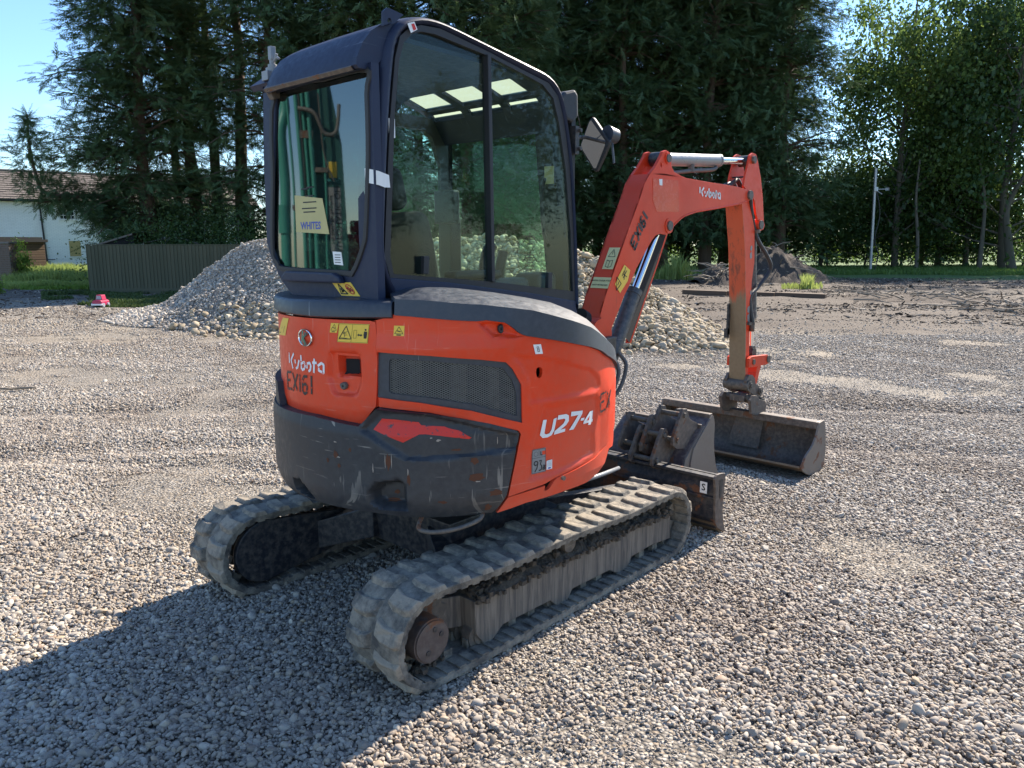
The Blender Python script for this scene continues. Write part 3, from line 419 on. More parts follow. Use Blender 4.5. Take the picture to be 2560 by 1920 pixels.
for ty in (-.60,.60):
    Q=Q0+np.array([-.012 if ty<0 else -.055,0])
    mb=MB(); rs=random.Random(int(ty*10))
    path=[]
    for i in range(len(Q)):
        q,t,n=tfr(i); wob=rs.uniform(-.0012,.0012)
        path.append(((q[0],ty,q[1]),(n[0]*(1+wob*50),0,n[1]*(1+wob*50)),(0,1,0)))
    th=.026
    prof=[(0.,-.148),(-.004,-.150),(-th,-.146),(-th,.146),(-.004,.150),(0.,.148),(.004,.09),(.002,.02),(.002,-.02),(.004,-.09)]
    mb.sweep(path,prof,closed=True)
    # cross ribs and guide teeth inside the belt
    for i in range(0,len(Q),2):
        q,t,n=tfr(i); T3=Vector((t[0],0,t[1])); N3=Vector((n[0],0,n[1])); B3=Vector((0,1,0)); c=Vector((q[0],ty,q[1]))-N3*(th+.003)
        Mx=Matrix((( T3.x,B3.x,N3.x,c.x),(T3.y,B3.y,N3.y,c.y),(T3.z,B3.z,N3.z,c.z),(0,0,0,1)))
        mb.box(-.017,.017,-.144,-.07,-.004,.008,Mx); mb.box(-.017,.017,.07,.144,-.004,.008,Mx)
        if i%4==0:
            for sgn in (-1,1): mb.box(-.022,.022,sgn*.045-.014,sgn*.045+.014,-.035,.004,Mx)
    belt=mb.ob('rubber_track','track_base_shade',EX,smooth=35)
    k=0
    for row,side in ((0,-1),(2,1)):
        for i in range(NL):
            q,t,n=tfr(i*4+row); o=bpy.data.objects.new('tread_lug',LUG[side][k%3]); k+=1; COL.objects.link(o); o.parent=belt
            N3=Vector((n[0],0,n[1])); T3=Vector((t[0],0,t[1])); B3=Vector((0,1,0)); c=Vector((q[0],ty,q[1]))
            o.matrix_world=Matrix(((T3.x,N3.x,B3.x,c.x),(T3.y,N3.y,B3.y,c.y),(T3.z,N3.z,B3.z,c.z),(0,0,0,1)))
    # track frame, outer plate traced, inner body
    sg=-1 if ty<0 else 1
    mb=MB(); mb.prism(TR['frame_side'],ty+sg*.085,ty-sg*.06)
    mb.prism([(-.45,.09),(.86,.09),(.90,.235),(-.50,.235)],ty-sg*.06,ty-sg*.13)
    mb.prism([(-.66,.14),(-.50,.10),(-.50,.235),(-.66,.27),(-.72,.22)],ty-sg*.0,ty-sg*.12)
    fr=mb.ob('track_frame','mud_runs' ,EX,bevel=.004)
    for x in (-.44,.035,.545):
        m2=MB()
        for yy in (-.066,.020): m2.cyl((x-.03,ty+yy,.075),(x-.03,ty+yy+.046,.075),.058,22)
        m2.cyl((x-.03,ty-.075,.075),(x-.03,ty+.075,.075),.035,16); m2.ob('bottom_roller','dusty_steel',fr,smooth=35)
    m2=MB(); m2.cyl((.08,ty-.09,.308),(.08,ty+.06,.308),.040,20); m2.ob('top_roller','dusty_steel',fr,smooth=35)
    m2=MB(); m2.cyl((.875,ty-.03,.192),(.875,ty+.03,.192),.150,32); m2.box(.5,.80,ty-.035,ty+.035,.15,.225); m2.ob('idler_wheel','dusty_steel',fr,smooth=35)
    # drive sprocket and motor
    m2=MB(); pts=[]
    for k in range(30):
        a=2*PI*k/30; r=.155 if k%2 else .130; pts.append((-.745+r*math.cos(a),.200+r*math.sin(a)))
    m2.prism(pts,ty-.015,ty+.02); m2.ob('sprocket','dusty_steel',fr)
    yo=ty+sg*.115
    m2=MB(); m2.cyl((-.765,ty,.185),(-.765,yo,.185),.085,36); m2.cyl((-.765,yo,.185),(-.765,yo+sg*.006,.185),.078,36)
    mo=m2.ob('drive_motor','rusty_motor' if 'rusty_motor' in M else 'dusty_steel',fr,smooth=35)
    for a in (20,75,240): m2=MB(); m2.cyl((-.765+.045*math.cos(R(a)),yo,.185+.045*math.sin(R(a))),(-.765+.045*math.cos(R(a)),yo+sg*.0095,.185+.045*math.sin(R(a))),.011,6); m2.ob('motor_bolt','black_steel',mo)
    # inner cover of travel motor (bean shaped)
    yi=ty-sg*.135
    pts=[(-.765+.155*math.cos(a),.205+.150*math.sin(a)) for a in np.linspace(R(70),R(270),18)]+[(-.45,.10),(-.33,.13),(-.33,.30),(-.60,.335)]
    m2=MB(); m2.prism(pts,yi,yi+sg*.03); m2.ob('motor_guard','black_steel',fr,bevel=.008)
    # dried mud heaped on the frame under the top run
    rs=random.Random(5); m2=MB(); nx,ny=110,9; vs=[]
    from mathutils import noise as NO
    for i in range(nx):
        for j in range(ny):
            x=-.50+1.42*i/(nx-1); y=ty+sg*(.10-.21*j/(ny-1)); e=math.sin(PI*min(1,max(0,i/(nx-1)))*1.)**.3*math.sin(PI*(j+.35)/(ny-.3))**.6
            nv=NO.fractal(Vector((x*14,y*14,3)),.8,2.1,5)+.5*NO.noise(Vector((x*55,y*55,1)))
            vs.append((x+.008*NO.noise(Vector((x*40,y*40,9))),y+.010*NO.noise(Vector((x*60,y*30,5))),.228+.055*e+.026*nv*e))
    m2.add(vs,[(i*ny+j,i*ny+j+1,(i+1)*ny+j+1,(i+1)*ny+j) for i in range(nx-1) for j in range(ny-1)])
    mu=m2.ob('mud','mud',fr,smooth=False); mu['kind']='stuff'
    m2=MB(); rs=random.Random(3)
    for k in range(420):
        x=rs.uniform(-.5,.92); y=ty+sg*rs.uniform(.02,.105); z=.235+rs.uniform(-.015,.05)*(1 if y*sg<abs(ty)+.08 else .4); r=rs.uniform(.004,.013)
        if k>380: x=rs.uniform(-.86,-.66); y=ty+sg*rs.uniform(-.02,.11); z=.055+rs.uniform(0,.05)*abs(x+.66)*3
        v8=[(x+r*a*rs.uniform(.6,1.2),y+r*b*rs.uniform(.6,1.2),z+r*c*rs.uniform(.6,1.2)) for a in (-1,1) for b in (-1,1) for c in (-1,1)]
        m2.add(v8,[(0,1,3,2),(4,6,7,5),(0,4,5,1),(2,3,7,6),(0,2,6,4),(1,5,7,3)])
    cl=m2.ob('mud_crumbs','mud',fr); cl['kind']='stuff'
# ---- undercarriage centre
mb=MB()
mb.prism([(-.30,.20),(.30,.20),(.33,.42),(-.33,.42)],-.34,.34)
for sg in (-1,1):
    for sx in (-1,1):
        mb.add([(sx*.10,sg*.2,.40),(sx*.34,sg*.2,.38),(sx*.50,sg*.50,.26),(sx*.24,sg*.50,.28),(sx*.10,sg*.2,.24),(sx*.34,sg*.2,.22),(sx*.50,sg*.50,.12),(sx*.24,sg*.50,.12)],
               [(0,1,2,3),(4,7,6,5),(0,4,5,1),(1,5,6,2),(2,6,7,3),(3,7,4,0)])
part(mb,'centre_frame','black_steel',bevel=.006)
mb=MB(); mb.cyl((0,0,.40),(0,0,.50),.34,48); mb.cyl((0,0,.50),(0,0,.575),.30,48); part(mb,'slew_ring','black_steel',smooth=35)
# ---- upper body core
mb=MB(); mb.cyl((0,0,.575),(0,0,.60),.71,72); mb.prism([(.30,-.55),(.70,-.38),(.84,-.28),(.84,.28),(.70,.45),(.30,.60)],.575,.62,'z')
part(mb,'floor_shade_plate','inside_dark',smooth=35)  # closes the underside and blocks light; the shadow there is its black colour
mb=MB(); mb.cyl((0,0,.60),(0,0,1.0),.690,64); mb.cyl((-.15,-.04,1.0),(-.15,-.04,1.32),.54,48); part(mb,'dark_core','inside_dark',smooth=35)  # black filler standing for the dark inside behind vent and gaps
# front closing plates, hose cluster and rubber flap right of the body
mb=MB(); mb.box(.52,.60,-.52,-.40,.60,1.0); part(mb,'front_plate','rubber')
# ---- rear door
def door_base(s,z): return .785-.16*np.clip(.985-z,0,1)-.03*np.clip(z-1.31,0,.1)
rf_door=relief(door_base,[(TR['handle_recess'],-.016,.014),(TR['handle_hole'],-.034,.008),([(p[0]*1.0,p[1]) for p in TR['badge']],.006,.03)])
dp=[(-222,1.327)]+TR['door'][1:9]+[(-196,.928),(-222,.922)]
door=cylpanel('rear_door',dp,rf_door,'orange_paint',EX,step=.009,thick=.02)
cyldecal('door_handle',[TR['handle_black']],rf_door,'inside_dark',door,.010)
def loop3(name,pts,base,mat,par,h=.012):
    c=(sum(p[0] for p in pts)/len(pts),sum(p[1] for p in pts)/len(pts)); mb=MB(); n=len(pts); vs=[]
    for k,(sc,hh) in enumerate(((1,0),(1,h*.6),(.8,h),(.35,h),(.3,h*.6))):
        for p in pts: s_=c[0]+(p[0]-c[0])*sc; z_=c[1]+(p[1]-c[1])*sc; vs.append(cylp(s_,base+hh,z_))
    fs=[(k*n+i,k*n+(i+1)%n,(k+1)*n+(i+1)%n,(k+1)*n+i) for k in range(4) for i in range(n)]+[tuple(4*n+i for i in range(n))]
    mb.add(vs,fs); return mb.ob(name,mat,par,smooth=40)
loop3('door_lock',TR['lock1'],.770,'hose_dusty',door,.012)
# badge: chrome ring with a K
bc=(sum(p[0] for p in TR['badge'])/8,sum(p[1] for p in TR['badge'])/8)
br_s=(max(p[0] for p in TR['badge'])-min(p[0] for p in TR['badge']))/2*PI/180*R0*.98; br_z=(max(p[1] for p in TR['badge'])-min(p[1] for p in TR['badge']))/2*.98
mb=MB(); vs=[]; n=40
for k in range(n):
    a=2*PI*k/n
    for q in range(6):
        b=2*PI*q/6; rr=1-.08+.08*math.cos(b); vs.append(cylp(bc[0]+math.degrees(br_s*rr*math.cos(a)/R0),.7925+.003*math.sin(b),bc[1]+br_z*rr*math.sin(a)))
mb.add(vs,[(k*6+q,k*6+(q+1)%6,((k+1)%n)*6+(q+1)%6,((k+1)%n)*6+q) for k in range(n) for q in range(6)])
mb.ob('badge_ring','chrome',door,smooth=60)
ks=[[(-.42,-.62),(-.18,.80),(.05,.80),(-.12,.12),(.30,.74),(.66,.52),(.02,-.02),(.44,-.74),(.08,-.84),(-.20,-.20),(-.22,-.80)]]
cyldecal('badge_letter',[[(bc[0]+math.degrees(x*br_s/R0),bc[1]+y*br_z) for x,y in ks[0]]],.790,'chrome',door,.008)
cyldecal('maker_name',strokes([deg2s(k) for k in TR['kub']],.0105),rf_door,'stencil_white',door,.0016,indeg=False)
cyldecal('fleet_number',strokes([deg2s(k) for k in TR['ex']],.0118),rf_door,'stencil_black',door,.0017,indeg=False)
def rnd(p): return p
def sticker(poly,par,rf=R0,mat='yellow',name='warning_sticker',off=.0015): return cyldecal(name,[poly],rf,mat,par,off)
sticker(TR['warn_small'],door); sticker(TR['warn_big'],door); sticker(TR['warn_left'],door)
def inset(poly,k):
    c=(sum(p[0] for p in poly)/len(poly),sum(p[1] for p in poly)/len(poly)); return [(c[0]+(p[0]-c[0])*k,c[1]+(p[1]-c[1])*k) for p in poly]
def outline(poly,wd): p=deg2s(poly); return strokes([p+[p[0]]],wd)
def signs(name,polys,par,off=.0024,mat='ink'): return cyldecal(name,polys,R0,mat,par,off,indeg=False)
wt=TR['warn_tri']; wq=lambda poly,u,v: ((lambda a,b,c,d:((1-u)*(1-v)*a[0]+u*(1-v)*b[0]+u*v*c[0]+(1-u)*v*d[0],(1-u)*(1-v)*a[1]+u*(1-v)*b[1]+u*v*c[1]+(1-u)*v*d[1]))(*deg2s(poly)))
big=TR['warn_big']; B_=lambda *p:[wq(big,u,v) for u,v in p]
signs('warning_print',outline(wt,.0035)+strokes([B_((.475,.03),(.475,.97))],.001)+strokes([B_((.01,.03),(.99,.03),(.99,.97),(.01,.97),(.01,.03))],.001)
  +outline(TR['warn_box'],.0012)+[deg2s(TR['warn_head']),deg2s(TR['warn_arrow']),deg2s(TR['warn_man'])]
  +strokes([B_((.22,.42),(.18,.55),(.30,.50)),B_((.22,.62),(.32,.60)),B_((.2,.5),(.33,.42)),B_((.10,.75),(.33,.78)),B_((.24,.5),(.24,.72))],.0016),door)
for key,par in (('warn_small',door),):
    q=TR[key]; W=lambda *p:[wq(q,u,v) for u,v in p]
    signs('warning_print',strokes([W((.5,.12),(.88,.75),(.12,.75),(.5,.12))],.0015)+strokes([W((.35,.45),(.65,.55)),W((.3,.9),(.7,.9))],.003),par)
q=TR['warn_left']; W=lambda *p:[wq(q,u,v) for u,v in p]
signs('warning_print',strokes([W((.75,.45),(.75,.85)),W((.45,.5),(.45,.62)),W((.1,.85),(.45,.85))],.0022),door)
# ---- counterweight
def cw_base(s,z):
    th=np.degrees(s/R0); u=np.clip((th+152)/38,0,1); r=.828-.036*u*u*(3-2*u)
    r=r-.030*np.clip((.668-z)/.10,0,1)**2-.012*np.clip((z-.90)/.05,0,1)
    return r
rf_cw=relief(cw_base,[(TR['cw_step'],-.016,.012),(TR['cw_hole1'],-.09,.012),(TR['cw_hole2'],-.07,.030)])
cp=[(-232,.930)]+[(-197,.936)]+TR['cw'][1:16]+[(-187,.575),(-232,.575)]
cwt=cylpanel('counterweight',cp,rf_cw,'weight_paint',EX,step=.010,thick=.075)
cyldecal('scraped_sticker',[TR['cw_red']],lambda s,z: rf_cw(s,z),'scraped_red',cwt,.002)
mb=MB(); mb.tube(catmull([(-.60,-.48,.57),(-.66,-.53,.545),(-.64,-.59,.54),(-.56,-.64,.545),(-.46,-.66,.56),(-.40,-.62,.572)],6),.009,8); mb.ob('lifting_loop','dusty_steel',cwt,smooth=60)
mb=MB(); mb.cyl((-.50,-.525,.70),(-.535,-.56,.70),.022,6); mb.ob('hex_bolt','label_white',cwt)
cylpanel('weight_shoulder',[(-199,.928),(-202,1.035),(-228,1.045),(-228,.928)],.812,'weight_paint',EX,step=.03,thick=.03)
# rust chips and scuffs standing on the weight as thin worn spots
def blob(c,rx,rz,n=11,seed=0,j=.4):
    rs=random.Random(seed); return [(c[0]+rx*math.cos(2*PI*k/n)*(1-j*rs.random()),c[1]+rz*math.sin(2*PI*k/n)*(1-j*rs.random())) for k in range(n)]
sp=[(-161,.835,.6,.013),(-166,.81,1.1,.02),(-169,.78,.7,.012),(-165,.765,.8,.012),(-149.5,.80,.9,.045),(-144,.735,.7,.03),(-125.5,.735,3.2,.024),(-126,.80,1.4,.018),(-149,.66,1.,.012),(-120,.66,2.6,.018),(-122,.60,1.8,.02),(-135,.64,1.6,.008),(-131,.845,1.8,.006),(-150,.625,3.,.01)]
cyldecal('rust_patch',[blob((a,z),rx,rz,13,i,.6) for i,(a,z,rx,rz) in enumerate(sp)],rf_cw,N('rust').pbr((.10,.038,.018),.9),cwt,.0012)
sp=[(-141,.915,1.4,.004),(-136,.885,1.,.007),(-154,.775,.25,.022),(-148.6,.81,.16,.04),(-150.4,.80,.16,.042),(-144.2,.765,.2,.02),(-125,.715,1.2,.004),(-138,.895,.5,.004),(-119,.87,.2,.02),(-166,.86,.9,.004),(-165,.80,.8,.004)]
cyldecal('paint_chip',[blob((a,z),rx,rz,9,i+50,.6) for i,(a,z,rx,rz) in enumerate(sp)],rf_cw,N('chip').pbr((.34,.29,.24),.8),cwt,.0018)
# ---- right side panel with vent
top=[(a,z+.035) for a,z in TR['hood_low'][1:]]
sp=[(-154.6,1.34),(-150,1.355)]+top+[(-62,1.10),(-50,1.02),(-45,.96),(-47,.86),(-56,.80)]+TR['right_low'][:]+[(-154.6,1.0)]
def side_base(s,z):
    th=np.degrees(s/R0); return np.full(len(s),.785)+.008*np.clip(1-np.abs(z-1.235)/.06,0,1)*np.clip((-112-th)/6,0,1)+.010*np.clip((th+76)/6,0,1)*np.clip((1.10-z)/.1,0,1)-.012*np.clip((-153.2-th)/.5,0,1)
rf_s=relief(side_base,[([(a,z) for a,z in TR['vent_out']],-.014,.010),(TR['rec1'],-.010,.016),(TR['rec2'],-.007,.016),(TR['rec3'],-.014,.012)])
side=cylpanel('side_panel',sp,rf_s,'orange_paint',EX,holes=[TR['vent_out'],TR['port']],step=.010,thick=.02)
rf_v=lambda s,z: .777+0*s
vf=cylpanel('vent_frame',TR['vent_out'],rf_v,'hood_plastic',side,holes=[TR['vent_in']],step=.03,thick=.02)
# expanded mesh
poly=np.array(deg2s(TR['vent_in'])); s0,s1=poly[:,0].min(),poly[:,0].max(); z0,z1=poly[:,1].min(),poly[:,1].max()
mb=MB(); pitch=.0180; hh=.0088
def clipseg(a,b):
    n=24; P=np.stack([np.linspace(a[0],b[0],n),np.linspace(a[1],b[1],n)],1); ok=sdist(P,poly)>-.004; out=[]; cur=[]
    for p,o in zip(P,ok):
        if o: cur.append(tuple(p))
        elif cur: out.append(cur); cur=[]
    if cur: out.append(cur)
    return [(c[0],c[-1]) for c in out if len(c)>1]
slope=hh/pitch
k0=int((s1-s0+(z1-z0)/slope)/pitch)+2
for d in (1,-1):
    for k in range(-k0,k0+1):
        x=s0+k*pitch; za,zb=z0,z1; xa,xb=(x,x+d*(z1-z0)/slope)
        n=int(abs(zb-za)/.05)+2
        for i in range(n):
            a=(xa+(xb-xa)*i/n,za+(zb-za)*i/n); b=(xa+(xb-xa)*(i+1)/n,za+(zb-za)*(i+1)/n)
            if max(a[0],b[0])<s0 or min(a[0],b[0])>s1: continue
            for p,q in clipseg(a,b):
                w_=.00125; r=.771+d*.0006
                f=lambda s,z,r_: (r_*math.cos(s/R0),r_*math.sin(s/R0),z)
                mb.add([f(p[0],p[1]-w_,r),f(q[0],q[1]-w_,r),f(q[0],q[1]+w_,r),f(p[0],p[1]+w_,r),f(p[0],p[1]-w_,r-.002),f(q[0],q[1]-w_,r-.002),f(q[0],q[1]+w_,r-.002),f(p[0],p[1]+w_,r-.002)],[(0,1,2,3),(3,2,6,7),(0,4,5,1)])
mb.ob('vent_mesh','mesh_wire',side)
mb=MB()
for th,wd in ((-149.5,.012),(-143,.035),(-130,.045),(-119,.03)):
    a=math.radians(th); 
    for k in range(8): 
        c=(.735*math.cos(a),.735*math.sin(a)); mb.box(c[0]-wd/2,c[0]+wd/2,c[1]-wd/2,c[1]+wd/2,.96+.03*k,.985+.03*k)
mb.ob('radiator_core','radiator',side)
loop3('panel_latch',TR['lock2'],.775,'rubber',side,.012)
cyldecal('model_number',[TR['t_U'],TR['t_2'],TR['t_7'],TR['t_-'],TR['t_4']],rf_s,'label_white',side,.003)
cyldecal('model_number_gap',[TR['t_4h']],rf_s,'orange_paint',side,.0036)
sticker(TR['warn_r'],side,rf_s,off=.002); 
q=TR['warn_r']; W=lambda *p:[wq(q,u,v) for u,v in p]
cyldecal('warning_print',strokes([W((.5,.1),(.9,.78),(.1,.78),(.5,.1))],.0018)+strokes([W((.35,.5),(.65,.58)),W((.3,.9),(.7,.9))],.004),rf_s,'ink',side,.003,indeg=False)
sticker(TR['white_r'],side,rf_s,'label_white','paper_label',.002)
q=TR['white_r']; W=lambda *p:[wq(q,u,v) for u,v in p]
cyldecal('label_print',strokes([W((.38,.25),(.62,.25),(.62,.75),(.38,.75),(.38,.25)),W((.42,.4),(.58,.4)),W((.42,.55),(.58,.55))],.0018),rf_s,'ink',side,.003,indeg=False)
sticker(TR['plate'],side,rf_s,'label_grey','noise_plate',.0022); sticker(TR['plate_red'],side,rf_s,'orange_paint','noise_plate_tear',.003)
sticker(TR['plate_w'],side,rf_s,'label_white','serial_label',.003)
q=TR['plate']; W=lambda *p:[wq(q,u,v) for u,v in p]
pr=strokes([W((.15,.40+.05),(.42,.45),(.42,.60),(.15,.60),(.15,.45)),],.0035)[:0]
nine=[W((.42,.58),(.36,.50),(.22,.50),(.15,.58),(.22,.66),(.38,.64),(.42,.56),(.36,.78),(.22,.92))]
three=[W((.52,.50),(.68,.50),(.60,.64),(.70,.74),(.66,.88),(.50,.90))]
dB=[W((.84,.80),(.78,.80),(.76,.88),(.84,.90),(.84,.70)),W((.90,.90),(.90,.72),(.97,.74),(.90,.80),(.98,.86),(.90,.90))]
Lm=[W((.62,.12),(.62,.27),(.74,.27))]; cir=[W(*[(.28+.14*math.cos(a),.20+.09*math.sin(a)) for a in np.linspace(0,2*PI,14)])]
cyldecal('noise_print',strokes(nine+three,.0045)+strokes(dB,.0028)+strokes(Lm,.0035)+strokes(cir,.001)+strokes([W((.03,.02),(.97,.02),(.97,.98),(.03,.98),(.03,.02)),W((.5,.02),(.5,.3)),W((.05,.36),(.95,.36))],.0012),rf_s,'ink',side,.0035,indeg=False)
q=TR['plate_w']; W=lambda *p:[wq(q,u,v) for u,v in p]
cyldecal('serial_print',strokes([W((.1,y),(.9,y)) for y in (.12,.25,.38,.5,.62)],.001),rf_s,'label_grey',side,.0038,indeg=False)
cyldecal('serial_print',strokes([W((.3,.85),(.7,.85))],.006),rf_s,'blue_ink',side,.0038,indeg=False)
ex2=[[(a*.62-3,z) for a,z in ln] for ln in TR['ex']]
c0=TR['ex_r']; cx0=c0[0][0]; zt=max(p[1] for p in c0); zb=min(p[1] for p in c0)
def mapex(ln): return [((cx0+3.+(a+164.)*.9),zb+(z-1.03)/(1.145-1.03)*(zt-zb)) for a,z in ln]
exs=TR['ex']; amin=min(a for l in exs for a,_ in l); amax=max(a for l in exs for a,_ in l); zmin=min(z for l in exs for _,z in l); zmax=max(z for l in exs for _,z in l)
sw=15.
cyldecal('fleet_number',strokes([deg2s([(cx0+(a-amin)/(amax-amin)*sw,zb+(z-zmin)/(zmax-zmin)*(zt-zb)) for a,z in ln]) for ln in exs[:6]],.010),rf_s,'stencil_black',side,.002,indeg=False)
# ---- lower skirt
sk=TR['skirt'][:9]+[(-80,.712),(-68,.755),(-58,.80),(-50,.85),(-50,.76),(-60,.70)]+TR['skirt'][11:]
skirt=cylpanel('lower_skirt',sk,lambda s,z:.790-.25*np.clip(.66-z,0,1),'orange_paint',EX,step=.014,thick=.02)
c=cylp(-97,.795,.675); mb=MB(); d=Vector((c[0],c[1],0)).normalized(); mb.cyl(Vector(c)-d*.01,Vector(c)+d*.006,.010,6); mb.ob('skirt_bolt','dusty_steel',skirt)
# ---- rear shelf and hood
rows=[]
for th in np.linspace(-232,-148.2,46):
    zt_=float(np.interp(th,[a for a,_ in TR['shelf_top']],[z for _,z in TR['shelf_top']])); zb_=float(np.interp(th,[a for a,_ in TR['shelf_bot']],[z for _,z in TR['shelf_bot']]))
    rows.append([cylp(th,.70,zb_),cylp(th,.790,zb_),cylp(th,.800,zb_+.006),cylp(th,.798,zt_-.012),cylp(th,.790,zt_-.003),cylp(th,.775,zt_),cylp(th,.55,zt_+.004)])
o=grid(rows,'rear_shelf','hood_plastic',EX)
mb=MB(); mb.add(rows[-1],[tuple(range(len(rows[-1])))]); mb.ob('shelf_end','hood_plastic',o)
hl=TR['hood_low']+[(-66,1.12),(-58,1.085),(-50,1.05),(-42,1.02)]; hc=TR['hood_crease'][:-1]+[(-70,1.205),(-62,1.165),(-54,1.125),(-42,1.07)]
hr=TR['hood_ridge'][:-1]+[(.66,1.175),(.70,1.13)]
hr=[p for p in hr]
rows=[]; NH=80
hrx=np.array(hr)
for i in range(NH+1):
    t=i/NH; th=-147.4+(147.4-42)*t
    zl=float(np.interp(th,[a for a,_ in hl],[z for _,z in hl])); zc=float(np.interp(th,[a for a,_ in hc],[z for _,z in hc])); zc=max(zc,zl+.02)
    X=-.60+(.70+.60)*t; zr=float(np.interp(X,hrx[:,0],hrx[:,1])); Y=-.42
    po=Vector(cylp(th,.800,zl)); pc=Vector(cylp(th,.790,zc)); pr_=Vector((X,Y,zr)); pi=Vector((X*.985,-.302,zr-.004))
    if t<.06: pr_.z=zc+(pr_.z-zc)*min(1,t/.06+.3); 
    mid=(pc+pr_)/2; mid.z+=.016*math.sin(PI*t)**.5 if t>0 else 0
    e=min(1.,max(0.,(t-.82)/.18)); 
    row=[Vector(cylp(th,.775,zl)),Vector(cylp(th,.797,zl-.001)),po,po.lerp(pc,.5),pc.lerp(po,.06),pc,pc.lerp(mid,.12),pc.lerp(mid,.5)+Vector((0,0,.004)),mid,mid.lerp(pr_,.5)+Vector((0,0,.003)),pr_,pi]
    rows.append([tuple(v) for v in row])
hood=grid(rows,'hood_cover','hood_plastic',EX,smooth=50)
mb=MB(); mb.add([v for v in rows[0]],[tuple(range(len(rows[0])))]); mb.ob('hood_end','hood_plastic',hood)
# ---- CAB
CAB=empty('cab'); CAB.parent=EX
rwin=[(max(-.290+.0*i,a),b) for i,(a,b) in enumerate(TR['rwin'])]
outer=[(-.318,2.285),(.45,2.272),(.475,2.0),(.4875,1.637),(.458,1.571),(.378,1.467),(.285,1.405),(-.318,1.405)]
mb=MB(); mb.prism(outer,-.66,-.625,'x',holes=[[(a,b) for a,b in rwin]]); back=mb.ob('back_panel','cab_paint',CAB,bevel=0)
# rounded left rear corner leading to the door side
edge=[(.45,2.30),(.475,2.0),(.4875,1.637),(.458,1.571),(.378,1.467),(.285,1.405),(.285,1.36)]
rows=[]
for (dx,dy) in ((0,0),(.03,.015),(.08,.045),(.15,.085),(.22,.12),(.30,.15)):
    rows.append([(-.66+dx*1.,y+dy+(.0 if y>.44 else (.47-y)*dx/.30*.9),z) for y,z in edge])
grid(rows,'left_rear_corner','cab_paint',CAB)
# window seal on the back
def ringpath(poly,y,mat,name,par,wd,hd,ax='x',sgn=-1):
    P=[Vector((y,a,b)) if ax=='x' else Vector((a,y,b)) for a,b in poly]; n=len(P); mb=MB(); path=[]
    c=sum(P,Vector())/n; nn=Vector((sgn,0,0)) if ax=='x' else Vector((0,sgn,0))
    for i in range(n):
        t=(P[(i+1)%n]-P[i-1]).normalized(); b=t.cross(nn).normalized()
        if (P[i]-c).dot(b)<0: b=-b
        path.append((P[i],nn,b))
    mb.sweep(path,[(-.002,-wd),(hd,-wd*.8),(hd*1.1,0),(hd,wd*.8),(-.002,wd)],closed=True); return mb.ob(name,mat,par,smooth=50)
rw=[(p.x,p.y) for p in catmull([(a,b,0) for a,b in rwin],4,True)]
ringpath(rw,-.661,'rubber','rear_window_seal',CAB,.012,.006)
mb=MB(); mb.prism(inset(rwin,1.02),-.652,-.650,'x'); rg=mb.ob('rear_window','glass_rear',CAB)
mb=MB(); mb.prism([(.335,1.490),(.30,1.515),(-.05,1.515),(-.10,1.500),(-.11,1.475),(.33,1.470)],-.690,-.660,'x'); mb.ob('rear_sill','cab_paint',CAB,bevel=.008)
# corner tube and arch of the right side: lofted between the two traced outlines
so_=smoothpts(TR['side_out'],5); wi_=smoothpts(TR['win_out'][:17],5)
A=inter(so_,90); Bv=inter(wi_,90); rows=[]
for a,b in zip(A,Bv):
    r=[]
    a=np.array(a); b=np.array(b); 
    for u,yy in ((0.02,-.20),(0.,-.235),(.06,-.272),(.18,-.300),(.35,-.316),(.55,-.320),(.78,-.312),(.93,-.302),(1.,-.285),(1.,-.245)):
        p=a+(b-a)*u; r.append((p[0],yy,p[1]))
    rows.append(r)
arch=grid(rows,'side_arch','cab_paint',CAB,smooth=60)
# lower rail beneath the side window
wo_=TR['win_out']
mb=MB(); mb.prism([(-.56,1.38),(-.60,1.50),(-.2751,1.4698),(.2393,1.4017),(.5731,1.3477),(.59,1.25),(.59,1.10),(-.50,1.20)],-.312,-.27); mb.ob('side_rail','cab_paint',CAB,bevel=.004)
mb=MB(); mb.prism(smoothpts(wo_+[wo_[0]],1)[:-1],-.308,-.280,holes=[TR['glass']]); sf=mb.ob('side_window_frame','rubber',CAB)
g=TR['glass']; 
mb=MB(); mb.prism([(-.052,2.414),(-.032,2.412),(-.012,1.462),(-.032,1.466)],-.318,-.278); mb.ob('window_divider','rubber',CAB,bevel=.003)
rear_p=g[:9]+[(-.0423,2.4109),(-.0198,1.4649)]; front_p=[(-.0423,2.4109)]+g[10:17]+[(-.0198,1.4649)]
mb=MB(); mb.prism(rear_p,-.292,-.289); mb.ob('side_window','glass_side',CAB)
mb=MB(); mb.prism(front_p,-.300,-.297); mb.ob('side_window','glass_side',CAB)
for k in ('latch1','latch2'):
    mb=MB(); mb.prism(TR[k],-.322,-.302); mb.ob('window_latch','rubber',CAB,bevel=.003)
mb=MB(); mb.prism([(-.575,2.03),(-.545,2.03),(-.545,2.10),(-.575,2.10)],-.304,-.303); mb.ob('paper_strip','label_white',CAB)
# lifting lug
lg=TR['lug']; c=(lg[1][0]*.5+lg[3][0]*.5+.012,lg[1][1]-.03)
hole=[(c[0]+.010*math.cos(a),c[1]+.012*math.sin(a)) for a in np.linspace(0,2*PI,12)[:-1]]
mb=MB(); mb.prism(lg,-.325,-.312,holes=[hole]); mb.ob('lifting_lug','cab_paint',CAB)
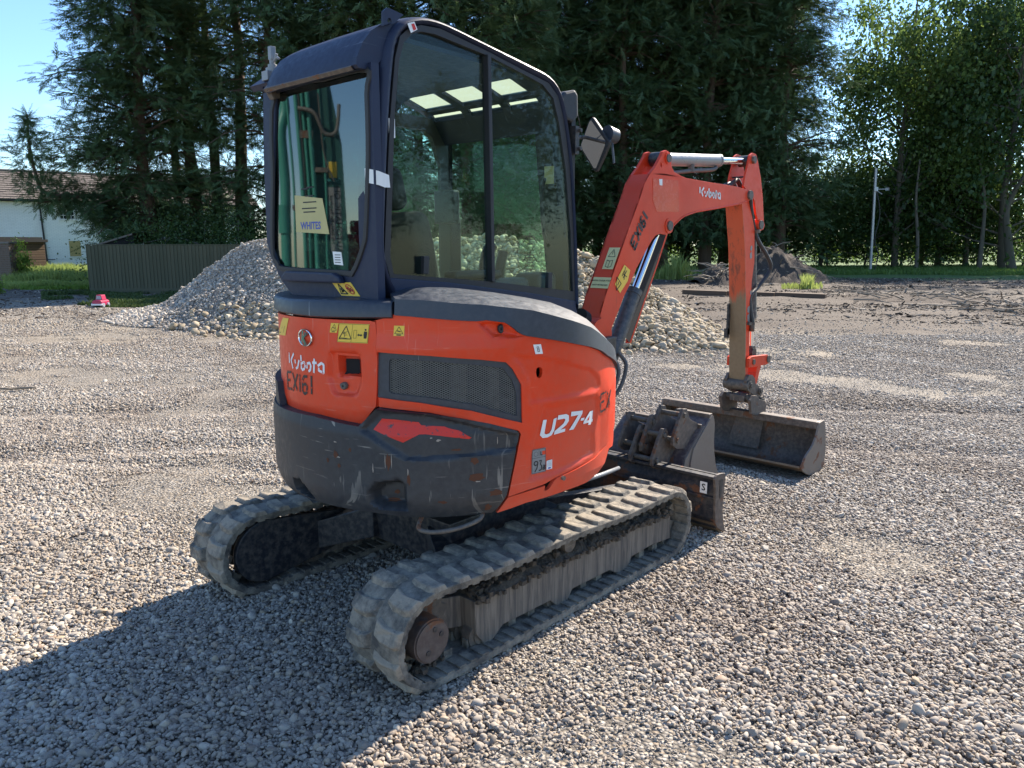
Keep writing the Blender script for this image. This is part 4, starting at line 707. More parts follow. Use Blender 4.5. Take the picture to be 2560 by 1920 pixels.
# roof: outer skin swept across, with openings for the six roof lights
prof=[(-.700,2.262),(-.712,2.272),(-.706,2.300),(-.680,2.352),(-.640,2.400),(-.585,2.436),(-.50,2.462),(-.40,2.478),(-.306,2.482),(-.2,2.468),(-.036,2.446),(.10,2.425),(.20,2.408)]
def yrow(y,dz=0.): return [(x,y,z+dz) for x,z in prof]
rows=[]
for y,dz,dx in ((-.270,-.004,0.),(-.255,0,0),(.0,0,0),(.24,-.004,0),(.33,-.010,.0),(.39,-.018,.035),(.45,-.03,.085),(.51,-.045,.15),(.56,-.060,.22),(.60,-.09,.30),(.62,-.13,.36),(.625,-.20,.38)):
    rows.append([(max(x+dx,x) if x<-.3 else x,y,max(z+dz,2.20)) for x,z in [(px_ if px_>-.3 else min(px_,-.3),pz_) for px_,pz_ in prof]])
roof=grid(rows,'roof','cab_roof' if 'cab_roof' in M else 'cab_paint',CAB,smooth=50)
mb=MB(); mb.prism([(-.62,2.30),(-.50,2.40),(.10,2.385),(.19,2.37),(.19,2.385),(.10,2.40),(-.50,2.42),(-.64,2.32)],-.26,.60); mb.prism([(-.70,2.258),(-.712,2.268),(-.63,2.30),(-.60,2.30),(-.60,2.275)],-.268,.37); mb.prism([(-.640,2.262),(-.700,2.262),(-.712,2.272),(-.706,2.300),(-.680,2.352),(-.640,2.400),(-.585,2.436),(-.50,2.462),(-.50,2.40)],-.298,-.27); hd=mb.ob('headliner','cab_paint',CAB)
mb=MB(); mb.prism([(-.706,2.256),(-.716,2.268),(-.70,2.285),(-.690,2.262)],-.268,.35); mb.ob('rear_gutter','rusty_steel',CAB)
# front of the roof: bars around the roof lights
zf=lambda x: float(np.interp(x,[.20,.24,.41,.44,.47,.53],[2.412,2.405,2.352,2.330,2.290,2.20]))
mb=MB()
def bar(x0,x1,y0,y1,t=.028):
    n=max(1,int((x1-x0)/.03)); 
    for i in range(n):
        a=x0+(x1-x0)*i/n; b=x0+(x1-x0)*(i+1)/n
        mb.add([(a,y0,zf(a)),(b,y0,zf(b)),(b,y1,zf(b)),(a,y1,zf(a)),(a,y0,zf(a)-t),(b,y0,zf(b)-t),(b,y1,zf(b)-t),(a,y1,zf(a)-t)],[(0,1,2,3),(4,7,6,5),(0,4,5,1),(2,6,7,3),(1,5,6,2),(0,3,7,4)])
ys=[-.174,.019,.073,.298,.355,.586]
for y0,y1 in ((-.27,-.174),(.019,.073),(.298,.355),(.586,.635)): bar(.19,.53,y0,y1)
for y0,y1 in ((-.174,.019),(.073,.298),(.355,.586)): bar(.19,.235,y0,y1); bar(.392,.420,y0,y1); bar(.452,.53,y0,y1)
mb.ob('roof_bars','cab_paint',CAB)
for y0,y1 in ((-.174,.019),(.073,.298),(.355,.586)):
    for x0,x1 in ((.235,.392),(.420,.452)):
        mb=MB(); xs=np.linspace(x0,x1,5)
        mb.add([(x,y,zf(x)-.012) for x in xs for y in (y0,y1)],[(2*i,2*i+1,2*i+3,2*i+2) for i in range(4)]); mb.ob('roof_light','skylight',CAB,fix=False)
# windscreen frame and left door side
fw=TR['frontwin']; 
hole=[(.60,2.235),(-.02,2.262),(-.045,2.235),(-.064,2.02),(-.135,1.457),(-.135,1.15),(.60,1.15)]
mb=MB(); mb.prism([(-.285,2.30),(.65,2.30),(.65,.95),(-.285,.95)],.585,.555,'x',holes=[hole]); mb.ob('windscreen_frame','interior',CAB)
mb=MB(); mb.prism(hole,.572,.570,'x'); mb.ob('windscreen','glass_front',CAB)
mb=MB(); hole=[(-.40,1.35),(.50,1.30),(.50,2.05),(.44,2.20),(.38,2.24),(-.18,2.24),(-.30,2.19),(-.38,2.08),(-.42,1.9)]
mb.prism([(-.46,.95),(.585,.95),(.585,2.30),(-.46,2.33)],.60,.63,holes=[hole]); mb.ob('door_frame','interior',CAB)
mb=MB(); mb.prism(hole,.612,.614); mb.ob('door_window','glass_front',CAB)
mb=MB(); mb.box(-.40,.585,-.27,.60,.93,1.0); mb.box(.555,.585,-.285,.65,.62,.95); mb.prism([(-.60,1.0),(-.30,1.0),(-.40,1.42),(-.60,1.42)],-.26,.40); mb.ob('cab_floor','interior',CAB)
# dark front pillar on the right, seen edge on
mb=MB(); mb.prism([(.60,-.30),(.60,-.25),(.545,-.25),(.56,-.30)],1.15,1.5,'z'); mb.ob('front_pillar','cab_paint',CAB)
# seat
def rbox(x0,x1,y0,y1,z0,z1,name,mat,par,bev=.04,M4=None):
    mb=MB(); mb.box(x0,x1,y0,y1,z0,z1,M4); me=mesh(mb.v,mb.f); bm=bmesh.new(); bm.from_mesh(me); bmesh.ops.recalc_face_normals(bm,faces=bm.faces)
    bmesh.ops.bevel(bm,geom=bm.edges[:],offset=bev,segments=4,affect='EDGES',profile=.5); bm.to_mesh(me); bm.free(); return link(name,me,mat,par,smooth=True)
rbox(-.42,.05,-.08,.40,1.28,1.42,'seat_cushion','seat_cloth',CAB)
Mt=Matrix.Translation((-.16,.13,1.38))@Matrix.Rotation(R(-14),4,'Y')
rbox(-.06,.07,-.23,.23,0,.40,'seat_back','seat_cloth',CAB,.055,Mt)
rbox(-.05,.05,-.13,.13,.41,.60,'headrest','seat_cloth',CAB,.045,Mt)
rbox(.02,.34,-.22,-.10,1.20,1.47,'side_console','interior_grey',CAB,.03)
rbox(.38,.52,-.24,-.06,1.20,1.49,'right_console','interior_grey',CAB,.03)
rbox(-.14,.16,-.20,-.11,1.47,1.51,'armrest','interior',CAB,.018)
mb=MB(); mb.tube(catmull([(.20,-.02,1.46),(.21,-.02,1.54),(.235,-.02,1.60)],5),.02,10,rads=None); mb.tube(catmull([(.225,-.02,1.52),(.235,-.02,1.58),(.27,-.02,1.625)],5),.030,10); mb.ob('joystick','rubber',CAB,smooth=50)
mb=MB(); mb.tube(catmull([(.34,.0,1.44),(.35,.0,1.52),(.375,.0,1.59)],5),.026,10); mb.ob('joystick','rubber',CAB,smooth=50)
mb=MB(); mb.box(.475,.555,.50,.60,1.0,1.78); mb.ob('left_pillar_trim','interior',CAB,bevel=.01)
mb=MB(); mb.box(.44,.49,.44,.60,1.74,1.92); mb.ob('monitor','interior',CAB,bevel=.01)
mb=MB(); mb.tube(catmull([(.50,-.16,1.95),(.47,-.17,1.85),(.48,-.18,1.68),(.52,-.18,1.62)],6),.010,8); mb.ob('grab_handle','rubber',CAB,smooth=50)
mb=MB(); mb.box(.535,.545,-.205,-.125,1.90,2.02); mb.ob('warning_card','rubber',CAB)
mb=MB(); mb.box(.530,.534,-.195,-.135,1.925,2.01); cr=mb.ob('warning_card','sticker_yellow',CAB)
# lever pattern card stuck on the windscreen
mb=MB(); mb.prism([(.08,1.70),(-.09,1.70),(-.12,1.50),(.06,1.50)],.566,.568,'x'); pc_=mb.ob('control_card','glass_front',CAB)
lines=[]
for cz in (1.655,1.56):
    cyy=-.01
    lines+= [[(cyy-.05,cz-.02),(cyy-.02,cz+.015),(cyy+.02,cz+.015),(cyy+.05,cz-.02)],[(cyy-.02,cz-.025),(cyy+.02,cz-.025)],[(cyy,cz-.02),(cyy,cz+.03)],[(cyy-.03,cz),(cyy+.03,cz)],[(cyy+.075,cz-.03),(cyy+.085,cz-.02)],[(cyy-.075,cz+.03),(cyy-.065,cz+.02)]]
mb=MB()
for qd in strokes(lines,.005): mb.add([(.564,a,b) for a,b in qd],[(0,1,2,3)])
mb.ob('control_print','ink',CAB,fix=False)
# things on the back of the cab: white tape, warning label, beacon bracket, insurance card
mb=MB()
for k,(x_,y_,z_) in enumerate(((-.6625,-.262,1.912),(-.6640,-.292,1.908),(-.6600,-.312,1.904),(-.645,-.3245,1.900),(-.62,-.3265,1.893),(-.596,-.3240,1.888))): mb.v+=[(x_,y_,z_),(x_+.004*(k==5),y_,z_-.052+.006*(k==5))]
mb.f=[(2*i,2*i+1,2*i+3,2*i+2) for i in range(5)]; mb.ob('white_tape','label_white',CAB,fix=False)
def flatx(poly,x,name,mat,par,th=.001):
    mb=MB(); mb.prism(poly,x,x-th,'x'); return mb.ob(name,mat,par)
wc=TR['warn_cab']; flatx(wc,-.661,'warning_sticker','yellow',CAB)
Wx=lambda u,v: ((1-u)*(1-v)*wc[0][0]+u*(1-v)*wc[1][0]+u*v*wc[2][0]+(1-u)*v*wc[3][0],(1-u)*(1-v)*wc[0][1]+u*(1-v)*wc[1][1]+u*v*wc[2][1]+(1-u)*v*wc[3][1])
mb=MB()
for qd in strokes([[Wx(.28,.12),Wx(.44,.85),Wx(.08,.85),Wx(.28,.12)]],.005)+strokes([[Wx(.25,.45),Wx(.28,.7)],[Wx(.2,.7),Wx(.36,.6)],[Wx(.62,.4),Wx(.82,.62)],[Wx(.66,.6),Wx(.8,.45)],[Wx(.68,.35),Wx(.70,.65)]],.008): mb.add([(-.6632,a,b) for a,b in qd],[(0,1,2,3)])
mb.ob('warning_print','ink',CAB,fix=False)
mb=MB()
for qd in strokes([[Wx(.73+.16*math.cos(a),.5+.34*math.sin(a)) for a in np.linspace(0,2*PI,18)],[Wx(.62,.28),Wx(.84,.74)]],.004): mb.add([(-.6636,a,b) for a,b in qd],[(0,1,2,3)])
mb.ob('prohibition_ring','red_ink',CAB,fix=False)
sw_=TR['sticker_w']; flatx(sw_,-.6528,'company_sticker','sticker_yellow',CAB)
vs,fs=text_polys('WHITES',.042,.0012)
c=(sum(p[0] for p in sw_)/4,min(p[1] for p in sw_)+.035)
link('company_name',mesh([(-.6545,c[0]-x,c[1]+y) for x,y in vs],fs),'blue_ink',CAB)
mb=MB()
for (a,b,e,d) in ((.06,.01,.155,.150),(.02,-.03,.16,.155),(.05,-.05,.10,.095),(.06,-.05,.075,.07),(.03,-.03,.125,.12),(.05,-.04,.06,.055)): mb.add([(-.6545,c[0]+a,c[1]+e),(-.6545,c[0]+b,c[1]+e),(-.6545,c[0]+b,c[1]+d),(-.6545,c[0]+a,c[1]+d)],[(0,1,2,3)])
mb.ob('sticker_print','ink',CAB,fix=False)
flatx([(-.015,1.60),(-.075,1.598),(-.085,1.545),(-.022,1.548)],-.6528,'paper_card','label_white',CAB)
mb=MB()
for z_ in (1.588,1.578,1.568,1.558): mb.add([(-.6545,-.03,z_),(-.6545,-.07,z_),(-.6545,-.07,z_-.003),(-.6545,-.03,z_-.003)],[(0,1,2,3)])
mb.ob('card_print','ink',CAB,fix=False)
mb=MB(); mb.box(-.63,-.615,.18,.24,1.52,1.60); rd=mb.ob('striped_tag','red_ink',CAB)
# beacon mount, roof corner
mb=MB(); mb.box(-.64,-.56,.44,.49,2.33,2.37); mb.cyl((-.60,.463,2.36),(-.60,.463,2.385),.030,18); mb.cyl((-.60,.463,2.385),(-.60,.463,2.40),.020,18); mb.cyl((-.60,.463,2.40),(-.60,.463,2.425),.012,12)
mb.box(-.612,-.588,.45,.476,2.42,2.475); mb.tube([(-.60,.455,2.41),(-.60,.42,2.425),(-.60,.405,2.415)],.006,6); mb.cyl((-.60,.435,2.418),(-.60,.425,2.440),.007,8); mb.ob('beacon_bracket','grey_tube',CAB,bevel=.002)
mb=MB(); mb.prism([(-.68,2.23),(-.70,2.27),(-.66,2.33),(-.56,2.35),(-.52,2.28)],.33,.365); mb.ob('bracket_plate','rusty_steel',CAB,bevel=.004)
mb=MB(); mb.box(-.003,.003,-.028,-.008,0,.0)  # label on roof corner
me=mesh([(-.487,-.3185,2.455),(-.452,-.3185,2.468),(-.435,-.3185,2.438),(-.468,-.3185,2.420)],[(0,1,2,3)]); link('corner_label',me,'label_white',CAB)
me=mesh([(-.466,-.3200,2.452),(-.452,-.3200,2.457),(-.442,-.3200,2.438),(-.456,-.3200,2.430)],[(0,1,2,3)]); link('corner_print',me,'red_ink',CAB)
# roof pole stub, work light, mirror
mb=MB(); mb.prism([(.44,2.30),(.49,2.34),(.56,2.36),(.585,2.34),(.59,2.24),(.55,2.205),(.50,2.215)],-.30,-.21); mb.ob('work_light','rubber',CAB,bevel=.012)
MIR=CAB
mg=TR['mirror']; mb=MB(); mb.prism(smoothpts(mg+[mg[0]],3)[:-1],.75,.772,'x'); mf=mb.ob('mirror_housing','rubber',MIR,bevel=.006)
mb=MB(); mb.prism(TR['mirror_g'],.7495,.7485,'x'); mo_=mb.ob('mirror_glass','mirror_glass',MIR)
# mirror turned a little so that it shows the cab flank and sky
mb=MB(); mb.tube([(.565,-.285,2.14),(.64,-.25,2.15),(.76,-.22,2.165)],.009,8); mb.box(.545,.575,-.318,-.285,2.06,2.19); mb.cyl((.57,-.30,2.17),(.57,-.335,2.17),.009,8); mb.cyl((.57,-.30,2.085),(.57,-.335,2.085),.009,8); mb.tube([(.56,-.30,2.30),(.62,-.28,2.22),(.70,-.24,2.15)],.0025,5); mb.ob('mirror_arm','black_steel',MIR,bevel=0)
mb=MB(); mb.cyl((.775,-.335,2.17),(.835,-.345,2.165),.045,20,.036); mb.tube([(.80,-.35,2.13),(.80,-.365,2.03)],.006,6); mb.ob('mirror_back_lamp','hood_plastic',MIR,smooth=40)
# ================================================================ BOOM, ARM, BUCKET, BLADE
YR,YL=-.17,-.03; YC=-.10
BOOM=empty('boom'); BOOM.parent=EX
bp=TR['boom']; n=len(bp)
# outline indices: the open underside (cylinder bay) runs from the knee boss down to the foot
def bossed(c,r,y0,y1,name,mat,par,seg=20):
    mb=MB(); mb.cyl((c[0],y0,c[1]),(c[0],y1,c[1]),r,seg); return mb.ob(name,mat,par,smooth=35)
for y0,y1 in ((YR,YR+.012),(YL-.012,YL)):
    mb=MB(); mb.prism(bp,y0,y1); mb.ob('boom_side_plate','orange_boom',BOOM,bevel=.0015)
def strip(pts,y0,y1,th,name,mat,par):
    # band following pts, thickness th to the inside
    mb=MB(); P=[Vector((a,0,b)) for a,b in pts]; c=sum(P,Vector())/len(P); path=[]
    for i,p in enumerate(P):
        t=(P[min(i+1,len(P)-1)]-P[max(i-1,0)]).normalized(); nn=Vector((-t.z,0,t.x)); path.append((p,nn,Vector((0,1,0))))
    mb.sweep(path,[(0,y0),(0,y1),(th,y1),(th,y0)]); return mb.ob(name,mat,par,smooth=30)
top_i=bp[0:8]; 
back=[bp[i] for i in range(n-1,-1,-1)]
# find foot start
ft=[bp[k] for k in range(n-5,n)]          # crease points up the back edge
backline=[(.90,1.12),(.9465,1.1798)]+[bp[k] for k in range(n-5,n)]+[bp[0]]
bl=[p for p in inter([(.93,1.16),(.9776,1.2479),(1.0205,1.3459),(1.2367,1.7262),(1.3295,1.8802),(1.3779,1.9748),(1.4289,2.0314)],30)]
strip(bl,YR+.002,YL-.002,-.012,'boom_back_plate','orange_boom',BOOM)
strip(inter(bp[0:8],30),YR+.002,YL-.002,-.012,'boom_top_plate','orange_boom',BOOM)
un=bp[9:17]; strip(inter(un,30),YR+.002,YL-.002,-.012,'boom_under_plate','orange_boom',BOOM)
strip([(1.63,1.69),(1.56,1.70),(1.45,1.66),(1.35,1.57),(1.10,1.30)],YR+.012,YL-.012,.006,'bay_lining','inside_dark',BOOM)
for k in ('earR','earL'):
    y0,y1=((YR,YR+.02) if k=='earR' else (YL-.02,YL))
    e=TR['earR']; hole=[(1.545+.010*math.cos(a),2.088+.013*math.sin(a)) for a in np.linspace(0,2*PI,12)[:-1]]
    mb=MB(); mb.prism(e,y0,y1,holes=[hole]); mb.ob('boom_ear','orange_boom',BOOM,bevel=.0015)
pe=TR['p_ear'][0]; pk=TR['p_knee'][0]; pt=TR['p_tip'][0]; pr_=TR['p_rod'][0]; pb=TR['p_bc'][0]
bossed(pe,.024,YR-.012,YL+.012,'pin','dusty_steel',BOOM); bossed(pk,.030,YR-.014,YL+.014,'pin','dusty_steel',BOOM,8); bossed(pt,.032,YR-.016,YL+.016,'pin','dusty_steel',BOOM)
bossed(pe,.034,YR-.006,YR+.002,'pin_boss','orange_boom',BOOM); bossed(pk,.046,YR-.005,YR+.002,'pin_boss','orange_boom',BOOM)
# weld rib along underside
mb=MB(); mb.tube([(a,YR+.001,b) for a,b in inter(bp[9:17],30)],.006,6); mb.ob('weld_bead','orange_boom',BOOM,smooth=60)
# foot knuckle: big ring around the lower pin
mb=MB(); FP=Vector((.955,0,1.185))
mb.cyl((.965,YR-.02,1.13),(.965,YL+.02,1.13),.095,28); mb.ob('boom_foot','orange_boom',BOOM,smooth=35)
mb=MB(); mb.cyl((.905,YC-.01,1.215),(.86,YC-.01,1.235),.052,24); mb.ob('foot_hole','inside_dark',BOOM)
mb=MB(); mb.add([(.90,YR+.0,1.10),(.90,YL,1.10),(.935,YL,1.20),(.935,YR,1.20),(.975,YR,1.235),(.975,YL,1.235),(1.06,YR,1.05),(1.06,YL,1.05)],[(0,1,2,3),(3,2,5,4),(0,3,4,6),(1,7,5,2)]); mb.ob('foot_plate','orange_boom',BOOM)
# swing bracket under the boom
mb=MB(); mb.box(.74,1.02,-.22,.02,.62,.70); mb.box(.74,.90,-.20,-.0,.70,1.06); mb.box(.90,1.06,-.225,-.18,.78,1.12); mb.box(.90,1.06,-.02,.025,.78,1.12); mb.cyl((.90,YC,.60),(.90,YC,1.02),.075,24); part(mb,'swing_bracket','black_steel',bevel=.008)
# guard channel in front of the boom cylinder
mb=MB(); mb.prism([(1.66,1.73),(1.852,1.697),(1.750,1.507),(1.472,1.027),(1.425,1.031),(1.440,1.075),(1.700,1.520),(1.755,1.635),(1.64,1.66)],YL-.012,YL); mb.ob('cylinder_guard','orange_boom',BOOM)
mb=MB(); mb.add([(1.83,YL-.012,1.69),(1.735,YL-.012,1.51),(1.455,YL-.012,1.03),(1.30,YC-.0,1.10),(1.52,YC-.0,1.55),(1.66,YC-.0,1.72)],[(0,1,4,5),(1,2,3,4)]); mb.ob('guard_shade_sheet','inside_dark',BOOM,fix=False)  # black sheet added where the guard's inner face lies in shadow
# boom cylinder
d=Vector((1.6529-1.1726,0,1.6945-.9648)); a0=Vector((pk[0],YC,pk[1])); ax=d.normalized(); mid=Vector((1.405,YC,1.355)); low=Vector((1.165,YC,.955))
mb=MB(); mb.cyl(low,mid,.046,28); mb.cyl(mid-ax*.03,mid+ax*.004,.050,28); c1=mb.ob('boom_cylinder','cyl_tube',BOOM,smooth=35)
mb=MB(); mb.cyl(mid,a0-ax*.02,.024,20); mb.ob('cylinder_rod','chrome',c1,smooth=35)
mb=MB(); mb.tube(catmull([low+Vector((-.02,-.05,.02)),low+Vector((-.03,-.09,-.06)),low+Vector((-.10,-.09,-.16)),low+Vector((-.20,-.05,-.22))],6),.012,8); mb.tube(catmull([low+Vector((.02,-.05,.05)),low+Vector((.03,-.10,-.02)),low+Vector((-.05,-.11,-.15)),low+Vector((-.18,-.08,-.24))],6),.012,8); mb.ob('hydraulic_hose','hose_dusty',BOOM,smooth=60)
mb=MB(); mb.tube(catmull([(1.05,.0,.95),(1.0,.02,.80),(.92,.0,.72)],6),.02,8); mb.tube(catmull([(1.12,-.13,.95),(1.02,-.20,.86),(.98,-.22,.74)],6),.014,8); mb.ob('hydraulic_hose','hose',BOOM,smooth=60)
# arm cylinder
A0=Vector((pe[0],YC,pe[1])); A1=Vector((pr_[0],YC,pr_[1]-.005)); ax=(A1-A0).normalized(); Lc=(A1-A0).length
mb=MB(); mb.cyl(A0+ax*.05,A0+ax*.735,.040,28); mb.cyl(A0+ax*.725,A0+ax*.742,.043,28); c2=mb.ob('arm_cylinder','grey_tube',BOOM,smooth=35)
mb=MB(); mb.cyl(A0-Vector((0,.04,0)),A0+Vector((0,.04,0)),.042,24); mb.tube([A0,A0+ax*.06],.04,20,rads=[.036,.042]); mb.ob('cylinder_eye','black_steel',c2,smooth=35)
mb=MB(); mb.cyl(A0+ax*.74,A1-ax*.03,.022,20); mb.ob('cylinder_rod','chrome',c2,smooth=35)
mb=MB(); mb.cyl(A1-Vector((0,.035,0)),A1+Vector((0,.035,0)),.038,22); mb.ob('cylinder_eye','black_steel',c2,smooth=35)
mb=MB(); p0=A0+Vector((.14,-.02,-.070)); mb.tube(catmull([A0+Vector((.08,-.02,-.055)),p0,A0+ax*.36+Vector((0,-.02,-.068)),A0+ax*.62+Vector((0,-.02,-.060)),A0+ax*.68+Vector((0,-.02,-.045))],6),.013,10); mb.tube([A0+ax*.36+Vector((0,-.02,-.075)),A0+ax*.36+Vector((0,-.02,-.03))],.02,10); mb.ob('cylinder_pipe','hose_dusty',c2,smooth=60)
# stickers and writing on the boom flank
def flaty(poly,y,name,mat,par,th=.001): 
    mb=MB(); mb.prism(poly,y,y-th); return mb.ob(name,mat,par)
flaty(TR['fresh'],YR-.0004,'touched_up_paint','orange_fresh',BOOM,.0012)
flaty(TR['lab_a'],YR-.002,'small_label','label_white',BOOM)
# pale labels sit on the boom's back face
def backpt(u,z):  # u 0..1 across the back face from left to right plate, z up
    x=float(np.interp(z,bl_z,bl_x)); return (x-.003,YL+(YR-YL)*u,z)
BLn=np.array(bl); bl_z=list(BLn[:,1]); bl_x=list(BLn[:,0])
def backdecal(name,u0,u1,z0,z1,mat,off=0.,skew=0.):
    return link(name,mesh([tuple(np.array(backpt(u0,z1))-[off,0,0]),tuple(np.array(backpt(u1,z1))-[off,0,0]),tuple(np.array(backpt(u1,z0))-[off,0,0]),tuple(np.array(backpt(u0,z0))-[off,0,0])],[(0,1,2,3)]),mat,BOOM)
backdecal('boom_label',.38,.92,1.49,1.61,'pale_yellow',.001)
backdecal('coupler_label',.12,1.,1.385,1.445,'pale_yellow',.001)
def back_text(name,txt,size,uc,zc,bold=0):
    vs,fs=text_polys(txt,size,bold); wd=YL-YR
    return link(name,mesh([tuple(np.array(backpt(uc+x/wd,zc+y))-[.003,0,0]) for x,y in vs],fs),'ink',BOOM)
back_text('coupler_text','MANUAL COUPLER FITTED',.0105,.56,1.427,.0002); back_text('coupler_text','SAFETY PIN REQUIRED',.0105,.56,1.403,.0002)
mb=MB()
for qd in strokes([[(.50,1.562),(.65,1.597),(.80,1.562),(.50,1.562)],[(.65,1.572),(.65,1.586)]],.012):
    mb.add([tuple(np.array(backpt(u,z))-[.003,0,0]) for u,z in [(q[0],q[1]) for q in qd]],[(0,1,2,3)])
mb=MB()
wd=YL-YR
for ln in ([(.48,1.560),(.65,1.600),(.82,1.560),(.48,1.560)],[(.65,1.572),(.65,1.588)],[(.50,1.54),(.64,1.535),(.78,1.54),(.78,1.505),(.64,1.50),(.50,1.505),(.50,1.54)],[(.64,1.535),(.64,1.50)]):
    for qd in strokes([[(u*wd,z) for u,z in ln]],.0028): mb.add([tuple(np.array(backpt(a/wd,b))-[.003,0,0]) for a,b in qd],[(0,1,2,3)])
mb.ob('label_print','ink',BOOM,fix=False)
s2=TR['st_warn2']; flaty(s2,YR-.002,'warning_sticker','yellow',BOOM)
def plane_strokes(name,lines,wd_,y,mat,par):
    mb=MB()
    for qd in strokes(lines,wd_): mb.add([(a,y,b) for a,b in qd],[(0,1,2,3)])
    return mb.ob(name,mat,par,fix=False)
cc=(1.135,1.425); plane_strokes('warning_print',[[(1.118,1.372),(1.163,1.408),(1.122,1.445),(1.118,1.372)],[(1.13,1.40),(1.14,1.42)],[(1.17,1.45),(1.19,1.48)],[(1.18,1.44),(1.215,1.48)],[(1.175,1.465),(1.215,1.445)],[(1.19,1.43),(1.20,1.50)]],.006,YR-.0036,'ink',BOOM)
# maker name and fleet number, drawn with the same stroke letters as on the door
def norm(lines):
    L_=[deg2s(l) for l in lines]; xs=[a for l in L_ for a,_ in l]; zs=[b for l in L_ for _,b in l]; 
    return L_,min(xs),max(xs),min(zs),max(zs)
KL,kx0,kx1,kz0,kz1=norm(TR['kub'])
# take the logo's own sag out of the letters (it was traced on a falling line)
sl=-.18
KL2=[[(a-kx0,b-(a-kx0)*0-kz0) for a,b in l] for l in KL]
def mapq(u,v,q): return ((1-u)*(1-v)*q[0][0]+u*(1-v)*q[1][0]+u*v*q[2][0]+(1-u)*v*q[3][0],(1-u)*(1-v)*q[0][1]+u*(1-v)*q[1][1]+u*v*q[2][1]+(1-u)*v*q[3][1])
kq=TR['kub_boom']; plane_strokes('maker_name',[[mapq(a/(kx1-kx0),1-b/(kz1-kz0),kq) for a,b in l] for l in KL2],.0130,YR-.0030,'label_white',BOOM)
XL,xx0,xx1,xz0,xz1=norm(TR['ex']); eq=TR['ex_boom']  # corners: start-bottom-left, start-right, end-right, end-left
eq4=[eq[0],eq[3],eq[2],eq[1]]
plane_strokes('fleet_number',[[mapq((a-xx0)/(xx1-xx0),1-(b-xz0)/(xz1-xz0),eq4) for a,b in l] for l in XL],.0165,YR-.0030,'stencil_boom',BOOM)
# ---- dipper arm
DIP=empty('dipper_arm'); DIP.parent=EX
ds=TR['dip_side']; dr=TR['dip_rear']
yl,yr=-.155,-.045
body=[(2.60,1.92),(2.77,1.95),(2.83,1.75),(2.855,1.50),(2.83,1.36),(2.838,1.05),(2.853,.80),(2.848,.67),(2.80,.585),(2.788,.68),(2.746,1.13),(2.68,1.60)]
mb=MB(); mb.prism(body,yl,yr); dbox=mb.ob('arm_beam','orange_boom',DIP,bevel=.003)
rearl=[(2.60,1.92),(2.68,1.60),(2.746,1.13),(2.788,.68),(2.80,.585)]
mb=MB(); P=inter(rearl,20); vs=[]
for a,b in P: vs+= [(a-.004,yl-.008,b),(a-.004,yr+.008,b),(a+.006,yr+.008,b),(a+.006,yl-.008,b)]
mb.add(vs,[(4*i+k,4*i+(k+1)%4,4*i+4+(k+1)%4,4*i+4+k) for i in range(19) for k in range(4)]); mb.ob('arm_rear_plate','dipper_worn',DIP)
for y0,y1 in ((-.165,-.150),(-.050,-.035)):
    mb=MB(); mb.prism(TR['dip_plate'],y0,y1); mb.ob('arm_head_plate','orange_boom',DIP,bevel=.0015)
bossed(pr_,.026,-.182,-.02,'pin','dusty_steel',DIP); bossed(pb,.032,-.180,-.02,'pin','dusty_steel',DIP); bossed(pb,.042,-.170,-.03,'pin_boss','orange_boom',DIP)
# worn grey patches on the flank
rs=random.Random(4)
for cx_,cz_,w_,h_ in ((2.79,1.60,.018,.028),(2.79,1.55,.02,.03),(2.82,1.28,.01,.02),(2.815,1.16,.035,.04),(2.815,1.10,.03,.05),(2.83,1.05,.02,.012)):
    flaty([(cx_+w_*a*rs.uniform(.6,1),cz_+h_*b*rs.uniform(.6,1)) for a,b in ((-1,-.6),(0,-1),(1,-.7),(.9,.3),(.6,1),(-.5,.8),(-1,.4))],yl-.001,'worn_patch','label_grey',DIP)
# bucket cylinder down the front of the arm
B0=Vector((2.905,YC,1.74)); B1=Vector((2.985,YC,1.10)); B2=Vector((2.985,YC,.84))
mb=MB(); mb.cyl(Vector((2.90,YC,1.70)),Vector((2.975,YC,1.12)),.034,24); mb.cyl(Vector((2.965,YC,1.14)),Vector((2.972,YC,1.08)),.038,24); c3=mb.ob('bucket_cylinder','cyl_tube',DIP,smooth=35)
mb=MB(); mb.cyl(Vector((2.972,YC,1.10)),Vector((2.99,YC,.85)),.020,20); mb.ob('cylinder_rod','chrome',c3,smooth=35)
mb=MB(); mb.cyl((2.99,YC-.03,.82),(2.99,YC+.03,.82),.036,20); mb.box(2.96,3.02,YC-.022,YC+.022,.82,.87); mb.ob('cylinder_eye','black_steel',c3,smooth=35)
hs=[(a,-.165+.02*math.sin(i),b) for i,(a,b) in enumerate(TR['hose'])]
mb=MB(); mb.tube(catmull(hs,8),.015,10); mb.ob('hydraulic_hose','hose',DIP,smooth=60)
mb=MB(); p=TR['hose'][2]; mb.cyl((p[0],-.165,p[1]+.01),(p[0]+.004,-.165,p[1]-.012),.021,12); p=TR['hose'][-1]; mb.cyl((p[0],-.17,p[1]+.02),(p[0],-.17,p[1]-.05),.019,8); mb.box(p[0]-.06,p[0]+.01,-.175,-.14,p[1]+.0,p[1]+.02); mb.ob('hose_clamp','dusty_steel',DIP)
mb=MB(); mb.tube(catmull([(2.70,-.10,2.02),(2.66,-.09,2.07),(2.60,-.09,2.05),(2.52,-.09,2.02)],6),.016,8); mb.tube(catmull([(2.72,-.06,2.0),(2.68,-.05,2.05),(2.60,-.06,2.045),(2.50,-.06,2.02)],6),.014,8); mb.tube([(2.66,-.155,2.09),(2.66,-.045,2.09)],.006,6); mb.ob('hydraulic_hose','hose',DIP,smooth=60)
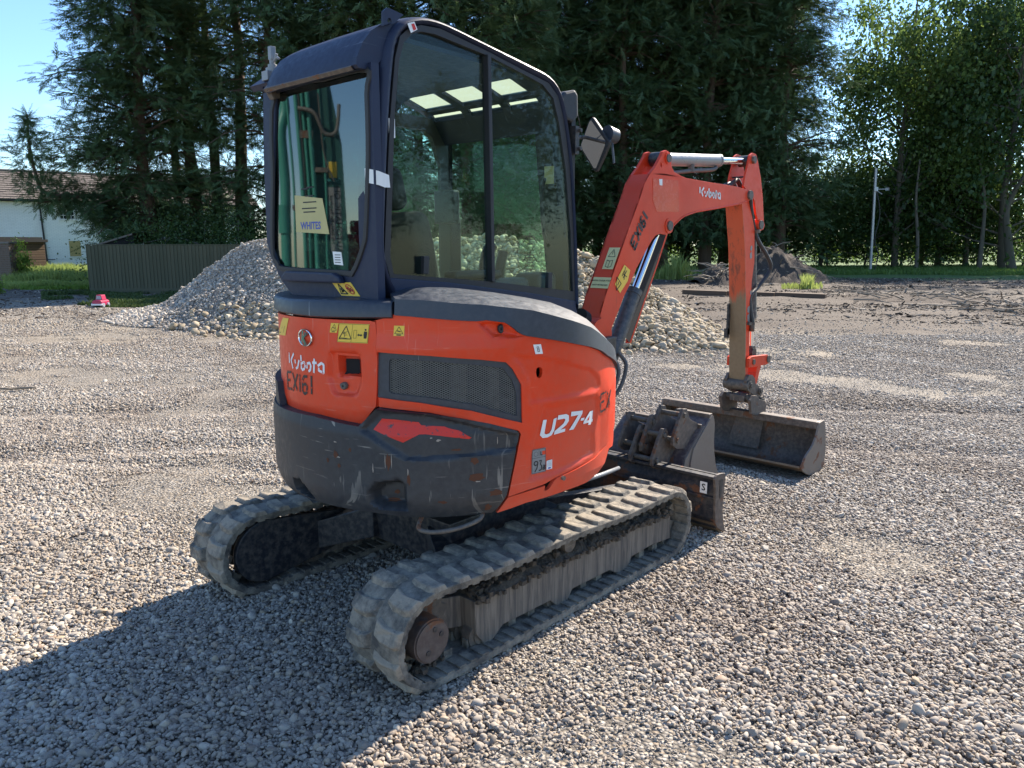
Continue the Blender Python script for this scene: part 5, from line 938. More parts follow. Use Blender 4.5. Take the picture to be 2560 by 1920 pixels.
mb=MB(); mb.box(2.715,2.745,-.045,-.030,.97,1.20); mb.box(2.70,2.74,-.045,-.022,.95,1.02); mb.ob('side_hose_guard','black_steel',DIP)
# linkage
lt=TR['link_top']
for y0,y1 in ((-.190,-.165),(-.035,-.010)):
    mb=MB(); mb.prism([(2.79,.735),(2.79,.80),(2.83,.815),(3.09,.800),(3.13,.78),(3.13,.735),(3.09,.725),(2.84,.730)],y0,y1); mb.ob('link_arm','orange_boom',DIP,bevel=.003)
    mb=MB(); mb.cyl((3.105,y0-.008,.765),(3.105,y1+.008,.765),.028,16); mb.cyl((2.86,y0-.006,.77),(2.86,y1+.006,.77),.022,16); mb.ob('pin','dusty_steel',DIP,smooth=35)
mb=MB(); mb.prism([(3.02,.75),(3.09,.75),(3.03,.60),(3.00,.55),(2.965,.56)],-.15,-.05); mb.ob('push_link','orange_boom',DIP,bevel=.004)
mb=MB(); mb.cyl((2.80,-.20,.60),(2.80,.0,.60),.040,22); mb.ob('arm_tip_boss','dusty_steel',DIP,smooth=35)
# ---- quick hitch
HIT=empty('quick_hitch'); HIT.parent=EX
for y0,y1 in ((-.190,-.168),(-.032,-.010)):
    mb=MB(); mb.prism([(2.76,.640),(2.80,.680),(2.86,.672),(2.90,.640),(2.915,.60),(3.00,.56),(3.035,.52),(3.03,.49),(3.06,.46),(3.055,.43),(3.02,.415),(2.98,.44),(2.94,.475),(2.90,.515),(2.82,.545),(2.775,.58)],y0,y1); mb.ob('hitch_plate','rusty_steel',HIT,bevel=.002)
for c_,r_ in (((2.815,.60),.030),((2.985,.535),.028),((3.02,.455),.034),((2.84,.50),.026)):
    mb=MB(); mb.cyl((c_[0],-.205,c_[1]),(c_[0],.005,c_[1]),r_,20); mb.cyl((c_[0],-.212,c_[1]),(c_[0],-.205,c_[1]),r_*.6,14); mb.ob('hitch_pin','dusty_steel',HIT,smooth=35)
mb=MB(); mb.box(2.80,3.0,-.16,-.04,.47,.52); mb.ob('hitch_block','rusty_steel',HIT,bevel=.006)
# ---- grading bucket
BK=empty('grading_bucket'); BK.parent=EX
yb0,yb1=-.672,.60
shell=inter(smoothpts([(2.925,.372),(2.99,.366),(3.035,.310),(3.056,.21),(3.054,.09),(3.005,.016),(2.90,.008),(2.78,.030),(2.66,.085)],5),34)
mb=MB(); vs=[]
for i,(a,b) in enumerate(shell):
    t=shell[min(i+1,33)]-shell[max(i-1,0)]; t/=np.linalg.norm(t); nn=np.array([t[1],-t[0]])*.012
    vs+= [(a,yb0,b),(a,yb1,b),(a-nn[0]*-1,yb1,b+nn[1]),(a+nn[0],yb0,b+nn[1])]
mb.add(vs,[(4*i+k,4*i+(k+1)%4,4*i+4+(k+1)%4,4*i+4+k) for i in range(33) for k in range(4)]+[(0,1,2,3),(132,133,134,135)]); mb.ob('bucket_shell','rusty_steel',BK,smooth=35)
for y0,y1 in ((yb0-.014,yb0),(yb1,yb1+.014)):
    mb=MB(); mb.prism(smoothpts([(2.915,.375),(2.985,.380),(3.015,.362),(3.062,.21),(3.062,.07),(3.005,.004),(2.90,-.002),(2.78,.02),(2.655,.085),(2.66,.118),(2.72,.175),(2.82,.225),(2.885,.30),(2.915,.375)],3)[:-1],y0,y1); mb.ob('bucket_cheek','bucket_side_lit' if 'bucket_side_lit' in M else 'rusty_steel',BK,bevel=.0015)
mb=MB(); mb.box(2.905,2.985,yb0,yb1,.325,.380); mb.ob('top_tube','rusty_steel',BK,bevel=.008)
mb=MB(); mb.add([(2.70,yb0,.062),(2.70,yb1,.062),(2.635,yb1,.098),(2.635,yb0,.098),(2.70,yb0,.080),(2.70,yb1,.080),(2.640,yb1,.112),(2.640,yb0,.112)],[(0,1,2,3),(4,7,6,5),(0,4,5,1),(1,5,6,2),(2,6,7,3),(3,7,4,0)]); mb.ob('cutting_edge','worn_edge' if 'worn_edge' in M else 'dusty_steel',BK,bevel=.002)
for y0 in (-.232,.002):
    mb=MB(); mb.prism([(2.755,.50),(2.80,.53),(2.86,.52),(2.91,.485),(3.0,.46),(3.03,.43),(3.02,.35),(2.90,.36),(2.79,.39)],y0,y0+.022); mb.ob('bucket_ear','rusty_steel',BK,bevel=.002)
mb=MB(); mb.add([(2.93,.0,.33),(2.93,-.22,.33),(2.90,-.20,.08),(2.90,.06,.08),(2.94,.0,.33),(2.94,-.22,.33),(2.91,-.20,.08),(2.91,.06,.08)],[(0,1,2,3)]); mb.v=[(x+.10,y,z) for x,y,z in mb.v]; mb.ob('wear_plate','rusty_steel',BK)
# ---- dozer blade
BL=empty('dozer_blade'); BL.parent=EX
mb=MB(); pf=[(1.335,.352),(1.350,.352),(1.318,.27),(1.305,.19),(1.315,.11),(1.345,.045),(1.330,.045),(1.296,.11),(1.288,.19),(1.300,.27)]
mb.prism(pf,-.748,.748); mb.ob('blade_plate','blade_steel',BL)
mb=MB(); mb.box(1.290,1.372,-.748,.748,.335,.352); mb.ob('blade_top_rail','blade_edge' if 'blade_edge' in M else 'blade_steel',BL,bevel=.003)
mb=MB(); mb.box(1.278,1.300,-.745,.745,.225,.240); mb.ob('blade_rib','blade_steel',BL,bevel=.003)
mb=MB(); mb.prism([(1.300,.085),(1.316,.085),(1.395,.012),(1.375,.004)],-.748,.748); mb.ob('cutting_edge','worn_edge' if 'worn_edge' in M else 'dusty_steel',BL)
for y0,y1 in ((-.762,-.748),(.748,.762)):
    mb=MB(); mb.prism(smoothpts([(1.262,.352),(1.29,.372),(1.36,.366),(1.385,.345),(1.375,.25),(1.372,.15),(1.392,.06),(1.412,.012),(1.36,.030),(1.295,.085),(1.283,.20),(1.276,.29),(1.262,.352)],2)[:-1],y0,y1); mb.ob('blade_end_plate','rusty_steel',BL,bevel=.002)
mb=MB(); mb.prism([(1.318,.335),(1.352,.335),(1.347,.25),(1.338,.225),(1.326,.225),(1.320,.25)],-.764,-.7625); mb.ob('end_recess','black_steel',BL)
sS=TR['bladeS']; cy_=sum(p[0] for p in sS)/4; cz_=sum(p[1] for p in sS)/4
flatx([(cy_+.022,cz_+.033),(cy_-.022,cz_+.033),(cy_-.022,cz_-.033),(cy_+.022,cz_-.033)],1.284,'blade_label','label_white',BL)
vs,fs=text_polys('S',.055,.001); link('blade_letter',mesh([(1.2825,cy_-x,cz_+y) for x,y in vs],fs),'ink',BL)
for sg in (-1,1):
    mb=MB(); mb.add([(.30,sg*.20-.03,.24),(.30,sg*.20+.03,.24),(1.30,sg*.36+.03,.16),(1.30,sg*.36-.03,.16),(.30,sg*.20-.03,.34),(.30,sg*.20+.03,.34),(1.30,sg*.36+.03,.26),(1.30,sg*.36-.03,.26)],[(0,1,2,3),(4,7,6,5),(0,4,5,1),(1,5,6,2),(2,6,7,3),(3,7,4,0)]); mb.ob('blade_arm','black_steel',BL,bevel=.004)
mb=MB(); mb.cyl((.34,0,.36),(.95,0,.30),.040,20); mb.ob('blade_cylinder','cyl_tube',BL,smooth=35); mb=MB(); mb.cyl((.95,0,.30),(1.28,0,.25),.02,16); mb.ob('cylinder_rod','chrome',BL,smooth=35)
mb=MB(); mb.tube(catmull([(.35,-.40,.44),(.60,-.41,.435),(.80,-.38,.42),(1.0,-.30,.38)],6),.012,8); mb.ob('blade_hose','grey_tube',BL,smooth=60)
# ================================================================ SPARE BUCKETS lying in front of the blade
def spare(name,label,sc,x,yc,wd,rz,teeth=3,tilt=0):
    o=empty(name,(x,yc,0),rz); tag(o,label,'bucket','spare buckets piled by the blade'); o.scale=(1,1,1)
    s=sc
    side=[(.00,.305),(.17,.445),(.205,.455),(.225,.40),(.225,.30),(.255,.17),(.32,.06),(.335,.0),(.30,.005),(.12,.02),(.02,.07),(-.035,.17)]
    side=[(a*s,b*s) for a,b in side]
    sh=inter(smoothpts([side[2],side[1],side[0],side[11],side[10],side[9],side[8]],4),26)
    mb=MB(); vs=[]
    for i,(a,b) in enumerate(sh):
        t=sh[min(i+1,25)]-sh[max(i-1,0)]; t/=np.linalg.norm(t); nn=np.array([-t[1],t[0]])*.010
        vs+= [(a,-wd/2,b),(a,wd/2,b),(a+nn[0],wd/2,b+nn[1]),(a+nn[0],-wd/2,b+nn[1])]
    mb.add(vs,[(4*i+k,4*i+(k+1)%4,4*i+4+(k+1)%4,4*i+4+k) for i in range(25) for k in range(4)]); mb.ob('bucket_shell','spare_shell',o,smooth=35)
    for sg in (-1,1):
        mb=MB(); mb.prism(smoothpts(side+[side[0]],2)[:-1],sg*wd/2,sg*(wd/2+.012)); mb.ob('bucket_cheek','bucket_side_lit',o,bevel=.0015)
        mb=MB(); e=[(.10*s,.375*s),(.0,.300*s),(-.12,.30*s+.02),(-.165,.30*s+.05),(-.165,.30*s+.09),(-.10,.30*s+.20),(-.06,.30*s+.255),(-.02,.30*s+.25),(.02,.30*s+.18),(.12*s,.30*s+.13)]
        mb.prism(e,sg*.076-.010,sg*.076+.010); mb.ob('hitch_ear','rusty_steel',o,bevel=.002)
    for c_ in ((-.050,.30*s+.215),(-.125,.30*s+.075)):
        mb=MB(); mb.cyl((c_[0],-.10,c_[1]),(c_[0],.10,c_[1]),.016,14); mb.ob('hitch_bar','dusty_steel',o,smooth=35)
    mb=MB(); mb.box(.175*s,.215*s,-wd/2,wd/2,.435*s,.470*s); mb.ob('top_rail','rusty_steel',o,bevel=.005)
    for k in range(teeth):
        y=-wd/2+wd*(k+.5)/teeth if teeth>1 else 0; mb=MB(); mb.prism([(.27*s,.05*s),(.30*s,.085*s),(.36*s+.02,.045*s),(.37*s+.02,.0)],y-.025,y+.025); mb.ob('tooth','dusty_steel',o,bevel=.003)
    o.rotation_euler=(0,tilt,rz); return o
worn('spare_shell',(.075,.052,.052),.55,dust=.7,dustcol=(.27,.20,.16),scr=(.35,.27,.2),scr_amt=.8,rust=.8)
for lab,sc_,x_,y_,wd_,rz_,z_,nt_ in (('narrow rusty digging bucket resting right against the top of the dozer blade',.98,1.44,-.262,.33,0,0.,3),
  ('wide dark digging bucket wedged between the narrow bucket and the one behind',1.08,1.485,-.155,.56,0,.03,4),
  ('brown digging bucket nearest the grading bucket, its ears standing highest',1.10,1.56,-.325,.24,0,.075,3)):
    o=spare('spare_bucket',lab,sc_,x_,y_,wd_,R(rz_),nt_); o.location.z=z_
# ================================================================ THE PLACE
FWD=Vector((math.cos(AZ),math.sin(AZ),0)); RGT=Vector((math.sin(AZ),-math.cos(AZ),0))
def W(d,l,z=0.): p=CAM+FWD*d+RGT*l; return Vector((p.x,p.y,z))
def toDL(x,y): 
    dx,dy=x-CAM.x,y-CAM.y; return dx*FWD.x+dy*FWD.y,dx*RGT.x+dy*RGT.y
def snoise(x,y,seed=0,octs=4,f=1.,lac=2.03,gain=.5):
    # smooth value noise on a lattice, vectorised
    out=np.zeros_like(x,float); amp=1.; tot=0
    for o in range(octs):
        xs=x*f+seed*17.3+o*5.1; ys=y*f-seed*9.7+o*3.3
        xi=np.floor(xs).astype(np.int64); yi=np.floor(ys).astype(np.int64); fx=xs-xi; fy=ys-yi; fx=fx*fx*(3-2*fx); fy=fy*fy*(3-2*fy)
        def h(a,b):
            n=(a*374761393+b*668265263+seed*144665+o*974711)&0x7fffffff; n=(n^(n>>13))*1274126177&0x7fffffff; return ((n^(n>>16))&0xffff)/65535.
        v=(h(xi,yi)*(1-fx)+h(xi+1,yi)*fx)*(1-fy)+(h(xi,yi+1)*(1-fx)+h(xi+1,yi+1)*fx)*fy
        out+=amp*v; tot+=amp; amp*=gain; f*=lac
    return out/tot
def ground_z(x,y):
    d,l=toDL(x,y); near=np.clip(1-(d-3)/25,0.15,1)
    h=.030*(snoise(x,y,1,3,.9)-.5)+.05*(snoise(x,y,2,2,.18)-.5)
    # ruts left by tracks, running across the yard
    u=l*.08+d; h-= .045*np.exp(-((d-6.3-.10*l)/.20)**2)*(l<-1)+.040*np.exp(-((d-7.6-.05*l)/.22)**2)*(l<0)+.035*np.exp(-((d-5.1+.16*l)/.16)**2)*(l<-1.2)+.035*np.exp(-((d-8.0+.12*l)/.2)**2)*(l>2)+.03*np.exp(-((d-6.6+.2*l)/.18)**2)*(l>2.2)
    flat=np.clip((np.hypot(np.maximum(np.abs(x-.2)-1.5,0),np.maximum(np.abs(y)-1.,0)))/1.0,0,1)
    rough=np.clip((d-14.5)/3,0,1)*np.clip((l-1.5)/3,0,1)*np.clip((44-d)/4,0,1)
    h=h+rough*(.13*(snoise(d*1.2,l*.35,31,4,.8)-.5)+.09*(snoise(x,y,32,3,3.)-.5))
    return h*flat
# ---- ground sheet: fine near the camera, reaching the horizon
ds=np.r_[np.linspace(-12,1,14),np.linspace(1.2,16,90),np.geomspace(16.4,900,80)]; 
verts=[];
ls=np.r_[-np.geomspace(1,40,34)[::-1],np.linspace(-.95,.95,24),np.geomspace(1,40,34)]/1.0
DD,TT=np.meshgrid(ds,ls,indexing='ij'); wdt=np.maximum(DD,12)*1.0; LL=TT/40*wdt*1.6
XX=CAM.x+FWD.x*DD+RGT.x*LL; YY=CAM.y+FWD.y*DD+RGT.y*LL; ZZ=ground_z(XX,YY)-.004; ZZ[DD>80]=-.03
nr,nc=DD.shape; V=np.stack([XX,YY,ZZ],-1).reshape(-1,3)
idx=np.arange(nr*nc).reshape(nr,nc); F=np.stack([idx[:-1,:-1],idx[:-1,1:],idx[1:,1:],idx[1:,:-1]],-1).reshape(-1,4)
me=bpy.data.meshes.new('ground'); me.from_pydata(V.tolist(),[],F.tolist()); me.update()
a=N('ground_mat'); P=a.co('world')
sep=a.n('SeparateXYZ',{0:P})
# distance and side in the yard's own axes (depth along the yard, across it)
dep=a.math('ADD',a.math('MULTIPLY',a.math('SUBTRACT',sep.outputs[0],CAM.x),FWD.x),a.math('MULTIPLY',a.math('SUBTRACT',sep.outputs[1],CAM.y),FWD.y))
lat=a.math('ADD',a.math('MULTIPLY',a.math('SUBTRACT',sep.outputs[0],CAM.x),RGT.x),a.math('MULTIPLY',a.math('SUBTRACT',sep.outputs[1],CAM.y),RGT.y))
vor=a.n('TexVoronoi',{'Vector':P,'Scale':55.},feature='F1'); vc=vor.outputs['Color']; vd=vor.outputs['Distance']
hs=a.n('SeparateColor',{0:vc})
stone=a.mix(a.ramp(hs.outputs[0],[(0,0.),(1,1.)]),(.15,.13,.105),(.46,.41,.345)); stone=a.mix(a.ramp(hs.outputs[1],[(.75,0.),(.95,.7)]),stone,(.30,.22,.14))
stone=a.mix(a.ramp(vd,[(.35,0.),(.75,.8)]),stone,(.06,.05,.04))
fine=a.noise(160,4,.7,vec=P); sand=a.mix(fine,(.22,.175,.125),(.36,.30,.225)); sand=a.mix(a.ramp(a.noise(3.,6,.6,vec=P),[(.4,0.),(.7,.6)]),sand,(.20,.155,.11))
pm=a.ramp(a.noise(.95,9,.68,vec=P,dist=.3),[(.46,0.),(.70,.8)])
pm=a.math('MULTIPLY',pm,a.n('MapRange',{0:dep,1:2.,2:9.,3:.55,4:1.}).outputs[0])
col=a.mix(pm,stone,sand)
# strip of sandy fines in front of the heap
sb=a.math('MULTIPLY',a.n('MapRange',{0:dep,1:9.,2:12.,3:0.,4:1.}).outputs[0],a.n('MapRange',{0:dep,1:14.,2:18.,3:1.,4:0.}).outputs[0])
sb=a.math('MULTIPLY',sb,a.ramp(a.noise(.5,6,.6,vec=P),[(.35,0.),(.6,.9)])); col=a.mix(sb,col,sand)
# churned brown earth and bark on the far right
eb=a.math('MULTIPLY',a.n('MapRange',{0:a.math('ADD',dep,a.math('MULTIPLY',a.noise(.4,6,.6,vec=P),7.)),1:15.5,2:18.5,3:0.,4:1.}).outputs[0],a.n('MapRange',{0:lat,1:1.0,2:4.,3:0.,4:1.}).outputs[0])
earth=a.mix(a.noise(2.2,9,.7,vec=P),(.030,.021,.015),(.125,.092,.068)); earth=a.mix(a.ramp(a.noise(9,8,.7,vec=P),[(.56,0.),(.7,.5)]),earth,(.20,.16,.125))
col=a.mix(a.math('MULTIPLY',eb,a.ramp(a.noise(.8,8,.65,vec=P),[(.30,.9),(.40,1.)])),col,earth)
# brown leaf litter by the house and fence
lb=a.math('MULTIPLY',a.n('MapRange',{0:dep,1:21.,2:24.,3:0.,4:1.}).outputs[0],a.n('MapRange',{0:lat,1:-6.,2:-9.,3:0.,4:1.}).outputs[0])
col=a.mix(a.math('MULTIPLY',lb,a.ramp(a.noise(.9,6,.6,vec=P),[(.35,.3),(.6,1.)])),col,earth)
# turf: beyond the yard
tb=a.math('MAXIMUM',a.n('MapRange',{0:a.math('ADD',dep,a.math('MULTIPLY',a.noise(.25,5,.6,vec=P),9.)),1:40.,2:42.,3:0.,4:1.}).outputs[0],0.)
turf=a.mix(a.noise(1.4,8,.65,vec=P),(.05,.10,.018),(.13,.20,.045))
col=a.mix(tb,col,turf)
bh=a.math('ADD',a.math('MULTIPLY',a.math('SUBTRACT',1.,vd),a.math('SUBTRACT',1.,a.math('MULTIPLY',pm,.8))),a.noise(6,8,.7,vec=P))
gm=a.pbr(col,.9,0.,a.bump(bh,.75,.022))
o=link('ground',me,gm,smooth=True); o['kind']='structure'
# ---- pebbles: one gravel mass, six stone shapes placed by geometry nodes
def pebble(seed,sub=2):
    bm=bmesh.new(); bmesh.ops.create_icosphere(bm,subdivisions=sub,radius=.5); rs=random.Random(seed); off=Vector((seed*3.1,seed*1.7,0))
    pl=[(Vector((rs.gauss(0,1),rs.gauss(0,1),rs.gauss(0,1))).normalized(),rs.uniform(.30,.42)) for _ in range(7)]
    from mathutils import noise as NO
    for v in bm.verts:
        d=v.co.normalized(); r=.5+.10*NO.noise(d*1.7+off)
        p=d*r
        for n_,k in pl:
            e=p.dot(n_)-k
            if e>0: p-=n_*e*.8
        v.co=p
    me=bpy.data.meshes.new('pebble'); bm.to_mesh(me); bm.free(); me.polygons.foreach_set('use_smooth',[True]*len(me.polygons)); me.set_sharp_from_angle(angle=R(38)); return me
a=N('pebble_mat'); at=a.n('Attribute',attribute_name='tone',attribute_type='INSTANCER'); v_=at.outputs['Fac']
oi=v_
c=a.ramp(oi,[(0,(.17,.145,.12)),(.18,(.30,.265,.225)),(.40,(.41,.365,.31)),(.60,(.51,.46,.385)),(.74,(.35,.305,.255)),(.84,(.42,.32,.205)),(.90,(.60,.55,.46)),(.96,(.33,.215,.14)),(1,(.70,.65,.54))])
c=a.mix(a.math('MULTIPLY',a.noise(3,5,.6,kind='Object'),.45),c,(.22,.17,.125))
pw=a.co('world'); dn=a.ramp(a.noise(.55,7,.65,vec=a.n('Mapping',{'Vector':pw,'Rotation':(0,0,-AZ),'Scale':(1.6,.45,1.)}).outputs[0]),[(.44,0.),(.66,.72)])
c=a.mix(dn,c,a.mix(a.math('MULTIPLY',at.outputs['Fac'],.8),(.13,.095,.07),(.36,.28,.20)))
M['pebble']=a.pbr(c,.78)
pebs=[]
for k in range(6):
    m_=pebble(k+1,2); m_.materials.append(M['pebble']); pebs.append(m_)
def scatter(name,pts,scl,rot,pick,tone,meshes,label=None):
    me=bpy.data.meshes.new(name); me.vertices.add(len(pts)); me.vertices.foreach_set('co',np.asarray(pts,np.float32).ravel())
    for nm,ty,arr,key in (('scl','FLOAT_VECTOR',scl,'vector'),('rot','FLOAT_VECTOR',rot,'vector'),('pick','INT',pick,'value'),('tone','FLOAT',tone,'value')):
        at=me.attributes.new(nm,ty,'POINT'); at.data.foreach_set(key,np.asarray(arr,np.int32 if ty=='INT' else np.float32).ravel())
    o=bpy.data.objects.new(name,me); COL.objects.link(o)
    src=[]
    for k,m_ in enumerate(meshes): q=bpy.data.objects.new('source_stone',m_); src.append(q)
    ng=bpy.data.node_groups.new(name,'GeometryNodeTree'); ng.interface.new_socket('Geometry',in_out='INPUT',socket_type='NodeSocketGeometry'); ng.interface.new_socket('Geometry',in_out='OUTPUT',socket_type='NodeSocketGeometry')
    gi=ng.nodes.new('NodeGroupInput'); go=ng.nodes.new('NodeGroupOutput'); gg=ng.nodes.new('GeometryNodeGeometryToInstance')
    for q in reversed(src):
        oi=ng.nodes.new('GeometryNodeObjectInfo'); oi.inputs['Object'].default_value=q; ng.links.new(oi.outputs['Geometry'],gg.inputs[0])
    ip=ng.nodes.new('GeometryNodeInstanceOnPoints'); ip.inputs['Pick Instance'].default_value=True
    def na(nm,ty):
        n_=ng.nodes.new('GeometryNodeInputNamedAttribute'); n_.data_type=ty; n_.inputs[0].default_value=nm; return [s for s in n_.outputs if s.enabled and s.name=='Attribute'][0]
    mp_=ng.nodes.new('GeometryNodeMeshToPoints')
    ng.links.new(gi.outputs[0],mp_.inputs[0]); ng.links.new(mp_.outputs[0],ip.inputs['Points']); ng.links.new(gg.outputs[0],ip.inputs['Instance'])
    ng.links.new(na('pick','INT'),ip.inputs['Instance Index']); ng.links.new(na('rot','FLOAT_VECTOR'),ip.inputs['Rotation']); ng.links.new(na('scl','FLOAT_VECTOR'),ip.inputs['Scale'])
    ng.links.new(ip.outputs[0],go.inputs[0])
    md=o.modifiers.new('stones','NODES'); md.node_group=ng; return o
def gravel_points():
    P_=[]; 
    for d0,d1,sz,den in ((1.15,2.6,.74,9600),(2.6,4.6,.69,10000),(4.6,7.5,.68,7800),(7.5,11.,.78,4200),(11.,15.,.92,1600),(15.,20.,1.1,350)):
        area=(d1*d1-d0*d0)*.80; n=int(area*den); d=np.sqrt(RNG.uniform(d0*d0,d1*d1,n)); l=RNG.uniform(-.80,.80,n)*d
        P_.append(np.stack([d,l,np.full(n,sz)],1))
    P_=np.concatenate(P_); d,l,sz=P_.T
    x=CAM.x+FWD.x*d+RGT.x*l; y=CAM.y+FWD.y*d+RGT.y*l
    bare=snoise(x,y,5,4,.95)+.14*(snoise(x,y,6,2,4.)-.5)-.10*np.clip((4.5-d)/2,0,1)-.03; rut=np.clip(1-np.abs(np.mod(d+.12*l+1.2*snoise(x,y,7,2,.3),2.3)-.5)/.35,0,1)*(np.abs(l)>.5)*(d>4.2); bare=bare+.06*rut; keep=RNG.uniform(0,1,len(x))<np.clip(1.12-(bare-.54)*4.5,.5,1.)
    # not inside the track footprints
    keep&=~((np.abs(np.abs(y)-.6)<.125)&(x>-.70)&(x<.84))
    keep&=~((d>13.5)&(l>-8.5)&(l<3.8)&(d<22)&(RNG.uniform(0,1,len(x))<.7))
    keep&=~((d>14.0)&(l>2)&(RNG.uniform(0,1,len(x))<.85))
    keep&=~((x>2.60)&(x<3.08)&(y>-.70)&(y<.62))
    x,y,d,sz,bare=x[keep],y[keep],d[keep],sz[keep],bare[keep]; n=len(x)
    z=ground_z(x,y)+RNG.uniform(-.003,.013,n)*sz**.5-.006*np.clip((bare-.5)*8,0,1)
    s=np.exp(RNG.normal(0,.36,n))*.0205*sz*np.clip(1.1-(bare-.54)*4,.42,1.); big=RNG.uniform(0,1,n)<.006; s=np.where(big,s*1.9,s); s=np.minimum(s,.055)
    scl=np.stack([s*RNG.uniform(1.0,1.45,n),s*RNG.uniform(.75,1.05,n),s*RNG.uniform(.50,.80,n)],1)
    rot=np.stack([RNG.normal(0,.45,n),RNG.normal(0,.45,n),RNG.uniform(0,6.28,n)],1)
    return np.stack([x,y,z],1),scl,rot,RNG.integers(0,6,n),RNG.uniform(0,1,n)
gp=gravel_points()
gr=scatter('gravel',*gp,pebs); tag(gr,'loose grey and tan pebbles covering the yard','gravel',kind='stuff')
# ---- a few bits lying on the gravel
def bit(name,label,cat,c,ln,wd,ht,rz,mat,seed):
    rs=random.Random(seed); mb=MB(); n=9; pts=[]
    from mathutils import noise as NO
    for i in range(n):
        t=i/(n-1); pts.append(Vector((-ln/2+ln*t,wd*.35*NO.noise(Vector((t*3,seed,0))),ht*.5+ht*.3*NO.noise(Vector((t*4,seed,5))))))
    rads=[max(.15,math.sin(PI*(i+.6)/(n+.2))**.4)*wd*.5*rs.uniform(.75,1.1) for i in range(n)]
    mb.tube(pts,wd/2,9,rads=rads); mb.v=[(x+rs.uniform(-.1,.1)*wd,y+rs.uniform(-.12,.12)*wd,z*(ht/wd)**.5+rs.uniform(-.08,.08)*wd) for x,y,z in mb.v]
    o=mb.ob(name,mat,None,smooth=30); o.location=c; o.rotation_euler=(0,0,rz); tag(o,label,cat); return o
a=N('dry_wood'); v=a.stretch((3,60,60)); M['dry_wood']=a.pbr(a.mix(a.noise(1.,7,.65,vec=v),(.12,.09,.065),(.36,.29,.21)),.85,0.,a.bump(a.noise(1.,7,.65,vec=v),.8,.006))
def G(px,py,z=0.):
    v=Vector(((px-1280)/1923.,-(py-960)/1923.,1)); F_=Vector((FWD.x*math.cos(PITCH),FWD.y*math.cos(PITCH),-math.sin(PITCH))); U_=RGT.cross(F_); r=RGT*v.x+U_*v.y+F_*v.z; t=(z-CAM.z)/r.z; p=CAM+r*t; return Vector((p.x,p.y,z))
# leaf litter and crumbs at the far left
# clods and bark chips over the churned earth on the right
a=N('bark_chip'); at2=a.n('Attribute',attribute_name='tone',attribute_type='INSTANCER').outputs['Fac']; M['bark_chip']=a.pbr(a.ramp(at2,[(0,(.03,.021,.015)),(.5,(.10,.072,.052)),(.8,(.20,.155,.115)),(1,(.42,.36,.28))]),.9)
chips=[pebble(60+k,1) for k in range(4)]
for m_ in chips: m_.materials.append(M['bark_chip'])
n=42000; d=np.sqrt(RNG.uniform(14.**2,38.**2,n)); l=RNG.uniform(.02,.80,n)*d; den=snoise(l*.5,d*1.6,33,4,.6); ok=(RNG.uniform(0,1,n)<np.clip((den-.42)*5,.08,1))&(l>1.2+.9*np.maximum(0,17-d))&(d>13.5+4*snoise(l,d,35,3,.4)); d,l=d[ok],l[ok]
m9=5000; d9=RNG.uniform(17.,31.,m9); l9=-RNG.uniform(.30,.80,m9)*d9; k9=RNG.uniform(0,1,m9)<np.clip((snoise(l9,d9,36,3,.5)-.35)*5,.05,1); d=np.r_[d,d9[k9]]; l=np.r_[l,l9[k9]]; n=len(d)
x=CAM.x+FWD.x*d+RGT.x*l; y=CAM.y+FWD.y*d+RGT.y*l; s=np.exp(RNG.normal(0,.45,n))*.038
o=scatter('bark_chips',np.stack([x,y,ground_z(x,y)+s*.1],1),np.stack([s*RNG.uniform(1.,3.2,n),s*RNG.uniform(.5,1.,n),s*RNG.uniform(.3,.7,n)],1),np.stack([RNG.normal(0,.3,n),RNG.normal(0,.3,n),RNG.uniform(0,6.28,n)],1),RNG.integers(0,4,n),RNG.uniform(0,1,n),chips); tag(o,'dark clods and bark chips churned over the far right of the yard','bark chips',kind='stuff')
bit('wood_chunk','pale splintered length of dry wood in the machine shadow','wood',Vector((-1.965,-.52,.014)),.16,.034,.03,R(12),'dry_wood',1)
bit('wood_chunk','dark short stub of bark lying beside the pale splintered wood','wood',Vector((-1.99,-.45,.012)),.11,.04,.026,R(0),'dry_wood',2)
bit('wood_chunk','small brown chip of bark on sunlit pebbles at the bottom edge','wood',Vector((-.695,-1.815,.016)),.085,.04,.03,R(70),'dry_wood',3)
bit('stick','thin brown stick lying flat on the gravel at the left edge','stick',G(40,978)+Vector((0,0,.02)),.42,.035,.03,R(-35),'dry_wood',4)
for k,(px_,py_,s_,lab) in enumerate(((1262,1320,0.,''),)): pass
def cobble(px_,py_,s_,seed,lab):
    me=pebble(seed+20,3); me.materials.append(N('cobble').pbr((.42,.37,.30),.8)); o=link('round_stone',me); p=G(px_,py_); o.location=(p.x,p.y,s_*.32); o.scale=(s_,s_*.9,s_*.75); o.rotation_euler=(0,0,seed); tag(o,lab,'stone')
cobble(1910,1377,.045,1,'round tan cobble on the gravel a little beyond the blade corner')
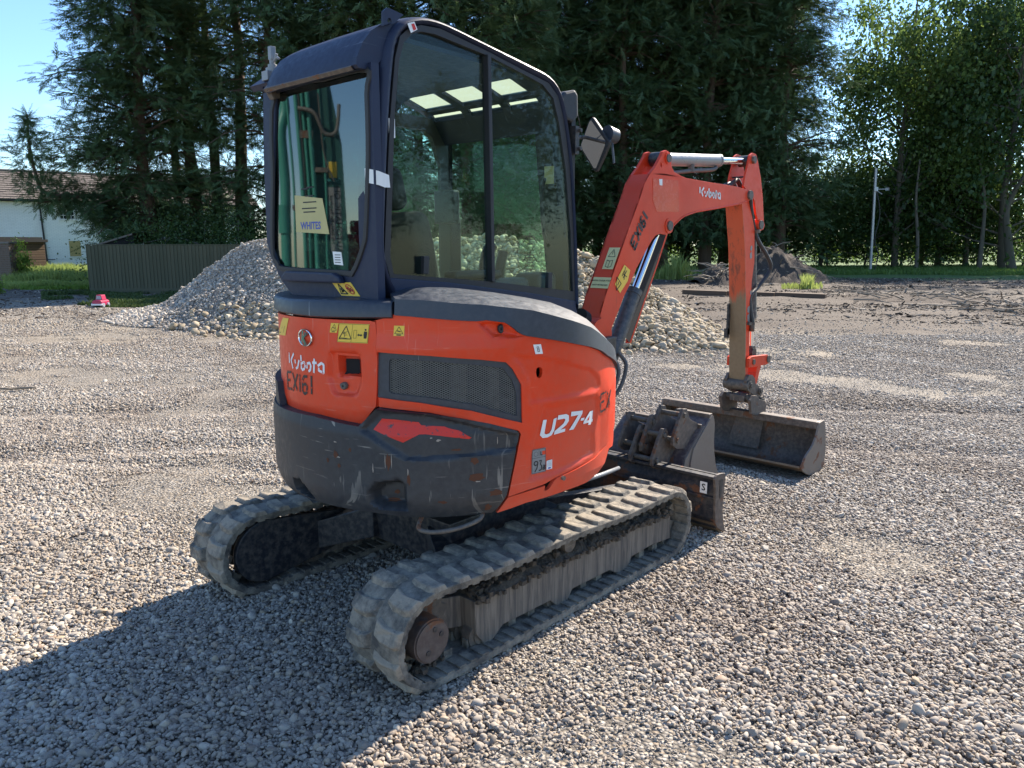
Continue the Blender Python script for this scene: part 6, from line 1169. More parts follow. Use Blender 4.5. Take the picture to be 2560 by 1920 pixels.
# ================================================================ STONE HEAP
def heap_h(l,d):
    # profile of the long ridge, in metres above the yard
    u=l; crest=np.interp(u,[-9.2,-8.2,-7.4,-6.6,-6.0,-5.2,-4,-2.5,-1.,0.,1.2,2.2,3.0,3.7],[0,.25,.75,1.35,1.70,1.78,1.74,1.70,1.72,1.74,1.58,1.1,.55,0])
    cd_=np.interp(u,[-9.2,-6,-4,0,3.7],[18.6,17.4,16.6,15.6,14.2]); wf=np.interp(u,[-9.2,-6,-3,3.7],[2.1,3.2,3.2,2.6])
    t=np.where(d<cd_,(cd_-d)/wf,(d-cd_)/3.0); h=crest*np.clip(1-t,0,1)**1.12
    return h
ls_=np.linspace(-9.4,4.2,210); ds_=np.linspace(10.4,21.,134)
Lg,Dg=np.meshgrid(ls_,ds_,indexing='ij'); Lw=Lg+.5*(snoise(Lg,Dg,11,3,.5)-.5); Dw=Dg+.9*(snoise(Lg,Dg,12,3,.6)-.5)
Hg=heap_h(Lw,Dw); Hg=Hg+np.clip(Hg*3,0,1)*(.16*(snoise(Lg,Dg,13,5,1.1)-.5)+.05*(snoise(Lg,Dg,14,4,6.)-.5)); 
Xg=CAM.x+FWD.x*Dg+RGT.x*Lg; Yg=CAM.y+FWD.y*Dg+RGT.y*Lg; Zg=np.where(Hg>.002,Hg-.035,-.05)
nr,nc=Lg.shape; idx=np.arange(nr*nc).reshape(nr,nc); F=np.stack([idx[:-1,:-1],idx[1:,:-1],idx[1:,1:],idx[:-1,1:]],-1).reshape(-1,4)
me=bpy.data.meshes.new('heap'); me.from_pydata(np.stack([Xg,Yg,Zg],-1).reshape(-1,3).tolist(),[],F.tolist()); me.update()
a=N('heap_mat'); P=a.co('world'); sep=a.n('SeparateXYZ',{0:P})
lat=a.math('ADD',a.math('MULTIPLY',a.math('SUBTRACT',sep.outputs[0],CAM.x),RGT.x),a.math('MULTIPLY',a.math('SUBTRACT',sep.outputs[1],CAM.y),RGT.y))
f=a.n('MapRange',{0:a.math('ADD',lat,a.math('MULTIPLY',a.noise(.8,5,.6,vec=P),3.)),1:-3.6,2:-1.8,3:0.,4:1.}).outputs[0]
gray=a.mix(a.noise(26,9,.8,vec=P),(.23,.19,.15),(.46,.40,.33)); tan=a.mix(a.noise(16,8,.7,vec=P),(.29,.22,.13),(.52,.43,.30))
hm=a.pbr(a.mix(f,gray,tan),.95,0.,a.bump(a.noise(26,9,.8,vec=P),.9,.03))
HEAP=link('stone_heap',me,hm,smooth=True); tag(HEAP,'long heap of grey gravel and tan rubble behind the excavator','rubble heap')
a=N('rubble'); at=a.n('ObjectInfo').outputs['Random']; at2=a.n('Attribute',attribute_name='tone',attribute_type='INSTANCER').outputs['Fac']
def rubcol(fac): return a.ramp(fac,[(0,(.21,.16,.10)),(.35,(.37,.29,.18)),(.65,(.46,.37,.245)),(.85,(.31,.26,.20)),(1,(.54,.46,.33))])
M['rubble']=a.pbr(a.mix(a.math('MULTIPLY',a.noise(2.5,5),.6),rubcol(at),(.26,.2,.14)),.88,0.,a.bump(a.noise(12,6),.3,.02))
a=N('rubble_small'); at2=a.n('Attribute',attribute_name='tone',attribute_type='INSTANCER').outputs['Fac']; M['rubble_small']=a.pbr(rubcol(at2),.88)
a=N('heap_gravel'); at2=a.n('Attribute',attribute_name='tone',attribute_type='INSTANCER').outputs['Fac']; M['heap_gravel']=a.pbr(a.ramp(at2,[(0,(.21,.175,.145)),(.6,(.41,.355,.29)),(1,(.56,.50,.42))]),.88)
def heapz(l,d):
    i=np.interp(l,ls_,np.arange(len(ls_))); j=np.interp(d,ds_,np.arange(len(ds_))); i0=np.clip(i.astype(int),0,len(ls_)-2); j0=np.clip(j.astype(int),0,len(ds_)-2); a_=i-i0; b_=j-j0
    return (Hg[i0,j0]*(1-a_)+Hg[i0+1,j0]*a_)*(1-b_)+(Hg[i0,j0+1]*(1-a_)+Hg[i0+1,j0+1]*a_)*b_
rub=[pebble(40+k,2) for k in range(5)]
for m_ in rub: m_.materials.append(M['rubble'])
rng=np.random.default_rng(3)
# large stones, each its own part: along the foot and over the right flank
n=6000; l=rng.uniform(-8.2,4.1,n); d=rng.uniform(10.6,18.5,n); h=heapz(l,d); 
foot=(h<.42)&(h>-.2)&(heapz(l,d+.7)>.12); flank=(l>-3.3)&(h>.02)
w_=np.where(foot&(l>-6.6),.9,0)+np.where(flank&(l>-5.2),.10,0)+np.where((l>-6.2)&(l<-4.4)&(h<1.1)&(h>.02)&(d<14.9),.5,0)
ok=(rng.uniform(0,1,n)<w_)&(d<np.interp(l,[-9,-6,0,4],[18,17.2,15.7,14.5])); l,d,h=l[ok][:290],d[ok][:290],h[ok][:290]
for i in range(len(l)):
    o=bpy.data.objects.new('stone',rub[i%5]); COL.objects.link(o); o.parent=HEAP; s=float(np.exp(rng.normal(0,.3))*.112); p=W(d[i],l[i],max(0,h[i])+s*.18); o.location=p
    o.scale=(s*rng.uniform(.9,1.4),s,s*rng.uniform(.6,.9)); o.rotation_euler=tuple(rng.uniform(-.6,.6,2))+(rng.uniform(0,6),)
# the rest of the rubble and the fine gravel as stuff
n=44000; l=rng.uniform(-9.,4.4,n); d=rng.uniform(10.6,17.6,n); h=heapz(l,d); tanp=np.clip((l+3.5+1.2*(h<.5)*(l>-6.5)*2)/1.2,0,1); ok=((h>.015)|(rng.uniform(0,1,n)<.10*(heapz(l,d+.9)>.1)))&(rng.uniform(0,1,n)<tanp); l,d,h=l[ok],d[ok],h[ok]; n=len(l)
s=np.exp(rng.normal(0,.42,n))*.060; scl=np.stack([s*rng.uniform(.9,1.4,n),s,s*rng.uniform(.6,.9,n)],1); px3=np.array([list(W(a_,b_,0)) for a_,b_ in zip(d,l)]); px3[:,2]=np.maximum(h,0)+s*.15
rub2=[m_.copy() for m_ in rub]
for m_ in rub2: m_.materials.clear(); m_.materials.append(M['rubble_small'])
o=scatter('rubble',px3,scl,np.stack([rng.normal(0,.5,n),rng.normal(0,.5,n),rng.uniform(0,6.28,n)],1),rng.integers(0,5,n),rng.uniform(0,1,n),rub2); o.parent=HEAP; o['kind']='stuff'
n=60000; l=rng.uniform(-9.3,-2.2,n); d=rng.uniform(11.4,19,n); h=heapz(l,d); ok=(h>.01)&(rng.uniform(0,1,n)<np.clip(1-(l+4.4)/1.6,0,1)); l,d,h=l[ok],d[ok],h[ok]; n=len(l)
s=np.exp(rng.normal(0,.5,n))*.024; scl=np.stack([s*rng.uniform(.9,1.4,n),s,s*rng.uniform(.6,.9,n)],1); px3=np.array([list(W(a_,b_,0)) for a_,b_ in zip(d,l)]); px3[:,2]=h+s*.12
rub3=[m_.copy() for m_ in rub]
for m_ in rub3: m_.materials.clear(); m_.materials.append(M['heap_gravel'])
o=scatter('fine_gravel',px3,scl,np.stack([rng.normal(0,.5,n),rng.normal(0,.5,n),rng.uniform(0,6.28,n)],1),rng.integers(0,5,n),rng.uniform(0,1,n),rub3); o.parent=HEAP; o['kind']='stuff'
# ================================================================ HOUSE, FENCE, SHED
def Wp(px,py,d):
    # point seen at that pixel, at depth d along the level view axis
    v=Vector(((px-1280)/1923.,-(py-960)/1923.,1)); F_=Vector((FWD.x*math.cos(PITCH),FWD.y*math.cos(PITCH),-math.sin(PITCH))); U_=RGT.cross(F_); r=RGT*v.x+U_*v.y+F_*v.z
    return CAM+r*(d/(r.x*FWD.x+r.y*FWD.y))
HA=Wp(-330,600,40.3); HA.z=0; HB=Wp(640,600,51.5); HB.z=0
hd_=(HB-HA); HL=hd_.length; hang=math.atan2(hd_.y,hd_.x)
HOUSE=empty('house',HA,hang); tag(HOUSE,'white painted brick house with a brown tiled roof behind the fence','house')
def hloc(px,py,y=0.):
    # pixel -> local x,z on the wall plane (offset y)
    o=CAM-HA; c,s_=math.cos(-hang),math.sin(-hang); ol=Vector((o.x*c-o.y*s_,o.x*s_+o.y*c,o.z)); p=Wp(px,py,10.)-CAM; dl=Vector((p.x*c-p.y*s_,p.x*s_+p.y*c,p.z)); t=(y-ol.y)/dl.y; q=ol+dl*t; return q.x,q.z
EZ=hloc(0,498)[1]
def z5(x,y): return (.22911*x,400+.22911*y)
a=N('white_brick'); v=a.n('CombineXYZ',{0:a.n('SeparateXYZ',{0:a.co()}).outputs[0],1:a.n('SeparateXYZ',{0:a.co()}).outputs[2]}).outputs[0]
bt=a.n('TexBrick',{'Vector':v,'Scale':1.,'Mortar Size':.008,'Brick Width':.225,'Row Height':.075,'Color1':(.88,.89,.90,1),'Color2':(.82,.84,.86,1),'Mortar':(.66,.68,.71,1)})
c=a.mix(a.ramp(a.noise(1.1,7,.65,vec=a.stretch((1,1,.4))),[(.5,0.),(.8,.5)]),bt.outputs[0],(.58,.58,.56)); M['white_brick']=a.pbr(c,.8,0.,a.bump(bt.outputs['Fac'],-.5,.01))
wins=[]
w1a=hloc(*z5(640,512)); w1b=hloc(*z5(822,650)); mbx=(w1a[0],w1b[0],w1b[1],w1a[1])
b1=hloc(*z5(750,884)); b2=hloc(*z5(892,1052)); bx=(b1[0],b2[0],b2[1],b1[1])
w2a=hloc(540,590); w2b=hloc(568,640); rx=(w2a[0],w2b[0],w2b[1],w2a[1])
holes=[[(q[0],q[2]),(q[1],q[2]),(q[1],q[3]),(q[0],q[3])] for q in (mbx,bx)]
mb=MB(); mb.prism([(0,-.1),(HL,-.1),(HL,EZ+.05),(0,EZ+.05)],0,.25,holes=holes); mb.ob('wall','white_brick',HOUSE)
mb=MB(); mb.box(0,HL,.3,6.8,-.1,EZ); mb.ob('house_core','inside_dark',HOUSE)
# windows with sashes
def window(q,ny,nx,name='window'):
    x0,x1,z0,z1=q; mb=MB(); f=.05
    mb.prism([(x0,z0),(x1,z0),(x1,z1),(x0,z1)],.06,.12,holes=[[(x0+f,z0+f),(x1-f,z0+f),(x1-f,z1-f),(x0+f,z1-f)]]); 
    o=mb.ob(name,'label_white',HOUSE)
    for i in range(1,nx): m2=MB(); x=x0+(x1-x0)*i/nx; m2.box(x-(.03 if i==nx//2 else .013),x+(.03 if i==nx//2 else .013),.065,.11,z0+f,z1-f); m2.ob('glazing_bar','label_white',o)
    for i in range(1,ny): m2=MB(); z=z0+(z1-z0)*i/ny; m2.box(x0+f,x1-f,.07,.105,z-.013,z+.013); m2.ob('glazing_bar','label_white',o)
    m2=MB(); m2.box(x0+f,x1-f,.085,.09,z0+f,z1-f); m2.ob('pane','window_dark',o)
    m2=MB(); m2.box(x0-.08,x1+.08,-.06,.10,z0-.07,z0); m2.ob('window_sill','label_white',o)
a=N('window_dark'); M['window_dark']=a.pbr((.02,.025,.03),.08,0.)
window(mbx,3,4)
simple('board_tan',(.42,.32,.14),.7,0,.08,6)
mb=MB(); mb.box(bx[0],bx[1],.01,.05,bx[2],bx[3]); mb.ob('window_board','board_tan',HOUSE); mb=MB(); mb.box(bx[0]-.05,bx[1]+.08,-.05,.06,bx[2]-.06,bx[2]); mb.ob('window_sill','label_white',HOUSE)
# roof: rows of tiles
RZ=1.78; RD=3.6
simple('roof_under',(.05,.04,.035),.9)
mb=MB(); mb.prism([(-.35,EZ-.02),(RD,EZ+RZ),(6.9+.35,EZ-.02),(RD,EZ+RZ-.1)],-.2,HL+.2,'x'); 
mb.v=[(x,y,z) for x,y,z in mb.v]; mb.ob('roof','roof_under',HOUSE)
a=N('roof_tile'); f=a.noise(.9,2,vec=a.stretch((3.,3.,3.))); v=a.n('TexVoronoi',{'Scale':3.,'Vector':a.co()}).outputs['Color']; s_=a.n('SeparateColor',{0:v}).outputs[0]
M['roof_tile']=a.pbr(a.mix(a.noise(6,6,.7),a.mix(s_,(.095,.068,.055),(.155,.115,.095)),(.19,.165,.135)),.85)
mb=MB(); rs=random.Random(8); rows_=13; tw=.30
for r in range(rows_):
    t0=r/rows_; t1=(r+1.12)/rows_; 
    for k in range(int(HL/tw)+2):
        x0=k*tw+(tw/2 if r%2 else 0)-.2; x1=x0+tw-.008; j=rs.uniform(-.006,.01)
        y0=-.36+(RD+.36)*t0; y1=-.36+(RD+.36)*t1; za=EZ-.01+(RZ+.01)*t0+.055+j; zb=EZ-.01+(RZ+.01)*t1+.012+j
        mb.add([(x0,y0,za),(x1,y0,za),(x1,y1,zb),(x0,y1,zb),(x0,y0,za-.035),(x1,y0,za-.035)],[(0,1,2,3),(4,5,1,0),(0,3,4),(1,5,2)])
ro=mb.ob('roof_tiles','roof_tile',HOUSE); ro['kind']='stuff'
mb=MB(); mb.tube([(x,RD,EZ+RZ+.03) for x in np.linspace(-.2,HL+.2,8)],.11,8); mb.ob('ridge','roof_tile',HOUSE)
mb=MB(); mb.box(-.2,HL+.2,-.46,-.36,EZ-.06,EZ+.03); mb.box(-.2,HL+.2,-.34,.0,EZ-.10,EZ-.07); mb.ob('gutter','rubber',HOUSE)
dp_=hloc(98,510); db_=hloc(115,676)
mb=MB(); mb.cyl((dp_[0],-.07,EZ-.05),(dp_[0]+.1,-.07,-.05),.045,10); mb.tube([(dp_[0]+.08,-.1,.75),(dp_[0]+.5,-.12,.75)],.02,6); mb.ob('drainpipe','rubber',HOUSE)
# lean-to shed of brown boards in front of the house, left
sa=Wp(18,600,38.); sb_=Wp(110,600,39.6); sa.z=sb_.z=0
sh_ang=math.atan2((sb_-sa).y,(sb_-sa).x); SL=(sb_-sa).length
SHED=empty('timber_shed',sa,sh_ang); tag(SHED,'low flat-roofed shed of brown boards against the white house wall','shed')
stp=Wp(60,605,38.5).z; 
rs=random.Random(2)
a=N('shed_board'); f=a.noise(1.,7,.65,vec=a.stretch((1.5,20,30))); M['shed_board']=a.pbr(a.mix(a.math('MULTIPLY',f,1.),a.mix(a.n('ObjectInfo').outputs['Random'],(.11,.06,.035),(.20,.12,.07)),(.07,.045,.03)),.8)
nb=14; bh_=stp/nb; bm_=None
for k in range(nb):
    mb=MB(); mb.box(-2.0,SL,0,.025,.006,bh_-.008); o=mb.ob('board','shed_board',SHED); o.location=(0,rs.uniform(-.012,.012),k*bh_)
mb=MB(); mb.box(-2.0,SL,.03,2.2,0,stp); mb.ob('shed_side','inside_dark',SHED)
mb=MB(); mb.box(-2.1,SL+.12,-.12,2.3,stp,stp+.13); mb.box(-1.0,SL-.1,-.05,2.2,stp+.13,stp+.24); mb.ob('shed_roof','rubber',SHED)
# brick pillar at the left edge
pa=G(-28,710); PIL=empty('brick_pillar',pa,AZ-PI/2); tag(PIL,'brown brick gate pillar at the left edge of the yard','pillar')
simple('brick',(.155,.105,.075),.85,0,.45,14,.2); simple('mortar',(.20,.18,.16),.9)
ph=Wp(10,608,31.3).z; pw_=1.0
mb=MB(); mb.box(.006,pw_-.006,.006,.45,0,ph); mb.ob('mortar_core','mortar',PIL)
mb=MB(); nrow=int(ph/.075)
for r in range(nrow):
    z=r*.075; nbk=5; bw=pw_/4.5
    for k in range(5):
        x0=k*bw-(bw/2 if r%2 else 0); x1=x0+bw-.012; x0=max(0,x0); x1=min(pw_,x1)
        if x1-x0>.03: mb.box(x0,x1,rs.uniform(-.004,.003),.1,z,z+.064)
    for k in range(2): mb.box(pw_-.1,pw_+rs.uniform(-.003,.004),.12+k*.2,.30+k*.2-.012,z,z+.064)
br=mb.ob('bricks','brick',PIL); br['kind']='stuff'
mb=MB(); mb.box(-.04,pw_+.04,-.04,.5,ph,ph+.06); mb.ob('capping','mortar',PIL)
# close-board fence
fa=G(228,735); FEN=empty('board_fence',fa,AZ-PI/2); tag(FEN,'dark green weathered close board fence between the house and the heap','fence')
fh=Wp(228,613,26.).z
a=N('fence_board'); f=a.noise(1.,8,.65,vec=a.stretch((30,30,1.2))); r_=a.n('ObjectInfo').outputs['Random']
M['fence_board']=a.pbr(a.mix(f,a.mix(r_,(.032,.036,.018),(.065,.064,.038)),(.10,.10,.062)),.85,0.,a.bump(f,.4,.006))
bme=[]
for k in range(3):
    mb=MB(); mb.add([(0,0,.18),(.128,-.018,.18),(.128,-.018,fh),(0,0,fh),(0,.02,.18),(.128,.006,.18),(.128,.006,fh),(0,.02,fh)],[(0,1,2,3),(1,5,6,2),(3,2,6,7),(0,4,5,1),(4,7,6,5),(0,3,7,4)]); me=mesh(mb.v,mb.f,'board'); me.materials.append(M['fence_board']); bme.append(me)
for k in range(46):
    o=bpy.data.objects.new('board',bme[k%3]); COL.objects.link(o); o.parent=FEN; o.location=(k*.118,0,rs.uniform(-.01,.008)); o.rotation_euler=(0,rs.uniform(-.004,.004),0)
mb=MB(); mb.box(-.02,5.5,-.03,.0,.0,.19); mb.ob('gravel_board','fence_board',FEN)
for x in (-.05,1.8,3.6,5.4):
    mb=MB(); mb.box(x,x+.1,.03,.13,0,fh+.02); mb.ob('fence_post','fence_board',FEN)
mb=MB(); mb.box(-.03,5.5,-.02,.05,fh,fh+.03); mb.ob('fence_cap','fence_board',FEN)
# side return of the fence running back
mb=MB(); mb.box(-.04,-.01,.0,3.0,.05,fh-.03); mb.ob('side_panel','fence_board',FEN)
# low sheet roof behind the fence
la=Wp(218,617,28.); lb_=Wp(330,583,28.5)
OUT=empty('lean_to'); tag(OUT,'low lean-to with a sloping brown sheet roof just behind the fence','outbuilding')
mb=MB(); mb.add([tuple(la),tuple(lb_),tuple(lb_+Vector((FWD.x*4,FWD.y*4,.2))),tuple(la+Vector((FWD.x*4,FWD.y*4,.1))),tuple(la-Vector((0,0,.06))),tuple(lb_-Vector((0,0,.06)))],[(0,1,2,3),(4,5,1,0)]); mb.ob('sheet_roof','dusty_steel',OUT)
mb=MB(); p0=la-Vector((0,0,.07)); p1=lb_-Vector((0,0,.07)); mb.add([tuple(p0+FWD*.1),tuple(p1+FWD*.1),(p1.x,p1.y,0),(p0.x,p0.y,0)],[(0,1,2,3)]); mb.ob('lean_to_wall','inside_dark',OUT)
# pink toy car
tcp=G(243,768); TOY=empty('toy_car',tcp,AZ-PI/2); tag(TOY,'small pink ride-on toy car standing in front of the fence','toy car')
simple('pink',(.36,.018,.07),.4); simple('toy_grey',(.30,.32,.36),.4)
TOY.scale=(.72,.72,.72)
mb=MB(); mb.prism([(-.18,.06),(-.18,.20),(-.12,.25),(.12,.25),(.18,.20),(.18,.06)],-.0,.55); mb.ob('toy_body','pink',TOY,bevel=.02)
mb=MB(); mb.prism([(-.13,.25),(-.09,.43),(.09,.43),(.13,.25)],.16,.45); mb.ob('toy_cabin','pink',TOY,bevel=.015)
mb=MB(); mb.add([(-.10,.155,.27),(.10,.155,.27),(.075,.155,.40),(-.075,.155,.40)],[(0,1,2,3)]); mb.ob('windscreen','toy_grey',TOY)
mb=MB(); mb.box(-.20,.20,-.03,.03,.06,.12); mb.ob('bumper','label_white',TOY,bevel=.01)
for x in (-.19,.19):
    for y in (.08,.42): mb=MB(); mb.cyl((x-.03,y,.075),(x+.03,y,.075),.075,14); mb.ob('wheel','toy_grey',TOY)
# ================================================================ PLANTS
def needles_mat(name,c0,c1,trans=.25,c2=None):
    a=N(name); P=a.co('world'); f=a.noise(.55,5,.6,vec=P); g=a.noise(5.,3,.6,vec=P)
    c=a.mix(a.ramp(f,[(.35,0.),(.65,1.)]),c0,c1); c=a.mix(a.math('MULTIPLY',g,.4),c,c2 or c1)
    d=a.n('BsdfDiffuse',{0:c}).outputs[0]; t=a.n('BsdfTranslucent',{0:c}).outputs[0]
    gl=a.n('BsdfGlossy',{0:(.5,.55,.5,1),1:.45}).outputs[0]
    m=a.n('MixShader',{0:trans,1:d,2:t}).outputs[0]; m=a.n('MixShader',{0:.04,1:m,2:gl}).outputs[0]
    a.t.links.new(m,a.out.inputs[0]); M[name]=a.m
needles_mat('needles',(.055,.10,.045),(.10,.165,.065),.28,(.15,.20,.09))
needles_mat('ash_leaves',(.07,.12,.025),(.13,.20,.045),.5,(.19,.24,.07))
needles_mat('dark_leaves',(.030,.060,.016),(.055,.10,.026),.40,(.09,.14,.035))
needles_mat('bright_leaves',(.14,.24,.03),(.22,.34,.05),.5,(.30,.38,.09))
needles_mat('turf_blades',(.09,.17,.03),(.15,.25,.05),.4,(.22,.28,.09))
needles_mat('shade_tint_blades',(.035,.065,.018),(.07,.11,.03),.3,(.12,.14,.05))  # darker copy of the grass colour, with the shade by the fence put in
needles_mat('grass_blades',(.20,.29,.05),(.33,.41,.10),.45,(.50,.47,.22))
a=N('bark'); v=a.stretch((9,9,1.3),'world'); f=a.noise(1.,8,.65,vec=v); M['bark']=a.pbr(a.mix(f,(.05,.032,.022),(.17,.115,.08)),.9,0.,a.bump(f,.8,.03))
a=N('grey_bark'); v=a.stretch((9,9,1.3),'world'); f=a.noise(1.,8,.65,vec=v); M['grey_bark']=a.pbr(a.mix(f,(.06,.052,.04),(.17,.15,.115)),.9,0.,a.bump(f,.6,.02))
def fan_template(rng,n=5):
    V=[];F=[]
    def tri(a,b,w):
        a=np.array(a,float);b=np.array(b,float); d=b-a; p=np.array([-d[1],d[0],0]); p=p/np.linalg.norm(p)*w; k=len(V); V.extend([a-p,a+p,b]); F.append((k,k+1,k+2))
    tri((0,0,0),(1,0,-.10),.028)
    for i in range(n):
        t=.12+.80*i/n; L=.36*(1-t*.72)
        for s in (-1,1):
            a=(t,0,-.1*t*t); ang=R(38+rng.uniform(-12,12)); b=(t+L*math.cos(ang),s*L*math.sin(ang),-.1*t*t-.10*L*3*rng.uniform(.1,1)); tri(a,b,.030)
            m=[(a[k]*.45+b[k]*.55) for k in range(3)]
            tri(m,(m[0]+L*.42,m[1]+s*L*.10,m[2]-.05),.022)
    return np.array(V),np.array(F)
def place(V,F,pos,dirs,ups,scale):
    # instance template V,F at many frames -> big arrays
    X=dirs/np.linalg.norm(dirs,axis=1)[:,None]; Y=np.cross(ups,X); Y/=np.linalg.norm(Y,axis=1)[:,None]+1e-9; Z=np.cross(X,Y)
    A=pos[:,None,:]+scale[:,None,None]*(V[None,:,0,None]*X[:,None,:]+V[None,:,1,None]*Y[:,None,:]+V[None,:,2,None]*Z[:,None,:])
    n=len(pos); FF=(F[None]+np.arange(n)[:,None,None]*len(V)).reshape(-1,F.shape[1]); return A.reshape(-1,3),FF
def npmesh(V,F,name):
    me=bpy.data.meshes.new(name); V=np.asarray(V,np.float32); F=np.asarray(F,np.int32); me.vertices.add(len(V)); me.vertices.foreach_set('co',V.ravel()); k=F.shape[1]
    me.loops.add(F.size); me.loops.foreach_set('vertex_index',F.ravel()); me.polygons.add(len(F)); me.polygons.foreach_set('loop_start',np.arange(len(F),dtype=np.int32)*k); me.polygons.foreach_set('loop_total',np.full(len(F),k,np.int32)); me.update(calc_edges=True); return me
def conifer(seed,h,r,nb,ns,z0=.08,lean=0.,gap=0.,sc=.95,open_side=None):
    rng=np.random.default_rng(seed); T=[fan_template(rng) for _ in range(2)]; limbs=MB(); pos=[];dr=[];up=[];scl=[]
    for b in range(nb):
        u=rng.uniform(0,1); z=h*(z0+(1-z0)*u**.92); az=rng.uniform(0,2*PI); pr=(1-((z/h-z0)/(1-z0))**1.9)**.75*(.80+.2*min(1,(z/h-z0)*8)); Lb=r*pr*rng.uniform(.62,1.12)*(1+.22*math.sin(az*3+seed+z*.7))
        if Lb<.25: Lb=.25
        rise=rng.uniform(.15,.55); droop=rng.uniform(.25,.6)
        d=np.array([math.cos(az),math.sin(az),0.]); pts=[]
        for t in (0,.25,.5,.75,1.): pts.append(np.array([0,0,z])+d*Lb*t+np.array([0,0,Lb*(rise*t-droop*t*t)]))
        if b%2==0 and Lb>1: limbs.tube([tuple(p) for p in pts],.03,4,cap=False,rads=[.05,.04,.03,.02,.012])
        if rng.uniform()<gap: continue
        for i in range(ns):
            t=rng.uniform(.28,1.03)**.8; p=np.array([0,0,z])+d*Lb*t+np.array([0,0,Lb*(rise*t-droop*t*t)])+rng.normal(0,.16+.10*Lb*.3,3)*np.array([1,1,.7]); 
            dd=d*rng.uniform(.5,1.)+rng.normal(0,.55,3)*np.array([1,1,.5])+np.array([0,0,rng.uniform(-.35,.30)]); pos.append(p);dr.append(dd);up.append(np.array([0,0,1.])+rng.normal(0,.35,3)); scl.append(sc*rng.uniform(.55,1.15)*(1.0 if Lb>1 else .7))
    pos=np.array(pos);dr=np.array(dr);up=np.array(up);scl=np.array(scl); m=len(pos)//2
    A1,F1=place(*T[0],pos[:m],dr[:m],up[:m],scl[:m]); A2,F2=place(*T[1],pos[m:],dr[m:],up[m:],scl[m:])
    me=npmesh(np.concatenate([A1,A2]),np.concatenate([F1,F2+len(A1)]),'crown'); me.materials.append(M['needles'])
    tr=MB(); rs=random.Random(seed); tp=[(0,0,-.2)]+[(.12*math.sin(k*1.3+seed),.12*math.cos(k*1.7+seed),h*k/7) for k in range(1,8)]
    tr.tube(tp,.3,9,rads=[.34+.012*h*.3,.27,.23,.19,.15,.11,.07,.03]); tm=mesh(tr.v,tr.f,'trunk'); tm.polygons.foreach_set('use_smooth',[True]*len(tm.polygons)); tm.materials.append(M['bark'])
    lm=mesh(limbs.v,limbs.f,'limbs'); lm.materials.append(M['bark']); return me,tm,lm
def leafy(seed,h,r,n,leaf=.13,z0=.25,mat='ash_leaves',clumps=60,bark='grey_bark',limb=18,flat=1.,spread=.55):
    rng=np.random.default_rng(seed); tr=MB(); cl=[]
    tr.tube([(0,0,-.1),(.05*r,.03*r,h*.2),(-.03*r,.05*r,h*.45),(.04*r,0,h*.7),(0,0,h*.93)],.1,8,rads=[.026*h*.5,.02*h*.5,.015*h*.5,.009*h*.5,.02]); 
    for k in range(limb):
        z=h*(z0*.6+(.75)*rng.uniform(0,1)*(1-z0*.4)); az=rng.uniform(0,2*PI); L_=r*rng.uniform(.5,1.)*(1-.5*max(0,(z/h-.5))); 
        p0=np.array([0,0,z*.82]); p2=p0+np.array([math.cos(az)*L_,math.sin(az)*L_,h*.16*rng.uniform(.4,1.3)]); p1=(p0+p2)/2+rng.normal(0,.1*r,3); tr.tube([tuple(p0),tuple(p1),tuple(p2)],.05,5,cap=False,rads=[.03+.004*h*.5,.03,.012])
        for q in range(3):
            e=p2+rng.normal(0,.22*r,3); tr.tube([tuple(p1*(.5)+p2*.5),tuple(e)],.02,4,cap=False,rads=[.02,.006]); cl.append(e)
        cl.append(p2)
    while len(cl)<clumps:
        v=rng.normal(0,1,3); v/=np.linalg.norm(v); v*=rng.uniform(.35,1)**.5; cl.append(np.array([v[0]*r,v[1]*r,h*(z0+(1-z0)*(.5+.5*v[2]*flat))]))
    cl=np.array(cl); k=rng.integers(0,len(cl),n); sp=r*.16*spread/.55
    P_=cl[k]+rng.normal(0,1,(n,3))*np.array([sp,sp,sp*.8])*rng.uniform(.3,1.4,(n,1))
    V=np.array([(0,0,0),(.45,.32,.05),(1,0,0),(.45,-.32,.05)],float); F=np.array([(0,1,2,3)])
    A,FF=place(V,F,P_,rng.normal(0,1,(n,3))-np.array([0,0,.5]),rng.normal(0,1,(n,3))+np.array([0,0,.9]),leaf*rng.uniform(.6,1.3,n))
    me=npmesh(A,FF,'crown'); me.materials.append(M[mat]); tm=mesh(tr.v,tr.f,'trunk'); tm.materials.append(M[bark]); tm.polygons.foreach_set('use_smooth',[True]*len(tm.polygons)); return me,tm
def tree(name,label,meshes,loc,rz,s=1.,sz=1.,cat='tree',group=None):
    o=empty(name,loc,rz); o.scale=(s,s,sz); tag(o,label,cat,group)
    for nm,m_ in zip(('crown','trunk','limbs'),meshes):
        q=bpy.data.objects.new(nm,m_); COL.objects.link(q); q.parent=o
    return o
def at(px,d): p=W(d,(px-1280)/1923.*d*1.0,0.); return p
C0=[conifer(11,20,3.8,360,36,.08,sc=.80),conifer(12,22,3.4,360,36,.06,sc=.80),conifer(13,20,3.6,350,36,.12,sc=.80)]
CT=conifer(14,20,2.5,170,24,.28,gap=.25,sc=.66)   # thin, bare stemmed
CL=conifer(15,19,3.2,500,44,.10,sc=.70)
